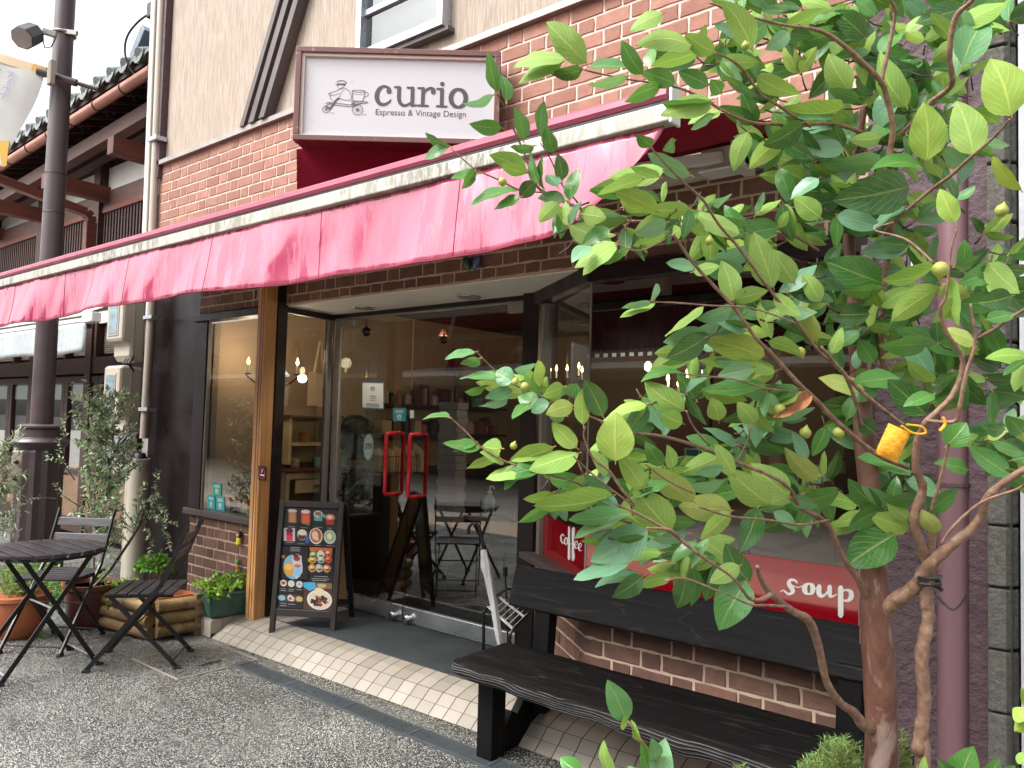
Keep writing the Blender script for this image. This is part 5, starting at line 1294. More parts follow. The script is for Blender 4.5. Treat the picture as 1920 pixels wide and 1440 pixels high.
for _ in range(46):
    a = random.uniform(0, 6.28); r_ = random.uniform(0, 1) ** .6; ell(K, 868 + 56 * r_ * math.cos(a), 990 + 34 * r_ * math.sin(a), random.uniform(7, 13), random.uniform(6, 11), random.choice(['1f1620', '2a1c2c', '3a1f2c', '6a2a30', '8f2f38', 'c8703a', '1f1620']), 5, n=10)
for k, items in food.items():
    mb = MB(); hs_ = []
    for pts, h, lv in items:
        if h not in hs_: hs_.append(h)
        mb.poly([bs_(*p) + bnn * (.0006 * lv + random.random() * .0002) for p in pts], hs_.index(h))
    mb.build(k, [cm(h) for h in hs_], pnl)
mb = MB(); mb.poly([bs_(0, 0) + bnn * .006, bs_(0, 1) + bnn * .006, bs_(1, 1) + bnn * .0062, bs_(1, 0) + bnn * .0065]); mb.build('clear_sheet', 'film', pnl)
# rear support of the A-frame with a tan back board
rA0, rB0 = fA - bn * .36 + V((0, 0, -fA.z)), fB - bn * .36
top0, top1 = fA + bup * (bh - .01) - bn * .02, fA + bu * bw + bup * (bh - .01) - bn * .02
mb = MB(); mb.bar(rA0, top0, .034, .022, up=bn); mb.bar(rB0, top1, .034, .022, up=bn); l_ = (top1 - rB0); mb.bar(rA0 + l_ * .14, rB0 + l_ * .14, .02, .04); mb.build('rear_frame', 'black_iron', t, bevel=.003)
mb = MB(); q0, q1 = rA0 + l_ * .16 + bu * .03, rB0 + l_ * .16 - bu * .03; mb.add([q0, q1, q1 + l_ * .80, q0 + l_ * .80] + [p - bn * .005 for p in (q0, q1, q1 + l_ * .80, q0 + l_ * .80)], [(0, 1, 2, 3), (7, 6, 5, 4), (0, 4, 5, 1), (1, 5, 6, 2), (2, 6, 7, 3), (3, 7, 4, 0)]); mb.build('rear_panel', simple('tan board back', hexc('9c7a56'), .8, var=.1), t)

# ================================================================= FOLDING TABLE AND CHAIRS
def slab_slats(mb, pts_fn, n): pass
t = thing('folding_table', (-5.02, 1.87, GZ), 'round black slatted folding bistro table standing on the pebble pavement at the left', 'table')
cxT, cyT, rT, zT = -5.04, 1.86, .315, GZ + .70
n_ = 8; w_ = 2 * rT / n_
for k in range(n_):
    y0, y1 = cyT - rT + k * w_ + .008, cyT - rT + (k + 1) * w_ - .008; poly = []
    xs0 = [rT * rT - (yy - cyT) ** 2 for yy in (y0, y1)]
    def hx(yy): return math.sqrt(max(.0009, rT * rT - (yy - cyT) ** 2))
    seg = [y0 + (y1 - y0) * i / 6 for i in range(7)]
    poly = [(cxT + hx(yy), yy) for yy in seg] + [(cxT - hx(yy), yy) for yy in reversed(seg)]
    mb = MB(); mb.prism(poly, (0, 0, zT - .022), (1, 0, 0), (0, 1, 0), .022); mb.build('slat', 'slat_wood', t, bevel=.002)
mb = MB(); mb.tube([(cxT + (rT - .02) * math.cos(a * math.pi / 20), cyT + (rT - .02) * math.sin(a * math.pi / 20), zT - .032) for a in range(41)], .009, 8); 
for x in (cxT - .16, cxT + .16): mb.box(x - .012, x + .012, cyT - .27, cyT + .27, zT - .038, zT - .023)
mb.build('rim', 'black_iron', t)
for x, s in ((cxT + .21, 1), (cxT - .21, -1)):
    mb = MB(); mb.bar((x, cyT - .27, GZ + .01), (x - s * .02, cyT + .18, zT - .035), .008, .026, up=(0, 1, 0)); mb.build('leg', 'black_iron', t)
    mb = MB(); mb.bar((x - s * .012, cyT + .24, GZ + .01), (x - s * .03, cyT - .18, zT - .035), .008, .026, up=(0, 1, 0)); mb.build('leg', 'black_iron', t)
mb = MB()
for y in (cyT - .25, cyT + .22): mb.tube([(cxT - .21, y, GZ + .05), (cxT + .21, y, GZ + .05)], .005, 8)
mb.tube([(cxT - .2, cyT, GZ + .36), (cxT + .2, cyT, GZ + .36)], .006, 8)
mb.build('stretcher', 'silver', t, smooth=True)
for x in (cxT - .21, cxT + .21):
    for y in (cyT - .275, cyT + .245): MB().box(x - .014, x + .014, y - .022, y + .022, GZ, GZ + .014).build('foot_cap', 'black', t, bevel=.003)

def make_chair(label, loc, rz):
    t = thing('folding_chair', loc, label, 'chair', 'black slatted folding chairs', rz)
    for k in range(6):
        y = -.17 + k * .064; mb = MB(); mb.box(-.19, .19, y, y + .054, .438, .452); mb.build('seat_slat', 'slat_wood', t, bevel=.003, local=True)
    mb = MB()
    for x in (-.165, .165): mb.box(x - .006, x + .006, -.18, .2, .420, .437)
    mb.build('seat_rail', 'black_iron', t, local=True)
    for x in (-.195, .195):
        mb = MB(); mb.bar((x, -.25, .012), (x, .14, .50), .010, .026, up=(0, 1, 0)); mb.bar((x, .135, .49), (x, .27, .84), .010, .026, up=(0, 1, 0)); mb.build('back_leg', 'black_iron', t, local=True)
        xi = x * .87
        mb = MB(); mb.bar((xi, .24, .012), (xi, -.15, .43), .010, .024, up=(0, 1, 0)); mb.build('front_leg', 'black_iron', t, local=True)
    for z in (.655, .755):
        y = .14 + (z - .5) * .385; mb = MB(); c_ = [(-.20, y - .012, z - .026), (.20, y - .012, z - .026), (.20, y - .001, z - .026), (-.20, y - .001, z - .026)]
        mb.hexa(c_ + [(a, b + .02, c + .052) for a, b, c in c_]); mb.build('back_slat', 'slat_wood', t, bevel=.003, local=True)
    mb = MB()
    for y, z in ((-.225, .045), (.215, .045), (-.0, .265)): mb.tube([(-.19, y, z), (.19, y, z)], .005, 8)
    mb.build('stretcher', 'black_iron', t, local=True)
    for x in (-.195, .195): MB().box(x - .012, x + .012, -.272, -.228, 0, .016).build('foot_cap', 'black', t, bevel=.003, local=True)
    for x in (-.17, .17): MB().box(x - .012, x + .012, .222, .262, 0, .016).build('foot_cap', 'black', t, bevel=.003, local=True)
    return t
make_chair('black folding chair seen side on, between the round table and the green trough', (-4.72, 2.31, GZ), rad(-41))
make_chair('black folding chair behind the round table with its back slats facing the street', (-5.46, 2.10, GZ), rad(36))

# ================================================================= BENCH
t = thing('bench', (-1.6, 2.8, GZ), 'heavy charred black timber bench with a thick live edge seat below the window', 'bench')
random.seed(3)
mb = MB(); bx0, bx1, zt = -2.395, -.60, .322; nx = 70; rows = []
for i in range(nx + 1):
    s = i / nx; x = bx0 + (bx1 - bx0) * s; yf = 2.535 - .03 * s + .008 * math.sin(s * 19) + .006 * math.sin(s * 47) + .012 * math.sin(s * 5 + 1) + (.03 * (1 - s / .02) if s < .02 else 0); yb = 2.975 + .004 * math.sin(s * 13)
    th = .062 + .012 * s + .004 * math.sin(s * 23)
    sec = [(yb, zt - .058), (yb, zt - .006), (yb - .01, zt)]
    for k in range(1, 8): sec.append((yb + (yf + .015 - yb) * k / 8, zt + (.002 * math.sin(k * 1.7 + s * 3))))
    sec += [(yf + .020, zt + .001), (yf + .006, zt - .005), (yf, zt - .018), (yf - .002, zt - th * .5), (yf + .008, zt - th * .85), (yf + .03, zt - th), (yf + .10, zt - th)]
    rows.append([V((x, a, b)) for a, b in sec])
k = len(rows[0]); vs = [p for r in rows for p in r]
fs = [(i * k + j, (i + 1) * k + j, (i + 1) * k + (j + 1) % k, i * k + (j + 1) % k) for i in range(nx) for j in range(k)]
for n_f, f in enumerate(fs):
    pass
b0 = len(mb.v); mb.v += vs
for f, (i, j) in zip(fs, [(i, j) for i in range(nx) for j in range(k)]): mb.f.append(f); mb.mi.append(1 if 11 <= j <= 16 else 0); mb.r.append(.5)
mb.f.append(tuple(range(k - 1, -1, -1))); mb.mi.append(1); mb.r.append(.5); mb.f.append(tuple(nx * k + j for j in range(k))); mb.mi.append(1); mb.r.append(.5)
mb.build('seat', ['bench_wood', 'bench_edge'], t, smooth=True)
bl, br = onY(952, 1133, 3.01), onY(1655, 1289, 3.01); tl, tr = onY(967, 1057, 3.085), onY(1655, 1180, 3.085)
nB = (br - bl).cross(tl - bl).normalized(); nB = -nB if nB.y < 0 else nB
mb = MB(); q = [bl, br, tr, tl]; mb.hexa([bl, br, br + nB * .045, bl + nB * .045, tl, tr, tr + nB * .045, tl + nB * .045]); mb.build('backrest', 'bench_wood', t, bevel=.008)
legw = simple('charred black post', hexc('0e0d0d'), .55, spec=.15, var=.25, sc=5, bump=.5, bsc=40, stretch=(1, 1, .1), bdist=.005)
for x0, x1 in ((-2.335, -2.245), (-.93, -.84)):
    mb = MB(); mb.box(x0, x1, 2.69, 2.785, GZ, zt - .055); mb.build('front_leg', legw, t, bevel=.005)
    xb0, xb1 = x0 + .06, x1 + .06
    mb = MB(); c_ = [(xb0, 3.03, GZ), (xb1, 3.03, GZ), (xb1, 3.085, GZ), (xb0, 3.085, GZ)]
    mb.hexa([(xb0, 2.99, zt - .3), (xb1, 2.99, zt - .3), (xb1, 3.045, zt - .3), (xb0, 3.045, zt - .3), (xb0, 3.03, .55), (xb1, 3.03, .55), (xb1, 3.10, .55), (xb0, 3.10, .55)]); mb.build('back_post', legw, t, bevel=.005)
    mb = MB(); xm = (x0 + x1) / 2
    prof_ = [(2.785, GZ), (3.19, GZ), (3.19, .08), (3.15, .10), (3.10, .07), (3.05, .10), (3.0, .06), (2.95, .085), (2.90, .03), (2.86, .055), (2.82, .0), (2.785, .02)]
    mb.prism([(a, b) for a, b in prof_], (xm - .02, 0, 0), (0, 1, 0), (0, 0, 1), .045); mb.build('scalloped_rail', legw, t, bevel=.003)
    mb = MB(); mb.box(x0 + .02, x1 - .02, 2.79, 2.96, zt - .115, zt - .06); mb.build('bearer', legw, t)

# ================================================================= UMBRELLA STAND AND UMBRELLAS
t = thing('umbrella_stand', onZ(930, 1240, 0), 'black tube umbrella stand with a slanted pale wire grille beside the door', 'umbrella stand')
D1, D2 = 4.50, 4.28
def S5(x, y, d): return at(900 + x / 5.1429, 980 + y / 5.1429, d)
gz = lambda p: V((p.x, p.y, .005))
mb = MB()
a = [S5(36, 1100, D1), S5(36, 880, D1), S5(50, 840, D1 + .01), S5(85, 795, D1 + .02), S5(180, 695, D1 + .14), S5(285, 620, D1 + .24)]
b = [S5(290, 1180, D2), S5(288, 1110, D2), S5(305, 1050, D2 + .01), S5(345, 1005, D2 + .03), S5(500, 850, D2 + .18)]
mb.tube([gz(a[0])] + spline(a, 4), .009, 10); mb.tube([gz(b[0])] + spline(b, 4), .009, 10)
mb.tube([gz(a[-1] + V((0, .0, 0))), a[-1]], .008, 10); mb.tube([gz(b[-1]), b[-1]], .008, 10); mb.tube([gz(a[0]), gz(b[0]), gz(b[-1]), gz(a[-1]), gz(a[0])], .007, 8)
mb.build('tube_frame', 'black_gloss', t, smooth=True)
mb = MB(); l0, l1 = S5(80, 808, D1), S5(325, 1028, D2 + .01); u0, u1_ = S5(182, 715, D1 + .14), S5(438, 918, D2 + .14)
mb.bar(l0, l1, .016, .006); mb.bar(u0, u1_, .016, .006); mb.build('flat_bar', 'white_metal', t)
mb = MB()
for k in range(6): f_ = .2 + k * .15; p, q = l0 + (l1 - l0) * f_, u0 + (u1_ - u0) * f_; mb.tube([p, q + (q - p) * .28], .003, 6)
mb.build('wire', 'white_metal', t, smooth=True)
t = thing('white_umbrella', onZ(945, 1235, .01), 'furled white umbrella with a black crook handle standing in the umbrella stand', 'umbrella')
mb = MB(); pts = [S5(-112, 110, 4.52), S5(-108, 50, 4.52), S5(-75, 10, 4.51), S5(-35, 12, 4.50), S5(-5, 60, 4.49), S5(15, 150, 4.48), S5(32, 250, 4.47)]
mb.tube(spline(pts, 6), .0095, 12); mb.build('handle', 'black_gloss', t, smooth=True)
cn = N('sheer white canopy'); co = cn.coord((1, 1, .15)); fz = cn.noise(co, 40, 4)
cn.pbr(cn.ramp(fz, [(.3, hexc('b5b6b8')), (.7, hexc('e3e3e3'))]), .35, 0, cn.bump(fz, .6, .006))
mb = MB(); path = [S5(34, 262, 4.47), S5(46, 330, 4.46), S5(60, 420, 4.45), S5(80, 520, 4.44), S5(118, 720, 4.42), S5(150, 900, 4.40), S5(178, 1080, 4.38), S5(200, 1240, 4.37)]
vs = []; rr = [.014, .021, .029, .024, .022, .020, .018, .010]
pp_ = spline([tuple(p) for p in path], 4); rs = [rr[min(i // 4, 7)] + (rr[min(i // 4 + 1, 7)] - rr[min(i // 4, 7)]) * (i % 4) / 4 for i in range(len(pp_))]
n_ = 20; fsx = []
for i, p in enumerate(pp_):
    p = V(p); d = (V(pp_[min(i + 1, len(pp_) - 1)]) - V(pp_[max(0, i - 1)])).normalized(); a_ = d.cross(V((0, 1, 0))).normalized(); b_ = a_.cross(d)
    for j in range(n_):
        th = 2 * math.pi * j / n_; r_ = rs[i] * (1 + .14 * math.sin(5 * th + i * .25)); vs.append(p + (a_ * math.cos(th) + b_ * math.sin(th)) * r_)
mb.add(vs, [(i * n_ + j, i * n_ + (j + 1) % n_, (i + 1) * n_ + (j + 1) % n_, (i + 1) * n_ + j) for i in range(len(pp_) - 1) for j in range(n_)]); mb.build('canopy', cn.m, t, smooth=2)
t = thing('folding_umbrella', onZ(955, 1235, .01), 'slim black umbrella with a wrist strap behind the white one in the stand', 'umbrella')
mb = MB(); mb.tube([S5(243, 425, 4.6), S5(243, 515, 4.6)], .013, 14); mb.build('handle', 'black_gloss', t, smooth=True)
mb = MB(); mb.tube([S5(244, 515, 4.6), S5(262, 860, 4.58), S5(268, 1180, 4.55)], .005, 8); mb.build('shaft', 'black_gloss', t, smooth=True)
mb = MB(); mb.tube(spline([tuple(S5(232, 420, 4.6)), tuple(S5(225, 360, 4.6)), tuple(S5(258, 275, 4.6)), tuple(S5(250, 330, 4.6)), tuple(S5(238, 420, 4.6))], 5), .0015, 5); mb.build('strap', 'black', t)
# ================================================================= FOLIAGE HELPERS
random.seed(21)
def add_leaf(mb, base, tip, side, wid, hue, arch=.12, fold=.18, twist=0, ns=8, nw=4, wave=.03, tipsharp=1.0):
    """one blade: grid ns x nw along base->tip; side = unit vector across; normal = side x axis"""
    ax = tip - base; L_ = ax.length; a = ax / L_; s = (side - a * side.dot(a)).normalized(); n = s.cross(a)
    b0 = len(mb.v); ph = random.uniform(0, 6); bend = random.uniform(-.05, .05)
    for i in range(ns + 1):
        t = i / ns; w = wid * .5 * (math.sin(math.pi * min(1, t ** .82)) ** .72) * (1 - .18 * t) if 0 < t < 1 else 0
        if i == ns: w = wid * .01
        if i == 0: w = wid * .03
        c = base + ax * t + n * (arch * L_ * 4 * t * (1 - t)) + s * (bend * L_ * math.sin(math.pi * t))
        tw = twist * (t - .5); sx = s * math.cos(tw) + n * math.sin(tw); nx_ = n * math.cos(tw) - s * math.sin(tw)
        for j in range(nw + 1):
            u = j / nw * 2 - 1
            mb.v.append(c + sx * (u * w) + nx_ * (abs(u) * w * fold + wave * L_ * .4 * math.sin(ph + t * 14 + u * 1.5) * abs(u)))
    for i in range(ns):
        for j in range(nw):
            q = (b0 + i * (nw + 1) + j, b0 + i * (nw + 1) + j + 1, b0 + (i + 1) * (nw + 1) + j + 1, b0 + (i + 1) * (nw + 1) + j)
            mb.uv[len(mb.f)] = [(j / nw, i / ns), ((j + 1) / nw, i / ns), ((j + 1) / nw, (i + 1) / ns), (j / nw, (i + 1) / ns)]
            mb.f.append(q); mb.mi.append(0); mb.r.append(hue)
def rv(k=1.0): return V((random.gauss(0, k), random.gauss(0, k), random.gauss(0, k)))
def small_leaf(mb, p, d, L_, w, hue, ns=3, nw=2, arch=.1):
    d = d.normalized(); s = d.cross(V((0, 0, 1)) + rv(.5)).normalized(); add_leaf(mb, p, p + d * L_, s, w, hue, arch, .15, 0, ns, nw, 0)
def leafy_stem(lm, sm, pts, r, L_, w, gap, hues, n=2, start=.15, ns=3, droop=0, up=.4, mi=0):
    pts = [V(p) for p in spline([tuple(p) for p in pts], 5)]; sm.tube(pts, [r * (1 - .7 * i / (len(pts) - 1)) for i in range(len(pts))], 6, m=mi)
    acc = 0; tot = sum((pts[i + 1] - pts[i]).length for i in range(len(pts) - 1)); run = 0
    for i in range(len(pts) - 1):
        a, b = pts[i], pts[i + 1]; l = (b - a).length; d = (b - a).normalized()
        while acc < l:
            p = a + d * acc
            if (run + acc) / tot > start:
                for k in range(n):
                    o = rv(1); o -= d * o.dot(d); o = o.normalized()
                    small_leaf(lm, p, d * up + o + V((0, 0, -droop)), L_ * random.uniform(.6, 1.15), w * random.uniform(.8, 1.1), random.uniform(*hues), ns)
            acc += gap * random.uniform(.7, 1.3)
        acc -= l; run += l

# ================================================================= POTTED PLANTS ON THE LEFT
def P3(px, py, dep): return at(px, py, dep)
# green trough with herbs
t = thing('green_trough', (-4.87, 3.0, 0), 'dark green plastic trough planter full of bright herbs standing on the tiled kerb', 'planter')
o = V((-4.875, 2.825, .0)); u = V((.17, .985, 0)).normalized(); w_ = V((-u.y, u.x, 0)); Lt, Wt, Ht = .335, .175, .165
def tq(a, b, z, s=0): return o + u * (a * (Lt + 2 * s) - s) + w_ * (b * (Wt + 2 * s) - s) + V((0, 0, z))
mb = MB(); q0 = [tq(a, b, .0, -.02) for a, b in ((0, 0), (1, 0), (1, 1), (0, 1))]; q1 = [tq(a, b, Ht, .012) for a, b in ((0, 0), (1, 0), (1, 1), (0, 1))]
mb.hexa(q0 + q1); tb = mb.build('body', 'green_plastic', t, bevel=.022)
mb = MB(); q0 = [tq(a, b, Ht - .012, .02) for a, b in ((0, 0), (1, 0), (1, 1), (0, 1))]; q1 = [tq(a, b, Ht + .006, .024) for a, b in ((0, 0), (1, 0), (1, 1), (0, 1))]; mb.hexa(q0 + q1); mb.build('rim', 'green_plastic', t, bevel=.008)
mb = MB(); mb.hexa([tq(a, b, Ht + .0, -.0) for a, b in ((0, 0), (1, 0), (1, 1), (0, 1))] + [tq(a, b, Ht + .010, -.004) for a, b in ((0, 0), (1, 0), (1, 1), (0, 1))]); mb.build('soil', 'soil', t)
h = thing('herb_plants', (-4.87, 3.0, Ht), 'bright green leafy herbs growing in the dark green trough', 'herbs')
lm, sm = MB(), MB()
for k in range(46):
    b = tq(random.uniform(.03, .97), random.uniform(.1, .9), Ht); d = V((random.gauss(0, .05), random.gauss(0, .05), random.uniform(.05, .125)))
    if k < 14: b = tq(random.uniform(.0, .5), .05, Ht); d = V((random.uniform(0, .06), random.uniform(-.09, .0), random.uniform(-.03, .06)))
    leafy_stem(lm, sm, [b, b + d * .6 + V((0, 0, .02)), b + d], .002, .042, .022, .014, (.25, 1), 2, .2, 4, .2)
lm.build('leaves', 'herb_leaf', h, smooth=2); sm.build('stems', 'twig', h)
t = tag(MB().box(-5.05, -4.96, 2.95, 3.12, GZ + .10, GZ + .16).box(-5.055, -4.955, 2.945, 3.125, GZ + .16, GZ + .17).build('blue_tray', plain('blue plastic tray', hexc('1d4fb0'), .35), bevel=.006), 'small blue plastic tray tucked behind the green trough', 'tray')

# log planter with terracotta liner
t = thing('log_planter', (-5.35, 2.66, GZ), 'low planter of stacked round logs behind the side chair', 'planter')
A0, A1, A2 = V((-5.66, 2.46, 0)), V((-5.075, 2.545, 0)), V((-5.03, 2.84, 0))
for k in range(3):
    z = GZ + .05 + k * .082; e = .02 * (k % 2); ja = rv(.004)
    d = (A1 - A0).normalized()
    mb = MB(); mb.tube([A0 - d * (.03 + e) + V((0, 0, z)), A1 + d * (-.035) + V((0, 0, z)) + ja], [.041, .043], 16); mb.build('log', 'log', t, smooth=True)
    d = (A2 - A1).normalized()
    mb = MB(); mb.tube([A1 + d * .02 + V((0, 0, z + .01)), A2 + d * .02 + V((0, 0, z + .01))], [.042, .040], 16); mb.build('log', 'log', t, smooth=True)
mb = MB(); mb.hexa([A0 + V((0, .05, GZ)), A1 + V((-.03, .05, GZ)), A2 + V((-.05, 0, GZ)), A0 + V((.05, .37, GZ)), A0 + V((0, .05, .10)), A1 + V((-.03, .05, .10)), A2 + V((-.05, 0, .10)), A0 + V((.05, .37, .10))]); mb.build('soil', 'soil', t)
mb = MB(); q = [A0 + V((.25, .05, 0)), A1 + V((-.04, .05, 0)), A2 + V((-.05, .0, 0)), A0 + V((.28, .35, 0))]
for i in range(4): mb.bar(q[i] + V((0, 0, .115)), q[(i + 1) % 4] + V((0, 0, .115)), .012, .07)
mb.build('terracotta_liner', 'terracotta', t)
mb = MB(); mb.box(-5.05, -5.0, 2.80, 2.86, GZ, .16); mb.build('corner_stake', 'log', t, bevel=.006)
# basil
bc = P3(291, 1062, 5.45)
t = thing('basil_bush', V((bc.x, bc.y, .1)), 'round dark green basil bush in the log planter', 'plant')
lm, sm = MB(), MB()
for k in range(240):
    d = rv(1).normalized(); d.z = abs(d.z) * .9 - .15; p = bc + V((d.x * .125, d.y * .12, d.z * .09)); small_leaf(lm, p - d * .02, d + V((0, 0, -.25)) + rv(.25), .05, .034, random.uniform(0, .45), 4, 2, .22)
for k in range(8): sm.tube([V((bc.x, bc.y, .05)), bc + rv(.04)], .003, 5)
lm.build('leaves', 'herb_leaf', t, smooth=2); sm.build('stems', 'twig', t)
# trailing greens in the planter
t = thing('trailing_plants', (-5.4, 2.6, .1), 'pale green trailing herbs spilling over the front of the log planter', 'plant')
lm, sm = MB(), MB()
for k in range(60):
    b = A0 + (A1 - A0) * random.uniform(-.05, .75) + V((0, .10, .11)); d = V((random.gauss(0, .06), random.uniform(-.16, .05), random.uniform(-.08, .12)))
    leafy_stem(lm, sm, [b, b + V((d.x, d.y, abs(d.z) + .05)) * .6, b + d], .002, .032, .018, .016, (.3, 1), 2, .1, 3, .3)
lm.build('leaves', 'herb_leaf', t, smooth=2); sm.build('stems', 'twig', t)
# brown pot with shrub
sb = onZ(140, 1190, GZ); sb = V((sb.x - .18, sb.y + .17, GZ))
t = thing('brown_pot', sb, 'glossy dark red brown pot under the grey green shrub', 'pot')
mb = MB(); mb.lathe([(.11, 0), (.15, .06), (.172, .26), (.185, .27), (.185, .30), (.16, .30), (.15, .27)], sb, 32); mb.build('pot', 'brown_pot', t, smooth=True)
mb = MB(); mb.lathe([(0, .27), (.155, .27)], sb, 20); mb.build('soil', 'soil', t)
t = thing('garden_tags', sb + V((.05, -.05, .3)), 'bright orange plastic plant tags stuck in the brown pot', 'plant tag')
mb = MB()
for k in range(3): a = P3(118 + k * 8, 1110, 5.35); mb.bar(a, a + V((.02 * (k - 1), .0, .07)), .002, .022, up=(1, 0, .2))
mb.build('tag', plain('orange plastic', hexc('e0661e'), .4), t)
# grey green shrub
t = thing('olive_shrub', sb + V((0, 0, .28)), 'tall loose grey green shrub with small oval leaves beside the lamp post', 'shrub')
lm, sm = MB(), MB(); D = 5.75
def br(ps, r, d0=D, d1=None, gap=.019, Lf=.047, n=2, st=.25, dr=0):
    d1 = d1 if d1 is not None else d0; k = len(ps) - 1
    leafy_stem(lm, sm, [at(x, y, d0 + (d1 - d0) * i / k) for i, (x, y) in enumerate(ps)], r, Lf, Lf * .42, gap, (0, 1), n, st, 3, dr)
sm.tube([sb + V((0, 0, .27)), at(175, 1045, D), at(184, 967, D), at(205, 921, D), at(205, 869, D), at(190, 822, D)], [.014, .013, .012, .011, .009, .007], 8, m=1)
sm.tube([sb + V((.03, 0, .27)), at(208, 1067, D - .2), at(243, 1015, D - .3), at(262, 985, D - .35), at(275, 940, D - .4)], [.012, .011, .010, .008, .005], 8, m=1)
sm.tube([at(205, 921, D), at(240, 885, D - .1), at(262, 870, D - .15)], [.008, .006, .004], 8, m=1)
random.seed(5)
for k in range(115):      # crown of the main plant
    y0 = random.uniform(770, 1010); x0 = 185 + random.uniform(-20, 25); a = random.uniform(-2.7, -.2); l = random.uniform(35, 85) * (1.1 if y0 < 950 else .8)
    x1, y1 = x0 + l * math.cos(a) * .9, y0 + l * math.sin(a) * .8; dd = random.uniform(-.35, .3)
    y1 = max(y1, 715)
    br([(x0, y0), ((x0 + x1) / 2, (y0 + y1) / 2 - 6), (x1, y1)], .0035, D, D + dd, .017, .046)
for ps in ([(150, 800), (140, 760), (133, 718)], [(165, 790), (168, 745), (160, 705)], [(180, 800), (200, 760), (215, 745)], [(130, 830), (118, 800), (125, 780)], [(205, 860), (240, 850), (262, 845)], [(215, 870), (245, 830), (240, 790)],
           [(140, 900), (115, 860), (108, 825)], [(150, 950), (120, 930), (100, 905)], [(105, 935), (70, 935), (30, 955), (0, 985)], [(125, 870), (95, 860), (90, 850)]): br(ps, .004, D - .1, D - .25, .02, .036, 2, .2)
for ps in ([(262, 985), (285, 950), (292, 915), (295, 884)], [(275, 960), (300, 970), (312, 1010), (318, 1030)], [(265, 985), (280, 1000), (282, 1035), (280, 1045)], [(270, 955), (300, 975), (335, 985)], [(250, 1000), (262, 960), (280, 935), (300, 930)], [(258, 992), (235, 960), (215, 935)], [(262, 985), (255, 950), (262, 925), (275, 905)], [(280, 940), (300, 950), (312, 965)], [(250, 1000), (225, 985), (215, 1005)], [(240, 1015), (215, 1000), (190, 1010)]): br(ps, .003, D - .35, D - .5, .015, .036, 2, .1)
for k in range(16):
    x0, y0 = random.uniform(180, 235), random.uniform(960, 1060); br([(x0, y0), (x0 + random.uniform(-30, 30), y0 + random.uniform(-30, 25))], .002, D - .2, D - .3, .014, .034, 2, .1)
lm.build('crown', 'olive_leaf', t, smooth=2); sm.build('trunk', ['twig_dk', 'twig_dk'], t)
# far left plants
pp0 = onZ(3, 1205, GZ); pp0 = V((pp0.x - .10, pp0.y + .12, GZ))
t = thing('terracotta_pot', pp0, 'round terracotta pot cut by the left edge of the photo', 'pot')
mb = MB(); mb.lathe([(.10, 0), (.145, .06), (.17, .16), (.178, .25), (.19, .255), (.19, .28), (.165, .28)], pp0, 36); mb.build('pot', 'terracotta', t, smooth=True)
mb = MB(); mb.lathe([(0, .26), (.17, .26)], pp0, 20); mb.build('soil', 'soil', t)
t = thing('lavender_plant', pp0 + V((0, 0, .27)), 'fine grey green lavender like plant growing in the terracotta pot', 'plant')
lm, sm = MB(), MB()
for k in range(150):
    b = pp0 + V((random.gauss(0, .07), random.gauss(0, .07), .26)); d = V((random.gauss(0, .09), random.gauss(0, .09), random.uniform(.08, .26)))
    leafy_stem(lm, sm, [b, b + d * .5 + V((0, 0, .02)), b + d], .0016, .026, .006, .010, (0, 1), 2, .15, 2, 0, 1.0)
lm.build('leaves', 'needle', t, smooth=2); sm.build('stems', 'twig', t)
t = thing('olive_branch_shrub', at(-20, 1000, 6.3), 'pale long leaved shrub at the left edge behind the lamp post base', 'shrub')
lm, sm = MB(), MB()
for k in range(34):
    x0, y0 = -30, random.uniform(880, 990); x1 = random.uniform(5, 52); y1 = y0 + random.uniform(-90, 20); leafy_stem(lm, sm, [at(x0, y0, 6.6), at((x0 + x1) / 2, (y0 + y1) / 2, 6.6), at(x1, max(805, y1), 6.6)], .004, .075, .014, .03, (.3, 1), 2, .1, 3)
sm.tube([V((at(-40, 990, 6.6).x, at(-40, 990, 6.6).y, GZ)), at(-30, 900, 6.6)], .02, 8)
lm.build('crown', 'olive_leaf', t, smooth=2); sm.build('trunk', 'twig_dk', t)
# low greens round the lamp base / under the table
t = thing('ground_greens', at(110, 1130, 5.9), 'low dark green potted foliage in the shade behind the table', 'plant')
lm, sm = MB(), MB()
for k in range(70):
    x0, y0 = random.uniform(40, 215), random.uniform(1120, 1160); dd = random.uniform(5.9, 6.3); b = at(x0, y0, dd); b.z = max(b.z, GZ); d = V((random.gauss(0, .08), random.gauss(0, .06), random.uniform(.08, .28)))
    leafy_stem(lm, sm, [b, b + d * .6, b + d], .002, .045, .022, .02, (0, .5), 2, .1, 3)
lm.build('leaves', 'herb_leaf', t, smooth=2); sm.build('stems', 'twig', t)

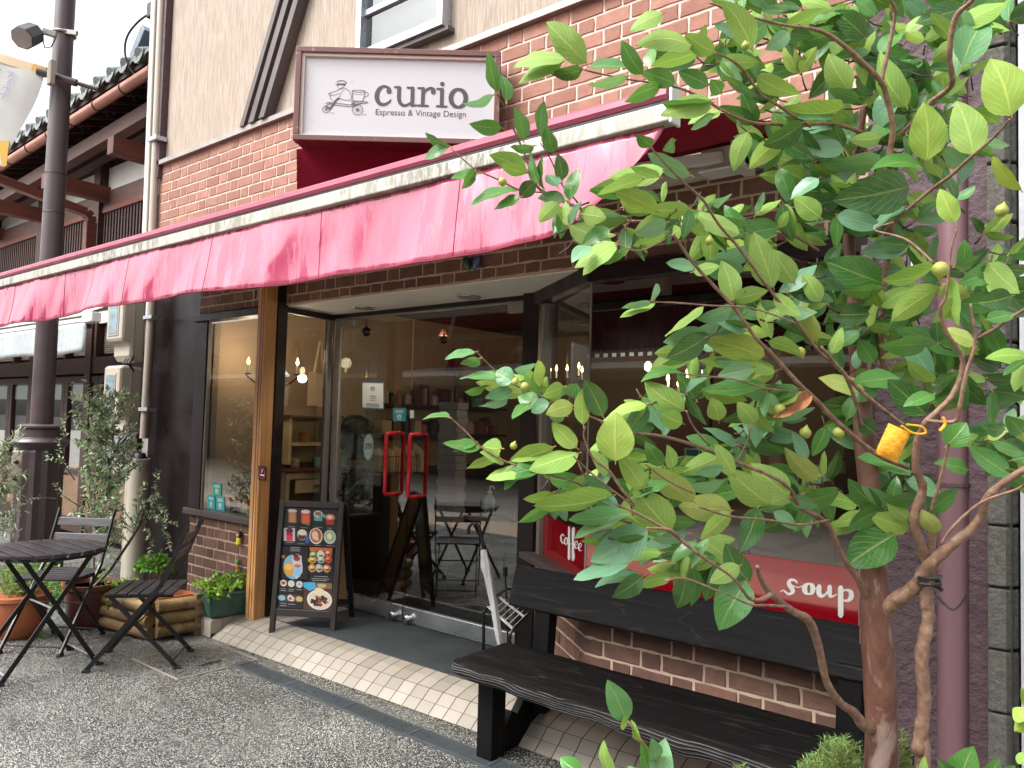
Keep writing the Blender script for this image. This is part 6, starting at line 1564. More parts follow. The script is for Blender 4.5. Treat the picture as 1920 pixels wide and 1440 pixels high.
# ================================================================= FOREGROUND TREE
random.seed(11)
tree = thing('stewartia_tree', (-.45, 1.87, GZ), 'young tree with peeling red brown bark and oval leaves before the cafe window', 'tree')
def dep(px, py, far=0):
    if px < 1640: d = 1.27 + max(0, (px - 1150)) / 490 * .42
    else: d = 1.69 - (px - 1640) / 280 * .22
    if py < 330 and px > 1350: d += .06
    if px < 1150 and py < 460: d += .12
    return d + far
def sk(mb, pts, d0=None, d1=None, n=10, m=0, ex=None):
    """pts: (px,py,width_px); depth from dep() unless d0,d1"""
    k = len(pts) - 1; q = []
    for i, p in enumerate(pts):
        d = dep(p[0], p[1]) if d0 is None else d0 + ((d1 if d1 is not None else d0) - d0) * i / k
        v = at(p[0], p[1], d); q.append((v.x, v.y, v.z, p[2] * .86 * d / FPX / 2))
    q = spline(q, 6); mb.tube([V(a[:3]) for a in q], [a[3] * (1 + .06 * math.sin(i * 1.7)) for i, a in enumerate(q)], n, m=m)
TD = 1.70
mb = MB()
ft = at(1652, 1440, TD)
q = [(ft.x - .005, ft.y, GZ, .046)] + [(*at(x, y, TD + e), w * TD / FPX / 2) for x, y, w, e in ((1653, 1440, 60, 0), (1648, 1250, 57, 0), (1641, 1140, 54, 0), (1637, 1000, 42, .02), (1625, 860, 40, .05), (1612, 720, 34, .08), (1600, 560, 26, .1), (1592, 440, 22, .12), (1600, 330, 18, .12), (1620, 200, 14, .1))]
q = spline(q, 8); mb.tube([V(a[:3]) for a in q], [a[3] * (1 + .03 * math.sin(i * 1.1)) for i, a in enumerate(q)], 20)
mb.build('trunk', 'bark', tree, smooth=2)
mb = MB()       # second slim stem
q = [(*V((at(1722, 1440, 1.62).x, at(1722, 1440, 1.62).y, GZ)), .017)] + [(*at(x, y, 1.62), w * 1.62 / FPX / 2) for x, y, w in ((1731, 1440, 25), (1721, 1412, 24), (1733, 1322, 23), (1728, 1231, 24), (1740, 1160, 22), (1737, 1120, 24), (1744, 1060, 16), (1748, 980, 14), (1742, 960, 12))]
q = spline(q, 6); mb.tube([V(a[:3]) for a in q], [a[3] * (1 + .10 * math.sin(i * 2.1)) for i, a in enumerate(q)], 14); mb.build('second_stem', 'bark2', tree, smooth=2)
LB = MB()
J = TD
def lim(pts, d0, d1, n=12): sk(LB, pts, d0, d1, n)
lim([(1650, 1160, 42), (1672, 1130, 34), (1714, 1102, 30), (1741, 1063, 30), (1775, 1030, 24), (1833, 980, 20), (1850, 935, 18), (1889, 900, 16), (1940, 870, 14)], TD, 1.45)
lim([(1741, 1063, 26), (1730, 1030, 20), (1714, 974, 19), (1730, 916, 19), (1717, 877, 16), (1719, 830, 15), (1728, 808, 14), (1738, 789, 13), (1785, 742, 12), (1805, 678, 10), (1774, 622, 9), (1763, 580, 7), (1774, 553, 6), (1783, 470, 5), (1794, 430, 4)], 1.62, 1.40)
lim([(1640, 1362, 34), (1621, 1361, 26), (1600, 1335, 20), (1576, 1318, 17), (1550, 1278, 16), (1535, 1212, 17), (1517, 1165, 20), (1490, 1148, 16), (1470, 1134, 15), (1440, 1107, 14), (1424, 1080, 10), (1420, 1062, 9)], TD, 1.40)
lim([(1445, 1115, 12), (1425, 1125, 10), (1405, 1122, 8), (1395, 1110, 7), (1370, 1080, 6), (1314, 1042, 7), (1278, 1013, 9), (1255, 994, 8), (1213, 990, 5)], 1.42, 1.26)
lim([(1475, 1137, 6), (1440, 1135, 6), (1405, 1133, 5), (1360, 1112, 3)], 1.43, 1.33)
lim([(1628, 1130, 20), (1611, 1090, 15), (1580, 1044, 12), (1555, 988, 12), (1528, 966, 13), (1500, 950, 9), (1480, 915, 8), (1440, 890, 8), (1382, 867, 8), (1340, 850, 8), (1297, 833, 8), (1240, 818, 7), (1185, 811, 7), (1140, 795, 5), (1103, 780, 5)], TD, 1.32)
lim([(1555, 975, 6), (1500, 984, 6), (1440, 975, 5), (1368, 968, 5), (1310, 950, 4)], 1.6, 1.34)
lim([(1703, 877, 10), (1650, 855, 11), (1605, 822, 10), (1564, 786, 11), (1530, 750, 10), (1497, 719, 10), (1450, 667, 9), (1417, 633, 8), (1375, 575, 8), (1328, 525, 7), (1294, 486, 7), (1272, 453, 6), (1262, 440, 6)], 1.60, 1.30)
lim([(1615, 800, 10), (1600, 740, 8), (1577, 694, 7), (1535, 658, 7), (1497, 608, 7), (1444, 544, 7), (1389, 469, 7), (1347, 420, 6), (1319, 376, 6), (1285, 345, 6), (1255, 315, 5), (1220, 277, 4)], 1.66, 1.32)
lim([(1697, 800, 9), (1624, 742, 9), (1577, 694, 8), (1540, 650, 6)], 1.58, 1.5)
lim([(1535, 470, 6), (1480, 440, 6), (1389, 430, 6), (1290, 415, 7), (1180, 415, 7), (1120, 402, 7), (1050, 375, 7), (1022, 361, 6), (1004, 344, 6), (981, 283, 4), (960, 235, 4), (946, 201, 3), (931, 175, 3)], 1.72, 1.40)
lim([(1022, 361, 4), (975, 356, 4), (937, 338, 4), (900, 322, 3), (887, 315, 3), (844, 277, 3)], 1.45, 1.42)
lim([(1090, 395, 4), (1080, 376, 4), (1054, 347, 3), (1033, 300, 3), (1013, 268, 2)], 1.46, 1.40)
lim([(1620, 250, 10), (1560, 232, 8), (1480, 238, 7), (1459, 233, 7), (1412, 230, 6), (1360, 210, 6), (1310, 180, 6), (1255, 160, 5), (1179, 149, 4), (1103, 133, 4), (1080, 122, 3)], 1.78, 1.42)
lim([(1520, 238, 6), (1450, 192, 6), (1424, 175, 6), (1401, 140, 6), (1375, 115, 5), (1340, 98, 4)], 1.68, 1.50)
lim([(1660, 700, 16), (1652, 640, 15), (1656, 540, 14), (1672, 430, 13), (1670, 330, 13), (1668, 290, 14), (1674, 240, 12), (1662, 180, 12), (1646, 146, 11), (1584, 87, 10), (1535, 57, 8), (1471, 47, 6), (1389, 26, 5), (1330, 5, 4)], 1.80, 1.52)
lim([(1650, 160, 10), (1666, 93, 9), (1678, 23, 9), (1670, 0, 7), (1664, -30, 6)], 1.68, 1.6)
lim([(1675, 270, 10), (1700, 240, 10), (1745, 192, 12), (1775, 170, 12), (1786, 152, 12), (1780, 102, 12), (1791, 35, 12), (1821, 3, 10), (1840, -20, 8)], 1.76, 1.5)
lim([(1660, 440, 9), (1675, 417, 8), (1739, 361, 8), (1783, 329, 8), (1818, 297, 8), (1867, 254, 6), (1893, 224, 5)], 1.74, 1.36)
lim([(1738, 789, 8), (1790, 790, 9), (1800, 760, 10), (1812, 700, 9), (1828, 640, 6), (1820, 570, 5)], 1.5, 1.42)
lim([(1745, 960, 6), (1760, 910, 8), (1775, 850, 6), (1780, 830, 4)], 1.52, 1.46)
lim([(1765, 1020, 6), (1790, 985, 7), (1840, 942, 6), (1905, 918, 6), (1925, 905, 4)], 1.5, 1.4)
lim([(1820, 640, 6), (1860, 620, 8), (1905, 590, 8), (1940, 570, 8)], 1.6, 1.5)
lim([(1185, 811, 5), (1103, 780, 4), (1028, 748, 4), (990, 733, 4), (955, 716, 4), (923, 690, 4), (894, 660, 3)], 1.34, 1.28)
lim([(1310, 1040, 6), (1260, 1000, 6), (1190, 960, 6), (1140, 940, 5), (1080, 905, 4), (1010, 885, 4), (946, 864, 4), (902, 838, 4), (870, 806, 3), (844, 783, 3)], 1.30, 1.24)
lim([(1190, 945, 5), (1168, 921, 6), (1143, 884, 6), (1112, 859, 5), (1095, 820, 4), (1098, 800, 3)], 1.27, 1.22)
lim([(1190, 950, 4), (1130, 905, 4), (1090, 870, 4), (1075, 855, 3)], 1.27, 1.23)
lim([(1497, 608, 3), (1411, 578, 4), (1333, 573, 4), (1270, 568, 4), (1225, 566, 3)], 1.44, 1.32)
lim([(1497, 735, 3), (1436, 728, 4), (1380, 712, 4), (1330, 706, 4), (1285, 702, 3)], 1.5, 1.36)
lim([(1330, 835, 6), (1300, 800, 4), (1287, 770, 4)], 1.4, 1.36); lim([(1382, 867, 4), (1400, 830, 4), (1408, 800, 3)], 1.46, 1.42); lim([(1300, 925, 4), (1250, 900, 4), (1210, 870, 3)], 1.36, 1.3)
lim([(1245, 1090, 5), (1285, 1085, 5), (1350, 1110, 4)], 1.30, 1.33)
lim([(1262, 440, 4), (1200, 470, 3), (1150, 455, 3), (1120, 450, 2)], 1.34, 1.3)
lim([(1675, 417, 5), (1640, 431, 4), (1700, 450, 6), (1752, 495, 6)], 1.6, 1.5)
LB.build('limbs', 'bark2', tree, smooth=2)

# --- individual leaves read off the photograph: base, tip, visible width ratio, kind
LV = """1100 117 1033 50 .45y;1059 111 972 125 .25y;1054 117 982 152 .3y;1106 125 1182 128 .2g;1205 140 1170 83 .4g;1220 125 1220 95 .4g;1266 157 1211 137 .5g;1296 85 1204 85 .35y;1313 96 1229 120 .3y;1243 26 1188 55 .4y;1339 99 1290 67 .5y;1176 143 1112 157 .25b;1092 131 1039 137 .4d
931 172 917 102 .3g;949 190 940 146 .4g;925 178 873 192 .25b;940 240 887 233 .45g;981 262 966 208 .4g;1001 273 962 275 .3g;1016 259 1020 198 .35g;1038 286 1026 242 .45g;844 274 803 252 .3g;838 277 800 297 .35g;896 324 850 334 .3g;890 322 868 350 .35g;987 318 925 294 .45y;989 324 944 309 .4y;1004 341 978 367 .5d;1054 338 1046 293 .45d;1068 376 1084 322 .4g;1060 376 1013 372 .4g;969 357 893 382 .2g;975 370 931 391 .3g;1048 379 1014 413 .5y;1010 345 997 288 .25g;1020 355 1018 300 .2d;1045 350 1028 330 .4b
1232 396 1160 362 .4p;1208 335 1129 362 .25y;1246 318 1153 329 .35y;1237 332 1188 315 .3y;1296 329 1223 292 .35b;1264 265 1245 280 .4g;1220 274 1197 254 .4d;1092 402 1132 408 .6y;1351 207 1297 230 .3y;1334 187 1250 213 .4y;1334 192 1252 192 .3g;1351 175 1334 152 .5g;1328 160 1278 137 .5g;1240 160 1179 187 .35g;1340 215 1300 240 .3b
1410 93 1360 12 .4y;1471 50 1532 20 .35y;1622 70 1570 26 .5d;1593 169 1558 108 .55p;1582 201 1480 201 .35Y;1564 216 1477 216 .3b;1652 239 1684 160 .4b;1610 190 1561 169 .4b;1506 230 1439 268 .45d;1739 300 1733 204 .55Y;1826 289 1797 201 .55p;1896 216 1861 122 .65Y;1803 122 1844 44 .6b;1730 315 1643 318 .25g;1704 350 1576 373 .5d;1611 329 1535 347 .35d;1650 305 1555 306 .35b;1582 280 1512 280 .4b;1538 408 1494 373 .6y;1535 335 1488 370 .35b;1652 259 1599 262 .45y;1823 204 1870 227 .4y;1768 280 1815 309 .4b;1914 356 1867 300 .3n;1791 417 1765 361 .5Y;1650 100 1690 60 .4g;1700 60 1735 30 .4y;1640 30 1600 0 .4g;1560 20 1500 5 .3y;1800 50 1880 10 .35y;1786 75 1750 30 .4y;1700 200 1655 110 .4p;1560 60 1480 75 .4g;1480 60 1440 90 .5b
1155 455 1086 497 .35y;1155 461 1100 510 .3y;1144 430 1097 457 .45g;1105 461 1076 489 .4b;1178 467 1136 492 .25g;1250 436 1194 458 .35y;1250 417 1197 436 .45b;1262 440 1275 430 .4y;1386 439 1311 403 .35p;1394 505 1314 492 .4b;1303 503 1255 494 .4b;1300 510 1344 500 .4y;1375 564 1355 497 .5p;1378 561 1433 547 .45p;1450 539 1417 447 .45y;1489 530 1455 475 .55p;1452 550 1497 589 .4y;1222 564 1172 576 .2b;1228 568 1169 593 .2y;1225 564 1229 535 .2b;1319 574 1255 624 .15y;1375 575 1311 594 .35b;1389 608 1303 625 .4b;1433 669 1330 639 .4Y;1440 640 1497 664 .35y;1411 689 1353 703 .5b;1436 722 1330 730 .25g;1497 730 1389 733 .25b;1283 700 1211 714 .2g;1333 708 1292 733 .2b;1283 769 1217 722 .5p;1280 794 1244 778 .6y;1347 789 1336 750 .6p;1417 794 1386 758 .6p;1094 797 1092 736 .4Y;1130 780 1100 719 .5d;1075 761 1029 775 .5P;1050 750 1022 728 .4p;1069 744 1080 722 .6b;1322 633 1258 667 .5d;1400 620 1340 600 .4b;1480 560 1440 600 .4y
1638 431 1585 406 .6g;1652 530 1560 494 .55g;1655 540 1585 544 .3g;1755 497 1666 522 .3p;1760 539 1680 594 .4p;1758 541 1813 555 .5P;1630 589 1558 589 .5d;1538 566 1508 519 .5p;1530 641 1505 575 .4P;1560 664 1577 619 .4y;1738 644 1658 647 .4g;1638 680 1613 641 .6g;1752 716 1708 680 .4p;1685 708 1608 716 .4g;1622 730 1544 711 .35P;1736 778 1672 719 .5d;1588 786 1610 739 .4g;1852 494 1905 544 .5p;1897 555 1841 567 .6d;1790 500 1830 483 .4g;1800 560 1755 600 .4p;1830 640 1775 620 .4P;1700 640 1745 700 .45b;1780 520 1795 600 .3y;1640 720 1690 700 .4b;1850 600 1900 590 .4g;1610 620 1570 650 .4g;1750 740 1700 760 .4g
1081 839 1040 797 .5Y;1154 864 1154 783 .75Y;1084 850 1002 878 .4y;1036 839 963 864 .4Y;1148 929 1016 946 .25y;1205 915 1165 862 .5p;1258 997 1196 926 .6p;1300 940 1230 884 .45P;1371 957 1283 949 .5P;1444 946 1373 887 .5p;1376 890 1345 839 .45p;1480 929 1416 876 .55p;1213 994 1119 1047 .5b;1177 963 1078 974 .3g;1182 965 1089 1005 .2b;1421 952 1390 1027 .45d;1404 1092 1365 1027 .5d;1399 1089 1354 1171 .6g;1387 1061 1337 1089 .5p;1286 1086 1272 1134 .65d;1179 1056 1087 1084 .25b;1202 1078 1126 1098 .25b;1205 1081 1154 1115 .5d;1258 1084 1199 1098 .3y;1309 1019 1264 1050 .35g;1241 1036 1157 1042 .25y;1241 873 1213 833 .5g;1261 878 1252 839 .4p;1370 960 1320 1005 .4p;1356 878 1309 884 .4b;1360 900 1295 907 .3b;1160 950 1110 930 .3b;1290 1000 1230 1010 .3b;1330 1010 1300 1060 .3b;1140 890 1110 850 .4y
1678 1002 1597 1055 .65g;1705 991 1639 969 .5p;1703 974 1667 944 .5p;1572 922 1475 938 .35g;1650 958 1597 905 .45g;1606 947 1544 938 .4y;1658 955 1597 988 .4g;1531 902 1478 847 .4P;1514 860 1489 816 .4b;1708 886 1619 861 .3g;1814 880 1758 870 .4g;1715 936 1661 936 .4g;1758 999 1725 958 .5P;1775 836 1808 797 .8g;1894 891 1825 844 .4g;1914 813 1889 783 .6g;1883 805 1844 799 .5g;1640 812 1611 786 .7d;1700 900 1760 930 .4b;1740 960 1790 920 .4g;1480 935 1530 950 .4b;1450 960 1490 990 .4b;1890 880 1920 910 .5g;1860 830 1915 850 .3g
891 660 841 672 .25b;899 672 867 681 .3b;932 707 870 710 .2b;961 716 934 698 .6b;914 724 876 733 .25g;952 745 904 759 .25b;1016 724 1010 681 .35Y;1004 684 969 691 .3b;1010 754 975 745 .5b;993 757 964 783 .3g;841 783 797 786 .15g;902 838 838 832 .3g;932 856 882 876 .3y;940 841 907 838 .6y;1016 876 943 899 .3g;1020 878 923 896 .25y;1037 838 967 862 .3y;1057 727 1022 740 .4p;960 730 915 745 .4b;1030 755 1000 770 .4b;1060 780 1030 770 .4b;890 830 855 845 .3g;945 866 905 850 .3y;985 880 950 915 .3g"""
HUE = {'y': (.80, .55, 1), 'Y': (.95, .8, 1), 'g': (.42, .3, 0), 'b': (.62, .35, 0), 'd': (.12, .2, 0), 'p': (.7, .62, 1), 'P': (.8, .95, 1), 'n': (1, 1, 1)}  # kind b: sky reflected on wet leaves, put into a blue-green colour
CR = MB(); st_m = MB()
fwdv = V(cf)
def place_leaf(bx, by, tx, ty, w, kd, far=0, jit=.018, slim=0):
    db = dep(bx, by, far) + random.uniform(-jit, jit); base = at(bx, by, db)
    tx, ty = bx + (tx - bx) * 1.13, by + (ty - by) * 1.13; w = min(.85, w * 1.15)
    Lp = math.hypot(tx - bx, ty - by) * db / FPX
    real = max(Lp * 1.02, .055 if w > .28 else .062); ex = math.sqrt(max(0, real * real - Lp * Lp)); ex = min(ex, Lp * .9)
    sg = random.choice((-1, 1)) if kd in 'gd' else (1 if kd == 'b' else -1)
    tip = at(tx, ty, db + (-ex if random.random() < .6 else ex) * .8)
    a = (tip - base).normalized(); v = (base - CAM).normalized(); s0 = a.cross(v).normalized()
    asp = random.uniform(.50, .62) - slim; ratio = min(1, w / asp)
    if w > asp: asp = w
    ph = math.acos(ratio) * random.choice((-1, 1)); nrm0 = s0.cross(a)
    s = s0 * math.cos(ph) + nrm0 * math.sin(ph)
    # which face looks at the camera: top unless kind y/Y/p/P
    n = s.cross(a); facing = n.dot(v) < 0        # blade normal towards the camera
    want_top = kd in 'gbdn'
    if facing != want_top: s = -s
    tp, un, _ = HUE[kd]; h = tp if want_top else un
    h = max(0, min(1, h + random.uniform(-.10, .10)))
    add_leaf(CR, base, tip, s, real * asp if asp < .7 else Lp * asp, h, random.uniform(.03, .11) * (1 if want_top else -1) * (1 if random.random() < .8 else -.5), random.uniform(.08, .25), random.uniform(-.5, .5), 9, 4, .035)
    st_m.tube([base - a * .006, base + a * .004], .0011, 5)
for l in LV.replace('\n', ';').split(';'):
    e = l.split(); place_leaf(float(e[0]), float(e[1]), float(e[2]), float(e[3]), float(e[4][:-1]), e[4][-1])
# filling leaves deeper in the crown, on short side shoots
SH = MB()
zones = [(1420, 60, 130, 90, 26), (1560, 60, 120, 70, 34), (1720, 60, 110, 80, 40), (1640, 220, 150, 90, 46), (1480, 260, 70, 70, 16), (1760, 240, 70, 90, 16), (1640, 400, 130, 80, 34), (1430, 430, 110, 60, 20), (1280, 400, 110, 60, 20), (1500, 560, 110, 80, 22), (1700, 560, 120, 90, 44), (1860, 520, 60, 80, 26),
         (1840, 700, 70, 90, 12), (1700, 700, 90, 80, 26), (1400, 760, 130, 60, 26), (1250, 760, 80, 50, 12), (1330, 880, 110, 60, 24), (1500, 900, 90, 60, 16), (1200, 980, 100, 60, 20), (1660, 900, 80, 70, 16), (1300, 1040, 90, 50, 12), (1080, 900, 70, 40, 10), (1880, 830, 50, 70, 18), (1140, 420, 60, 40, 10), (1880, 60, 30, 60, 6), (1340, 650, 90, 60, 10), (1000, 740, 60, 20, 6), (1560, 340, 90, 60, 16), (1340, 130, 80, 60, 10)]
EXC = [(1070, 1020, 75, 70), (1535, 1110, 140, 75), (1185, 620, 75, 90), (1300, 790, 60, 30), (1480, 850, 60, 50), (1140, 700, 60, 70), (1800, 1000, 120, 110), (1300, 690, 45, 25), (1880, 640, 30, 40)]
for zx, zy, sx, sy, n in zones:
    n = int(n * 1.65)
    k = 0
    while k < n:
        x, y = random.gauss(zx, sx * .55), random.gauss(zy, sy * .55); far = random.uniform(.02, .30)
        if any(((x - ex_) / rx_) ** 2 + ((y - ey_) / ry_) ** 2 < 1 for ex_, ey_, rx_, ry_ in EXC): k += 1; continue
        a0 = random.uniform(0, 6.28)
        m_ = random.choice((2, 3, 4)); Ls = random.uniform(20, 45)
        sx_, sy_ = x + Ls * math.cos(a0), y + Ls * math.sin(a0) * .8
        SH.tube([at(sx_, sy_, dep(sx_, sy_, far + .02)), at((x + sx_) / 2, (y + sy_) / 2 + 3, dep(x, y, far)), at(x, y, dep(x, y, far))], [.0022, .0018, .0012], 6)
        for j in range(m_):
            a = a0 + math.pi + random.uniform(-1.3, 1.3); l = random.uniform(45, 84); kd = random.choice('gggggdddbbbyyyYpp')
            place_leaf(x, y, x + l * math.cos(a), y + l * math.sin(a) * .75 + 6, random.choice((.25, .35, .42)), kd, far, .03, .08)
        k += m_
CR.build('crown', 'leaf', tree, smooth=2)
st_m.build('petioles', 'twig', tree)['kind'] = 'stuff'; SH.build('twigs', 'twig_dk', tree, smooth=2)['kind'] = 'stuff'
# seed capsules
for x, y, r_ in ((1510, 812, 11), (1572, 812, 11), (942, 341, 8), (1763, 505, 15), (966, 716, 7), (984, 725, 9), (963, 836, 7), (1878, 395, 12), (1398, 86, 8), (1462, 768, 11), (1500, 660, 10), (1330, 452, 8)):
    d = dep(x, y, -.03); c = at(x, y, d); r = r_ * d / FPX; up_ = V((random.uniform(-.4, .4), 0, random.choice((1, 1, -1))))
    mb = MB(); mb.lathe([(.0, -r), (r * .55, -r * .85), (r * .95, -r * .3), (r, r * .1), (r * .8, r * .6), (r * .4, r * .95), (.0008, r * 1.45)], c, 16, axis=up_); f = mb.build('seed_capsule', 'fruit', tree, smooth=True)
# curled dry leaf
mb = MB(); add_leaf(mb, at(1520, 742, 1.44), at(1450, 782, 1.40), V((0, .3, 1)).normalized(), .028, 1, .1, 1.2, 1.5, 9, 4, .08); mb.build('dry_leaf', simple('dry brown leaf', hexc('8f5a34'), .7, var=.3, sc=40), tree, smooth=2)
# cable tied round second stem to pipe
t = thing('tree_tie', at(1745, 1108, 1.6), 'thin black cable tying the slim stem to the mauve downpipe', 'cable')
mb = MB(); a, b = at(1735, 1103, 1.6), V((-.44, 2.95, onX(1795, 1133, -.44).z)); a2 = at(1752, 1112, 1.62)
mb.tube(spline([tuple(a2), tuple((a2 + b) / 2 + V((0, 0, -.04))), tuple(b)], 6), .003, 6); mb.tube([a + V((.022 * math.cos(k), .022 * math.sin(k), .002 * k)) + V((.006, .01, 0)) for k in range(0, 14)], .004, 6); mb.build('cable', 'black', t, smooth=True)
# orange pouch hanging in the tree
t = thing('scent_pouch', at(1672, 835, 1.47), 'orange yellow mesh pouch tied to a branch of the tree', 'pouch')
Dp = 1.47; q = [at(1666, 793, Dp), at(1708, 812, Dp - .01), at(1682, 868, Dp), at(1640, 850, Dp)]
ym = N('orange mesh'); co = ym.coord(); f = ym.noise(co, 90, 5, .7); ym.pbr(ym.ramp(f, [(.3, hexc('c88410')), (.6, hexc('eba81c')), (.8, hexc('f2c25a'))]), .5, 0, ym.bump(f, .8, .006))
mb = MB(); n = (q[1] - q[0]).cross(q[3] - q[0]).normalized(); n = -n if n.dot(fwdv) < 0 else n; g_ = 8; vs = []
for sd in (-1, 1):
    for i in range(g_ + 1):
        for j in range(g_ + 1):
            a, b = i / g_, j / g_; p = q[0] * (1 - a) * (1 - b) + q[1] * a * (1 - b) + q[2] * a * b + q[3] * (1 - a) * b
            vs.append(p + n * sd * .009 * (math.sin(math.pi * a) * math.sin(math.pi * b)) ** .5)
m_ = (g_ + 1) ** 2
mb.add(vs, [(i * (g_ + 1) + j, (i + 1) * (g_ + 1) + j, (i + 1) * (g_ + 1) + j + 1, i * (g_ + 1) + j + 1) for i in range(g_) for j in range(g_)] + [(m_ + i * (g_ + 1) + j, m_ + i * (g_ + 1) + j + 1, m_ + (i + 1) * (g_ + 1) + j + 1, m_ + (i + 1) * (g_ + 1) + j) for i in range(g_) for j in range(g_)]); mb.build('bag', ym.m, t, smooth=2)
mb = MB(); mb.tube(spline([tuple(at(x, y, Dp - .015)) for x, y in ((1690, 798), (1712, 812), (1735, 812), (1728, 800), (1700, 796))], 5), .0022, 6); mb.tube(spline([tuple(at(x, y, Dp - .02)) for x, y in ((1768, 782), (1772, 795), (1762, 808))], 5), .0028, 6); mb.build('ribbon', ym.m, t, smooth=True)
# fairy bulb in the branch
# rosemary at the foot of the tree
random.seed(8)
t = thing('rosemary_plant', at(1570, 1500, 1.75), 'bright needle leaved rosemary at the foot of the tree, at the bottom edge', 'plant')
lm, sm = MB(), MB()
for k in range(90):
    x0 = random.uniform(1500, 1625); top = 1440 - 60 * math.exp(-((x0 - 1570) / 42) ** 2) + random.uniform(-6, 22); d = 1.82 + random.uniform(-.08, .08)
    leafy_stem(lm, sm, [at(x0 + random.uniform(-8, 8), 1500, d), at(x0, (1500 + top) / 2, d), at(x0 + random.uniform(-14, 14), top, d)], .0014, .020, .0026, .0035, (0, 1), 2, .05, 2, 0, .7)
for k in range(26):
    x0 = random.uniform(1672, 1705); top = random.choice((1375, 1400, 1420)) + random.uniform(-8, 15); d = 1.78
    leafy_stem(lm, sm, [at(1690, 1500, d), at(x0, (1500 + top) / 2, d), at(x0 + random.uniform(-6, 6), top, d)], .0013, .020, .0025, .005, (.2, 1), 2, .5, 2, 0, .7)
for k in range(8):
    x0 = 1390 + random.uniform(-12, 12); leafy_stem(lm, sm, [at(x0, 1490, 1.7), at(x0, 1436, 1.7)], .001, .016, .002, .004, (0, 1), 2, .3, 2, 0, .7)
lm.build('needles', 'needle', t, smooth=2); sm.build('stems', 'twig', t)
# foreground shoots at the bottom
t = thing('foreground_shoot', at(1230, 1480, 1.15), 'young shoots with grey green leaves rising at the bottom edge in front of the bench', 'plant')
CR2 = MB(); S2 = MB(); _CR = CR; 
def sh(ps, w, d=1.15): 
    q = spline([(*at(x, y, d), 0) for x, y in ps], 5); S2.tube([V(a[:3]) for a in q], [w * (1 - .5 * i / len(q)) for i in range(len(q))], 8)
sh([(1262, 1540), (1245, 1450), (1225, 1420), (1200, 1385), (1178, 1352)], .003); sh([(1238, 1520), (1212, 1440), (1200, 1420)], .002); sh([(1130, 1520), (1136, 1440), (1133, 1430)], .0018)
CR = CR2
_dep = dep
dep = lambda px, py, far=0: 1.15
for l in "1175 1351 1143 1283 .5b;1178 1352 1165 1362 .25y;1200 1385 1188 1384 .3y;1190 1372 1192 1360 .3y;1228 1425 1222 1388 .4b;1230 1470 1205 1398 .3g;1225 1480 1245 1395 .5b;1150 1460 1134 1396 .3y;1095 1450 1055 1424 .5g;1120 1470 1090 1446 .3g;1205 1470 1180 1440 .4g".split(';'):
    e = l.split(); place_leaf(float(e[0]), float(e[1]), float(e[2]), float(e[3]), float(e[4][:-1]), e[4][-1], 0, .004)
dep = lambda px, py, far=0: 1.3
for l in "1800 1480 1822 1408 .6g;1790 1480 1760 1428 .4d;1850 1490 1870 1430 .5d;1745 1470 1735 1424 .3y;1925 1350 1902 1330 .5Y;1930 1345 1905 1368 .5Y;1930 1320 1915 1295 .4Y;1930 1410 1912 1430 .4y;1880 1480 1900 1440 .4d".split(';'):
    e = l.split(); place_leaf(float(e[0]), float(e[1]), float(e[2]), float(e[3]), float(e[4][:-1]), e[4][-1], 0, .004)
sh([(1960, 1400), (1930, 1345)], .003, 1.3); sh([(1960, 1330), (1928, 1318)], .002, 1.3); sh([(1960, 1440), (1928, 1412)], .002, 1.3)
CR = _CR; dep = _dep
CR2.build('leaves', 'leaf', t, smooth=2); S2.build('stems', 'twig', t, smooth=2)
# ================================================================= INSIDE THE CAFE
random.seed(31)
def lamp_light(loc, e, parent, col=(1, .76, .5), r=.05):
    l = bpy.data.lights.new('bulb_light', 'POINT'); l.energy = e; l.color = col; l.shadow_soft_size = r
    o = bpy.data.objects.new('bulb_light', l); COL.objects.link(o); o.parent = parent; o.location = V(loc) - parent.location
def candle(mbs, p, s=1.0):
    ivory, fl_, ir = mbs
    ivory.tube([p, p + V((0, 0, .075 * s))], .009 * s, 10); ir.lathe([(.0, -.004), (.022 * s, 0), (.026 * s, .008), (.012 * s, .006)], p + V((0, 0, -.006)), 12)
    fl_.lathe([(.004 * s, 0), (.012 * s, .012 * s), (.012 * s, .024 * s), (.006 * s, .042 * s), (.001, .06 * s)], p + V((0, 0, .075 * s)), 10)
def chandelier(name, ctr, tips, label, energy, s=1.0, hang=2.43):
    t = thing(name, ctr, label, 'chandelier'); A_, B_, C_ = MB(), MB(), MB()
    for p in tips:
        candle((A_, B_, C_), p, s); mid = (p + ctr) / 2 + V((0, 0, -.07 * s)); C_.tube(spline([tuple(ctr), tuple(mid), tuple(p + (p - ctr).normalized() * .01 + V((0, 0, -.02))), tuple(p)], 5), .006 * s, 8)
        C_.ball(p + V((0, 0, -.03 * s)), .008 * s, 0, 8)
    C_.lathe([(.0, -.08), (.02, -.06), (.035, -.02), (.02, .03), (.012, .09), (.0, .12)], ctr, 16); C_.tube([ctr + V((0, 0, .1)), V((ctr.x, ctr.y, hang))], .004, 6)
    C_.build('frame', 'black_iron', t, smooth=True); A_.build('candle_sleeve', 'cream', t, smooth=True); B_.build('bulb', 'flame', t, smooth=True)
    for p in tips[::2]: lamp_light(p + V((0, 0, .16)), energy / len(tips[::2]), t)
    return t
tips = [at(465, 700, 6.30), at(532, 700, 6.55), at(557, 702, 6.25), at(500, 712, 6.0)]
ctr = at(512, 712, 6.27)
ch = chandelier('candle_chandelier', ctr, tips, 'iron candle chandelier with glowing flame bulbs inside the left bay window', 7)
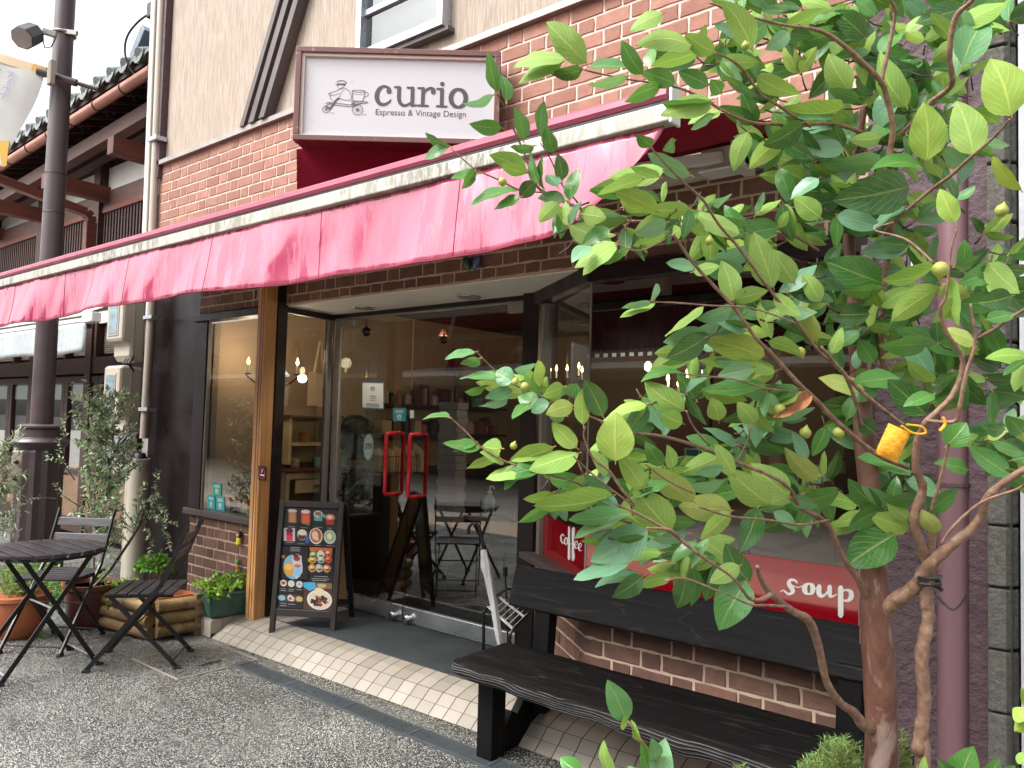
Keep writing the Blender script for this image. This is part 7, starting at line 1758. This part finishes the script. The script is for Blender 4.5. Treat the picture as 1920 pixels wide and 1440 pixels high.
mb = MB(); mb.lathe([(.0, .09), (.03, .085), (.13, -.005), (.135, -.02), (.125, -.02)], ctr + V((0, 0, .05)), 8, axis=(.1, -.1, 1)); mb.build('glass_shade', simple('pale blue stained glass', hexc('8f9fc8'), .3, var=.15, sc=20), ch)
c2 = at(1299, 742, 5.4)
chandelier('brass_chandelier', c2, [at(1289, 722, 5.3), at(1316, 729, 5.45), at(1252, 735, 5.35), at(1296, 712, 5.6), at(1272, 745, 5.25)], 'dark curled chandelier with lit candle bulbs seen through the large right window', 20)
c3 = at(1062, 720, 6.6)
chandelier('wall_sconce', c3, [at(x, y, 6.6 + e) for x, y, e in ((1031, 712, 0), (1043, 710, .1), (1063, 710, -.1), (1085, 705, .05), (1091, 713, -.1))], 'row of small lit candle bulbs glimpsed through the angled side pane', 4, .9)
p = at(1215, 688, 6.4)
t = thing('pendant_lamp', p, 'single yellow glowing pendant bulb near the ceiling inside the right window', 'lamp')
mb = MB(); mb.lathe([(.0, -.04), (.028, -.02), (.03, .02), (.01, .045)], p, 14); mb.build('bulb', 'flame_soft', t, smooth=True); mb = MB(); mb.tube([p + V((0, 0, .045)), V((p.x, p.y, 2.44))], .003, 6); mb.build('cord', 'black', t); lamp_light(p + V((0, 0, -.08)), 3, t)
# glass baubles hung in the doorway
for px, py, r_, lab in ((687, 622, 9, 'dark glass bauble hanging high inside the left glass door'), (832, 637, 8, 'brown glass bauble hanging in front of the lit wall inside the doors')):
    p = at(px, py, 5.9); t = thing('glass_bauble', p, lab, 'bauble', 'hanging glass baubles'); mb = MB(); mb.ball(p, r_ * 5.9 / FPX, 0, 18); mb.build('ball', plain('smoked glass ' + str(px), hexc('3a2c1c'), .08, .6), t, smooth=True)
    mb = MB(); mb.tube([p, V((p.x, p.y, 2.44))], .002, 5); mb.lathe([(.008, .0), (.008, .018)], p + V((0, 0, r_ * 5.9 / FPX - .004)), 8); mb.build('string', 'black', t)
# warm accent lamp on the wall behind
p = at(832, 630, 6.9); t = thing('wall_lamp', p, 'small brass wall lamp throwing a warm pool of light behind the brown bauble', 'lamp')
mb = MB(); mb.lathe([(.05, 0), (.03, .05), (.012, .07)], p, 16); mb.build('shade', 'copper', t, smooth=True); mb = MB(); mb.ball(p + V((0, 0, -.005)), .02, 0, 12); mb.build('bulb', 'flame_soft', t, smooth=True); lamp_light(p + V((.05, -.1, -.05)), 4, t)
# cabinet with cups in the left bay
u = V((.30, .954, 0)).normalized(); o = at(500, 1000, 6.95); o = V((-5.86, 3.86, .0)); w_ = V((.954, -.30, 0)).normalized()
t = thing('shelf_cabinet', o, 'cream wooden shelf cabinet with a drawer and brown tops inside the left bay', 'cabinet')
def cb(mb, a0, a1, b0, b1, z0, z1): P_ = [o + V((0, 1, 0)) * a + V((1, 0, 0)) * b for a, b in ((a0, b1), (a1, b1), (a1, b0), (a0, b0))]; mb.hexa([p + V((0, 0, z0)) for p in P_] + [p + V((0, 0, z1)) for p in P_])
crm = simple('cream painted cabinet', hexc('c9b795'), .5)
mb = MB(); cb(mb, 0, .03, 0, .32, 0, .92); cb(mb, .62, .65, 0, .32, 0, .92); cb(mb, .03, .62, 0, .02, 0, .92); cb(mb, .03, .62, .02, .32, .86, .92); cb(mb, .06, .09, 0, .24, .98, 1.38); cb(mb, .56, .59, 0, .24, .98, 1.38); cb(mb, .09, .56, 0, .02, .98, 1.38); cb(mb, .09, .56, .02, .24, 1.14, 1.165); mb.build('carcass', crm, t)
mb = MB(); cb(mb, -.03, .68, -.02, .36, .92, .945); cb(mb, .03, .62, -.02, .27, 1.38, 1.405); mb.build('top_board', 'brown_pot', t, bevel=.004)
mb = MB(); cb(mb, .08, .57, .322, .336, .74, .85); dw = mb.build('drawer', crm, t, bevel=.004); mb = MB(); cb(mb, .27, .38, .337, .352, .785, .81); mb.build('handle', 'brown_pot', dw, bevel=.004)
def cup(p, mt, lab, r=.042, h=.085, g=None):
    t = thing('cup', p, lab, 'cup', g); mb = MB(); mb.lathe([(r * .8, 0), (r, h * .3), (r, h), (r * .88, h), (r * .86, h * .2)], p, 20); mb.tube([p + V((r * .9, -r * .3, h * .8)), p + V((r * 1.6, -r * .6, h * .7)), p + V((r * 1.6, -r * .6, h * .3)), p + V((r * .9, -r * .3, h * .2))], .005, 6); mb.build('body', mt, t, smooth=True)
cup(o + V((.14, .28, 1.167)), simple('amber patterned mug', hexc('b5762a'), .3, var=.5, sc=50), 'amber patterned mug on the upper cabinet shelf')
cup(o + V((.18, .42, .947)), M['mint'], 'plain mint mug on the cabinet top')
cup(o + V((.20, .16, .947)), simple('floral mug', hexc('b5a890'), .3, var=.5, sc=60), 'floral beige mug on the cabinet top, nearer the window')
p = o + V((.26, .62, .947)); t = thing('mint_pot_plant', p, 'trailing green plant in a mint pot on the cabinet end', 'plant')
mb = MB(); mb.lathe([(.035, 0), (.045, .09), (.05, .095), (.045, .1)], p, 20); mb.build('pot', 'mint', t, smooth=True)
lm = MB()
for k in range(40): d = rv(1).normalized(); d.z = abs(d.z) * .7; small_leaf(lm, p + V((0, 0, .10)) + d * .04, d + V((0, 0, -.3)), .05, .035, random.uniform(.2, .9), 3, 2, .2)
lm.build('leaves', 'herb_leaf', t, smooth=2)
# canvas tote on the wall
a = at(577, 705, 6.85); b = at(618, 705, 7.15); z0, z1 = at(592, 762, 7).z, at(592, 700, 7).z
t = thing('tote_bag', (a + b) / 2, 'natural canvas tote bag with a small red flamingo print hanging on the inside wall', 'bag')
mb = MB(); g_ = 8; vs = []
for sd in (0, 1):
    for i in range(g_ + 1):
        for j in range(g_ + 1): s_, q_ = i / g_, j / g_; p = a + (b - a) * s_; p.z = z0 + (z1 - z0) * q_; vs.append(p + V((.02 + .03 * sd * math.sin(math.pi * s_), -.01, .006 * math.sin(s_ * 9))))
m_ = (g_ + 1) ** 2; mb.add(vs, [(i * (g_ + 1) + j, (i + 1) * (g_ + 1) + j, (i + 1) * (g_ + 1) + j + 1, i * (g_ + 1) + j + 1) for i in range(g_) for j in range(g_)] + [(m_ + i * (g_ + 1) + j, (m_ + (i + 1) * (g_ + 1) + j), m_ + (i + 1) * (g_ + 1) + j + 1, m_ + i * (g_ + 1) + j + 1) for i in range(g_) for j in range(g_)]); bg_ = mb.build('bag', 'canvas', t, smooth=2)
mb = MB()
for e in (0, .015): mb.tube(spline([tuple(V((*(a + (b - a) * s_).xy, z)) + V((.03 + e, -.02, 0))) for s_, z in ((.25, z1), (.38, z1 + .18), (.48, z1 + .29), (.56, z1 + .18), (.72, z1))], 5), .008, 6)
mb.build('strap', 'canvas', t, smooth=True)
mb = MB(); c_ = a + (b - a) * .7; c_.z = (z0 + z1) / 2 + .02; ff = lambda x, y: c_ + (b - a).normalized() * (x * .01) + V((.062, -.025, -y * .01))
stroke(mb, [(-3, 4), (-1, 1), (2, 0), (3, -3), (1, -5), (-1, -4)], .9, ff); dot(mb, 0, 2, 2.6, ff, ry=1.6); stroke(mb, [(0, 3), (0, 8)], .5, ff, smooth=False); mb.build('print', 'door_red', bg_)
# backpack
p = V((-5.72, 4.72, 1.0)); t = thing('black_backpack', p, 'black backpack standing behind the mint pot plant inside', 'bag')
mb = MB(); mb.lathe([(.10, 0), (.14, .06), (.145, .28), (.12, .38), (.05, .42)], p, 16); mb.build('body', simple('black nylon', hexc('1a1b20'), .6), t, smooth=True); mb = MB(); mb.box(p.x + .10, p.x + .17, p.y - .10, p.y + .02, .06 + p.z, .24 + p.z); mb.build('pocket', simple('black nylon 2', hexc('22242a'), .6), t, bevel=.02)
# counter and furniture silhouettes
t = thing('counter', (-5.3, 5.2, 0), 'dark low counter inside behind the left glass door', 'counter'); mb = MB(); mb.box(-5.92, -5.15, 4.45, 6.6, 0, .86); mb.build('body', 'int_dark', t); mb = MB(); mb.box(-5.92, -5.12, 4.42, 6.63, .86, .90); mb.build('top', 'old_wood_dk', t)
t = thing('wire_basket', (-5.3, 4.8, .90), 'wire basket with tan paper bags standing on the dark counter', 'basket')
mb = MB()
for k in range(16): x = -5.45 + .34 * k / 15; mb.tube([(x, 4.62, .90), (x, 4.60, 1.06)], .003, 5)
for z in (.905, 1.06): mb.tube([(-5.45, 4.62, z), (-5.11, 4.62, z), (-5.11, 5.1, z), (-5.45, 5.1, z), (-5.45, 4.62, z)], .004, 5)
for k in range(16): y = 4.62 + .48 * k / 15; mb.tube([(-5.11, y, .9), (-5.10, y, 1.06)], .003, 5)
mb.build('wire', 'chrome', t)
t = thing('paper_bags', (-5.3, 4.85, .92), 'crumpled tan paper bags filling the wire basket', 'bag')
mb = MB()
for k in range(5): c_ = V((-5.36 + .05 * k, 4.7 + .08 * k, .91)); mb.hexa([c_ + V(q) for q in ((-.07, -.05, 0), (.07, -.05, 0), (.07, .05, 0), (-.07, .05, 0), (-.05, -.03, .2 + .02 * k), (.06, -.04, .22), (.05, .03, .18), (-.06, .04, .2))])
mb.build('bag', 'canvas', t, bevel=.01)
t = thing('back_shelf', (-5.75, 5.6, 1.2), 'wall shelf crowded with jars and boxes behind the counter', 'shelf')
mb = MB()
for z in (1.22, 1.52): mb.box(-5.92, -5.66, 5.0, 6.9, z, z + .025)
mb.build('board', 'old_wood_dk', t)
cc = ['canvas', 'black', 'copper', 'trim', 'brown_pot', 'mint', 'white_pvc', 'int_dark', 'terracotta']
for z in (1.246, 1.546):
    y = 5.05
    while y < 6.8:
        r = random.uniform(.035, .07); hh = random.uniform(.09, .22); mb = MB(); c_ = V((-5.78, y + r, z)); k = random.random()
        if k < .6: mb.lathe([(r, 0), (r, hh * .8), (r * .7, hh * .9), (r * .7, hh), (0, hh)], c_, 16)
        else: mb.box(c_.x - r, c_.x + r, c_.y - r * .9, c_.y + r * .9, z, z + hh)
        kd_ = 'jar' if k < .6 else 'box'; ci = random.choice(cc); nth = globals().setdefault('_nth', {}); nth[z] = nth.get(z, 0) + 1
        cn_ = dict(canvas='cream', black='black', copper='coppery', trim='grey', brown_pot='dark brown', mint='mint', white_pvc='ivory', int_dark='near black', terracotta='orange brown')[ci]
        ord_ = ('first', 'second', 'third', 'fourth', 'fifth', 'sixth', 'seventh', 'eighth', 'ninth', 'tenth', 'eleventh', 'twelfth', 'thirteenth', 'fourteenth', 'fifteenth', 'sixteenth', 'seventeenth')[nth[z] - 1]
        o_ = tag(mb.build('jar' if k < .6 else 'tin_box', ci, smooth=True), '%s %s on the %s board of the wall shelf, %s from its window end' % (cn_, kd_, 'lower' if z < 1.4 else 'upper', ord_), kd_, 'containers on the wall shelf'); y += 2 * r + .03
# red shaded floor lamp
p = at(856, 700, 6.3); p = V((p.x, p.y, 0)); zc = at(856, 700, 6.3).z
t = thing('floor_lamp', p, 'floor lamp with a dark red flared shade inside the right glass door', 'lamp')
mb = MB(); mb.lathe([(.10, .0), (.105, .008), (.045, .20), (.04, .20), (.095, .0)], V((p.x, p.y, zc)), 28); mb.build('shade', simple('dark red shade', hexc('6a1420'), .7), t, smooth=True)
mb = MB(); mb.lathe([(.12, 0), (.12, .02), (.02, .04), (.014, .3), (.03, .5), (.014, .7), (.012, zc + .02)], p, 18); mb.build('stand', 'black_iron', t, smooth=True)
# white stepped panel
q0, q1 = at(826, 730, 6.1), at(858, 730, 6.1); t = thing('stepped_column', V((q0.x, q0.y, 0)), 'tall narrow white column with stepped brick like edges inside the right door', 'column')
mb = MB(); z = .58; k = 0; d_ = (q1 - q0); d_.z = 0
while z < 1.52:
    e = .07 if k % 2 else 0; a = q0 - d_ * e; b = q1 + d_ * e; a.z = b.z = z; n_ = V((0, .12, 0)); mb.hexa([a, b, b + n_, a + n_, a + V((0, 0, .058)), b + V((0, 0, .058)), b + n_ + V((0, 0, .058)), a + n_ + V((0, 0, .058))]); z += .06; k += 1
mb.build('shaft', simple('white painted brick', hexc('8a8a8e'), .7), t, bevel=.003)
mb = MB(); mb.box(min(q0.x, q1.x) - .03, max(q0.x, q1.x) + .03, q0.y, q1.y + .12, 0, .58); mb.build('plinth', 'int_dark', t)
# dark table and red chair
# sanitiser on a small black table
p = at(916, 1010, 5.0); pz = at(916, 966, 5.0).z; p.z = pz
t = thing('small_table', V((p.x, p.y, 0)), 'small black side table just inside the right glass door', 'table'); mb = MB(); mb.lathe([(.17, pz - .02), (.17, pz)], V((p.x, p.y, 0)), 28); mb.build('top', 'int_dark', t)
mb = MB(); mb.tube([(p.x, p.y, 0), (p.x, p.y, pz - .02)], .015, 10); mb.lathe([(.13, 0), (.12, .015)], V((p.x, p.y, 0)), 24); mb.build('leg', 'black_iron', t)
t = thing('pump_bottle', p, 'clear white pump bottle of hand sanitiser standing inside the right glass door', 'bottle')
mb = MB(); mb.lathe([(.030, .002), (.036, .01), (.036, .10), (.026, .125), (.012, .13), (.012, .14)], p, 20); mb.build('bottle', simple('frosted clear', hexc('aeb5b5'), .2), t, smooth=True)
mb = MB(); mb.lathe([(.016, .14), (.016, .155), (.006, .158), (.006, .185)], p, 14); mb.tube([p + V((0, 0, .185)), p + V((.035, -.01, .187)), p + V((.05, -.012, .172))], .006, 8); mb.build('pump', 'white_letter', t, smooth=True)
# prints inside the right window
def inner(name, c, dd, mat, label):
    q = [at(x, y, dd) for x, y in c]; mb = MB(); n = (q[1] - q[0]).cross(q[3] - q[0]).normalized() * .004; mb.add(q + [p + n for p in q], [(0, 1, 2, 3), (7, 6, 5, 4), (0, 4, 5, 1), (1, 5, 6, 2), (2, 6, 7, 3), (3, 7, 4, 0)]); o = mb.build(name, mat); tag(o, label, 'poster'); return o, q
o_, q = inner('small_poster', ((1284, 840), (1312, 841), (1313, 893), (1284, 891)), 4.6, 'paper', 'small teal bordered picture card standing inside the right window')
mb = MB(); f2 = lambda s_, t_: q[0] + (q[1] - q[0]) * s_ + (q[3] - q[0]) * t_ - V(cf) * .006
mb.poly([f2(.1, .06), f2(.9, .06), f2(.9, .94), f2(.1, .94)], 0); 
for k in range(9): a = k * .7; mb.poly([f2(.5 + .2 * math.cos(a) + .09 * math.cos(b), .55 + .13 * math.sin(a) + .06 * math.sin(b)) - V(cf) * .001 * (1 + k * .1) for b in [i * .785 for i in range(8)]], 1 + k % 2)
mb.build('picture', ['teal', 'canvas', 'terracotta'], o_)
inner('framed_print', ((1540, 830), (1582, 832), (1582, 858), (1540, 856)), 5.2, 'paper', 'pale framed print in the right window, upper one of two')
inner('framed_print', ((1543, 862), (1585, 864), (1585, 888), (1543, 886)), 5.2, 'paper', 'pale framed print in the right window, lower one of two')
inner('pale_blind', ((1440, 755), (1492, 757), (1490, 790), (1438, 788)), 5.4, 'canvas', 'pale rectangular blind behind the leaves in the right window')
# tables behind the right window
for k, (x, y) in enumerate(((-1.9, 4.7), (-1.2, 5.6))):
    lab = ('dark square table inside, nearer the right window', 'dark square table inside, farther from the right window')[k]
    t = thing('cafe_table', (x, y, 0), lab, 'table'); mb = MB(); mb.box(x - .35, x + .35, y - .35, y + .35, .70, .735); mb.build('top', 'old_wood_dk', t, bevel=.005); mb = MB(); mb.tube([(x, y, 0), (x, y, .7)], .03, 12); mb.build('leg', 'black_iron', t)
t = thing('dark_screen', (-2.4, 6.0, 0), 'tall dark wooden screen dividing the room behind the right window', 'screen')
mb = MB(); mb.box(-3.1, -2.75, 6.0, 6.06, 0, 2.4); mb.box(-1.75, -1.6, 6.0, 6.06, 0, 2.4); mb.build('panel', 'old_wood_dk', t)
# lanterns in the top of the right window
for x, y, mt, lab in ((1523, 488, simple('green glass', hexc('6f7a3c'), .2), 'small green ribbed glass lantern hanging at the top of the right window'), (1620, 484, simple('red glass', hexc('7a1c1c'), .2), 'small red ribbed glass lantern hanging at the top of the right window')):
    p = onY(x, y, 3.30); t = thing('glass_lantern', p, lab, 'lantern', 'hanging glass lanterns'); mb = MB(); mb.lathe([(.004, -.05), (.02, -.035), (.028, -.005), (.024, .02), (.01, .035)], p, 16); mb.build('glass', mt, t, smooth=True)
    mb = MB()
    for k in range(8): a = k * math.pi / 4; mb.tube([p + V((r * math.cos(a), r * math.sin(a), z)) for r, z in ((.006, -.05), (.022, -.035), (.030, -.005), (.026, .02), (.01, .037))], .0015, 5)
    mb.tube([p + V((0, 0, .035)), V((p.x, p.y, 2.115))], .0015, 5); mb.build('cage', 'black', t)
# window display in the left bay
p = onY(440, 955, 3.36); p.z = .640; t = thing('window_plant', p, 'small leafy plant in a dark blue pot on the left window shelf', 'plant')
mb = MB(); mb.lathe([(.04, 0), (.055, .07), (.06, .075), (.055, .08)], p, 20); mb.build('pot', simple('dark blue glaze', hexc('1d2c4a'), .25), t, smooth=True)
lm, sm = MB(), MB()
for k in range(9): d = V((random.gauss(0, .07), random.gauss(0, .05), random.uniform(.05, .13))); leafy_stem(lm, sm, [p + V((0, 0, .075)), p + V((0, 0, .09)) + d * .5, p + V((0, 0, .08)) + d], .002, .045, .022, .022, (0, .4), 2, .3, 3)
lm.build('leaves', 'herb_leaf', t, smooth=2); sm.build('stems', 'twig', t)
p = onY(458, 965, 3.33); p.z = .64; t = thing('pale_figurine', p, 'small pale figurine beside the blue pot in the left window', 'figurine'); mb = MB(); mb.lathe([(.022, 0), (.026, .03), (.016, .06), (.020, .085), (.014, .105), (.0, .115)], p, 16); mb.build('body', 'canvas', t, smooth=True)
for px, lab in ((478, 'spindly dark dried stems in the left window beside the timber post'),):
    p = onY(px, 960, 3.38); p.z = .64; t = thing('dried_stems', p, lab, 'plant'); lm, sm = MB(), MB()
    for k in range(10): d = V((random.gauss(0, .05), random.gauss(0, .05), random.uniform(.1, .32))); leafy_stem(lm, sm, [p, p + d * .5, p + d], .0025, .025, .012, .02, (0, .3), 2, .3, 2)
    lm.build('leaves', 'olive_leaf', t, smooth=2); sm.build('stems', 'twig_dk', t)
p = onY(468, 850, 3.32); p.z = .638
t = thing('wine_glass', p, 'clear stemmed glass ornament standing in the left window', 'glass'); mb = MB(); mb.lathe([(.035, .0), (.03, .006), (.004, .01), (.004, .16), (.03, .20), (.042, .25), (.036, .31), (.035, .31), (.040, .25), (.02, .19)], p, 24)
gm = N('thin clear glass'); g1_ = gm.n('BsdfGlossy'); g1_.inputs['Roughness'].default_value = .05; t1_ = gm.n('BsdfTransparent'); x_ = gm.n('MixShader'); l_w = gm.n('LayerWeight'); l_w.inputs[0].default_value = .4; gm.l(l_w.outputs['Facing'], x_.inputs[0]); gm.l(t1_.outputs[0], x_.inputs[1]); gm.l(g1_.outputs[0], x_.inputs[2]); gm.l(x_.outputs[0], gm.o.inputs[0]); mb.build('bowl', gm.m, t, smooth=True)
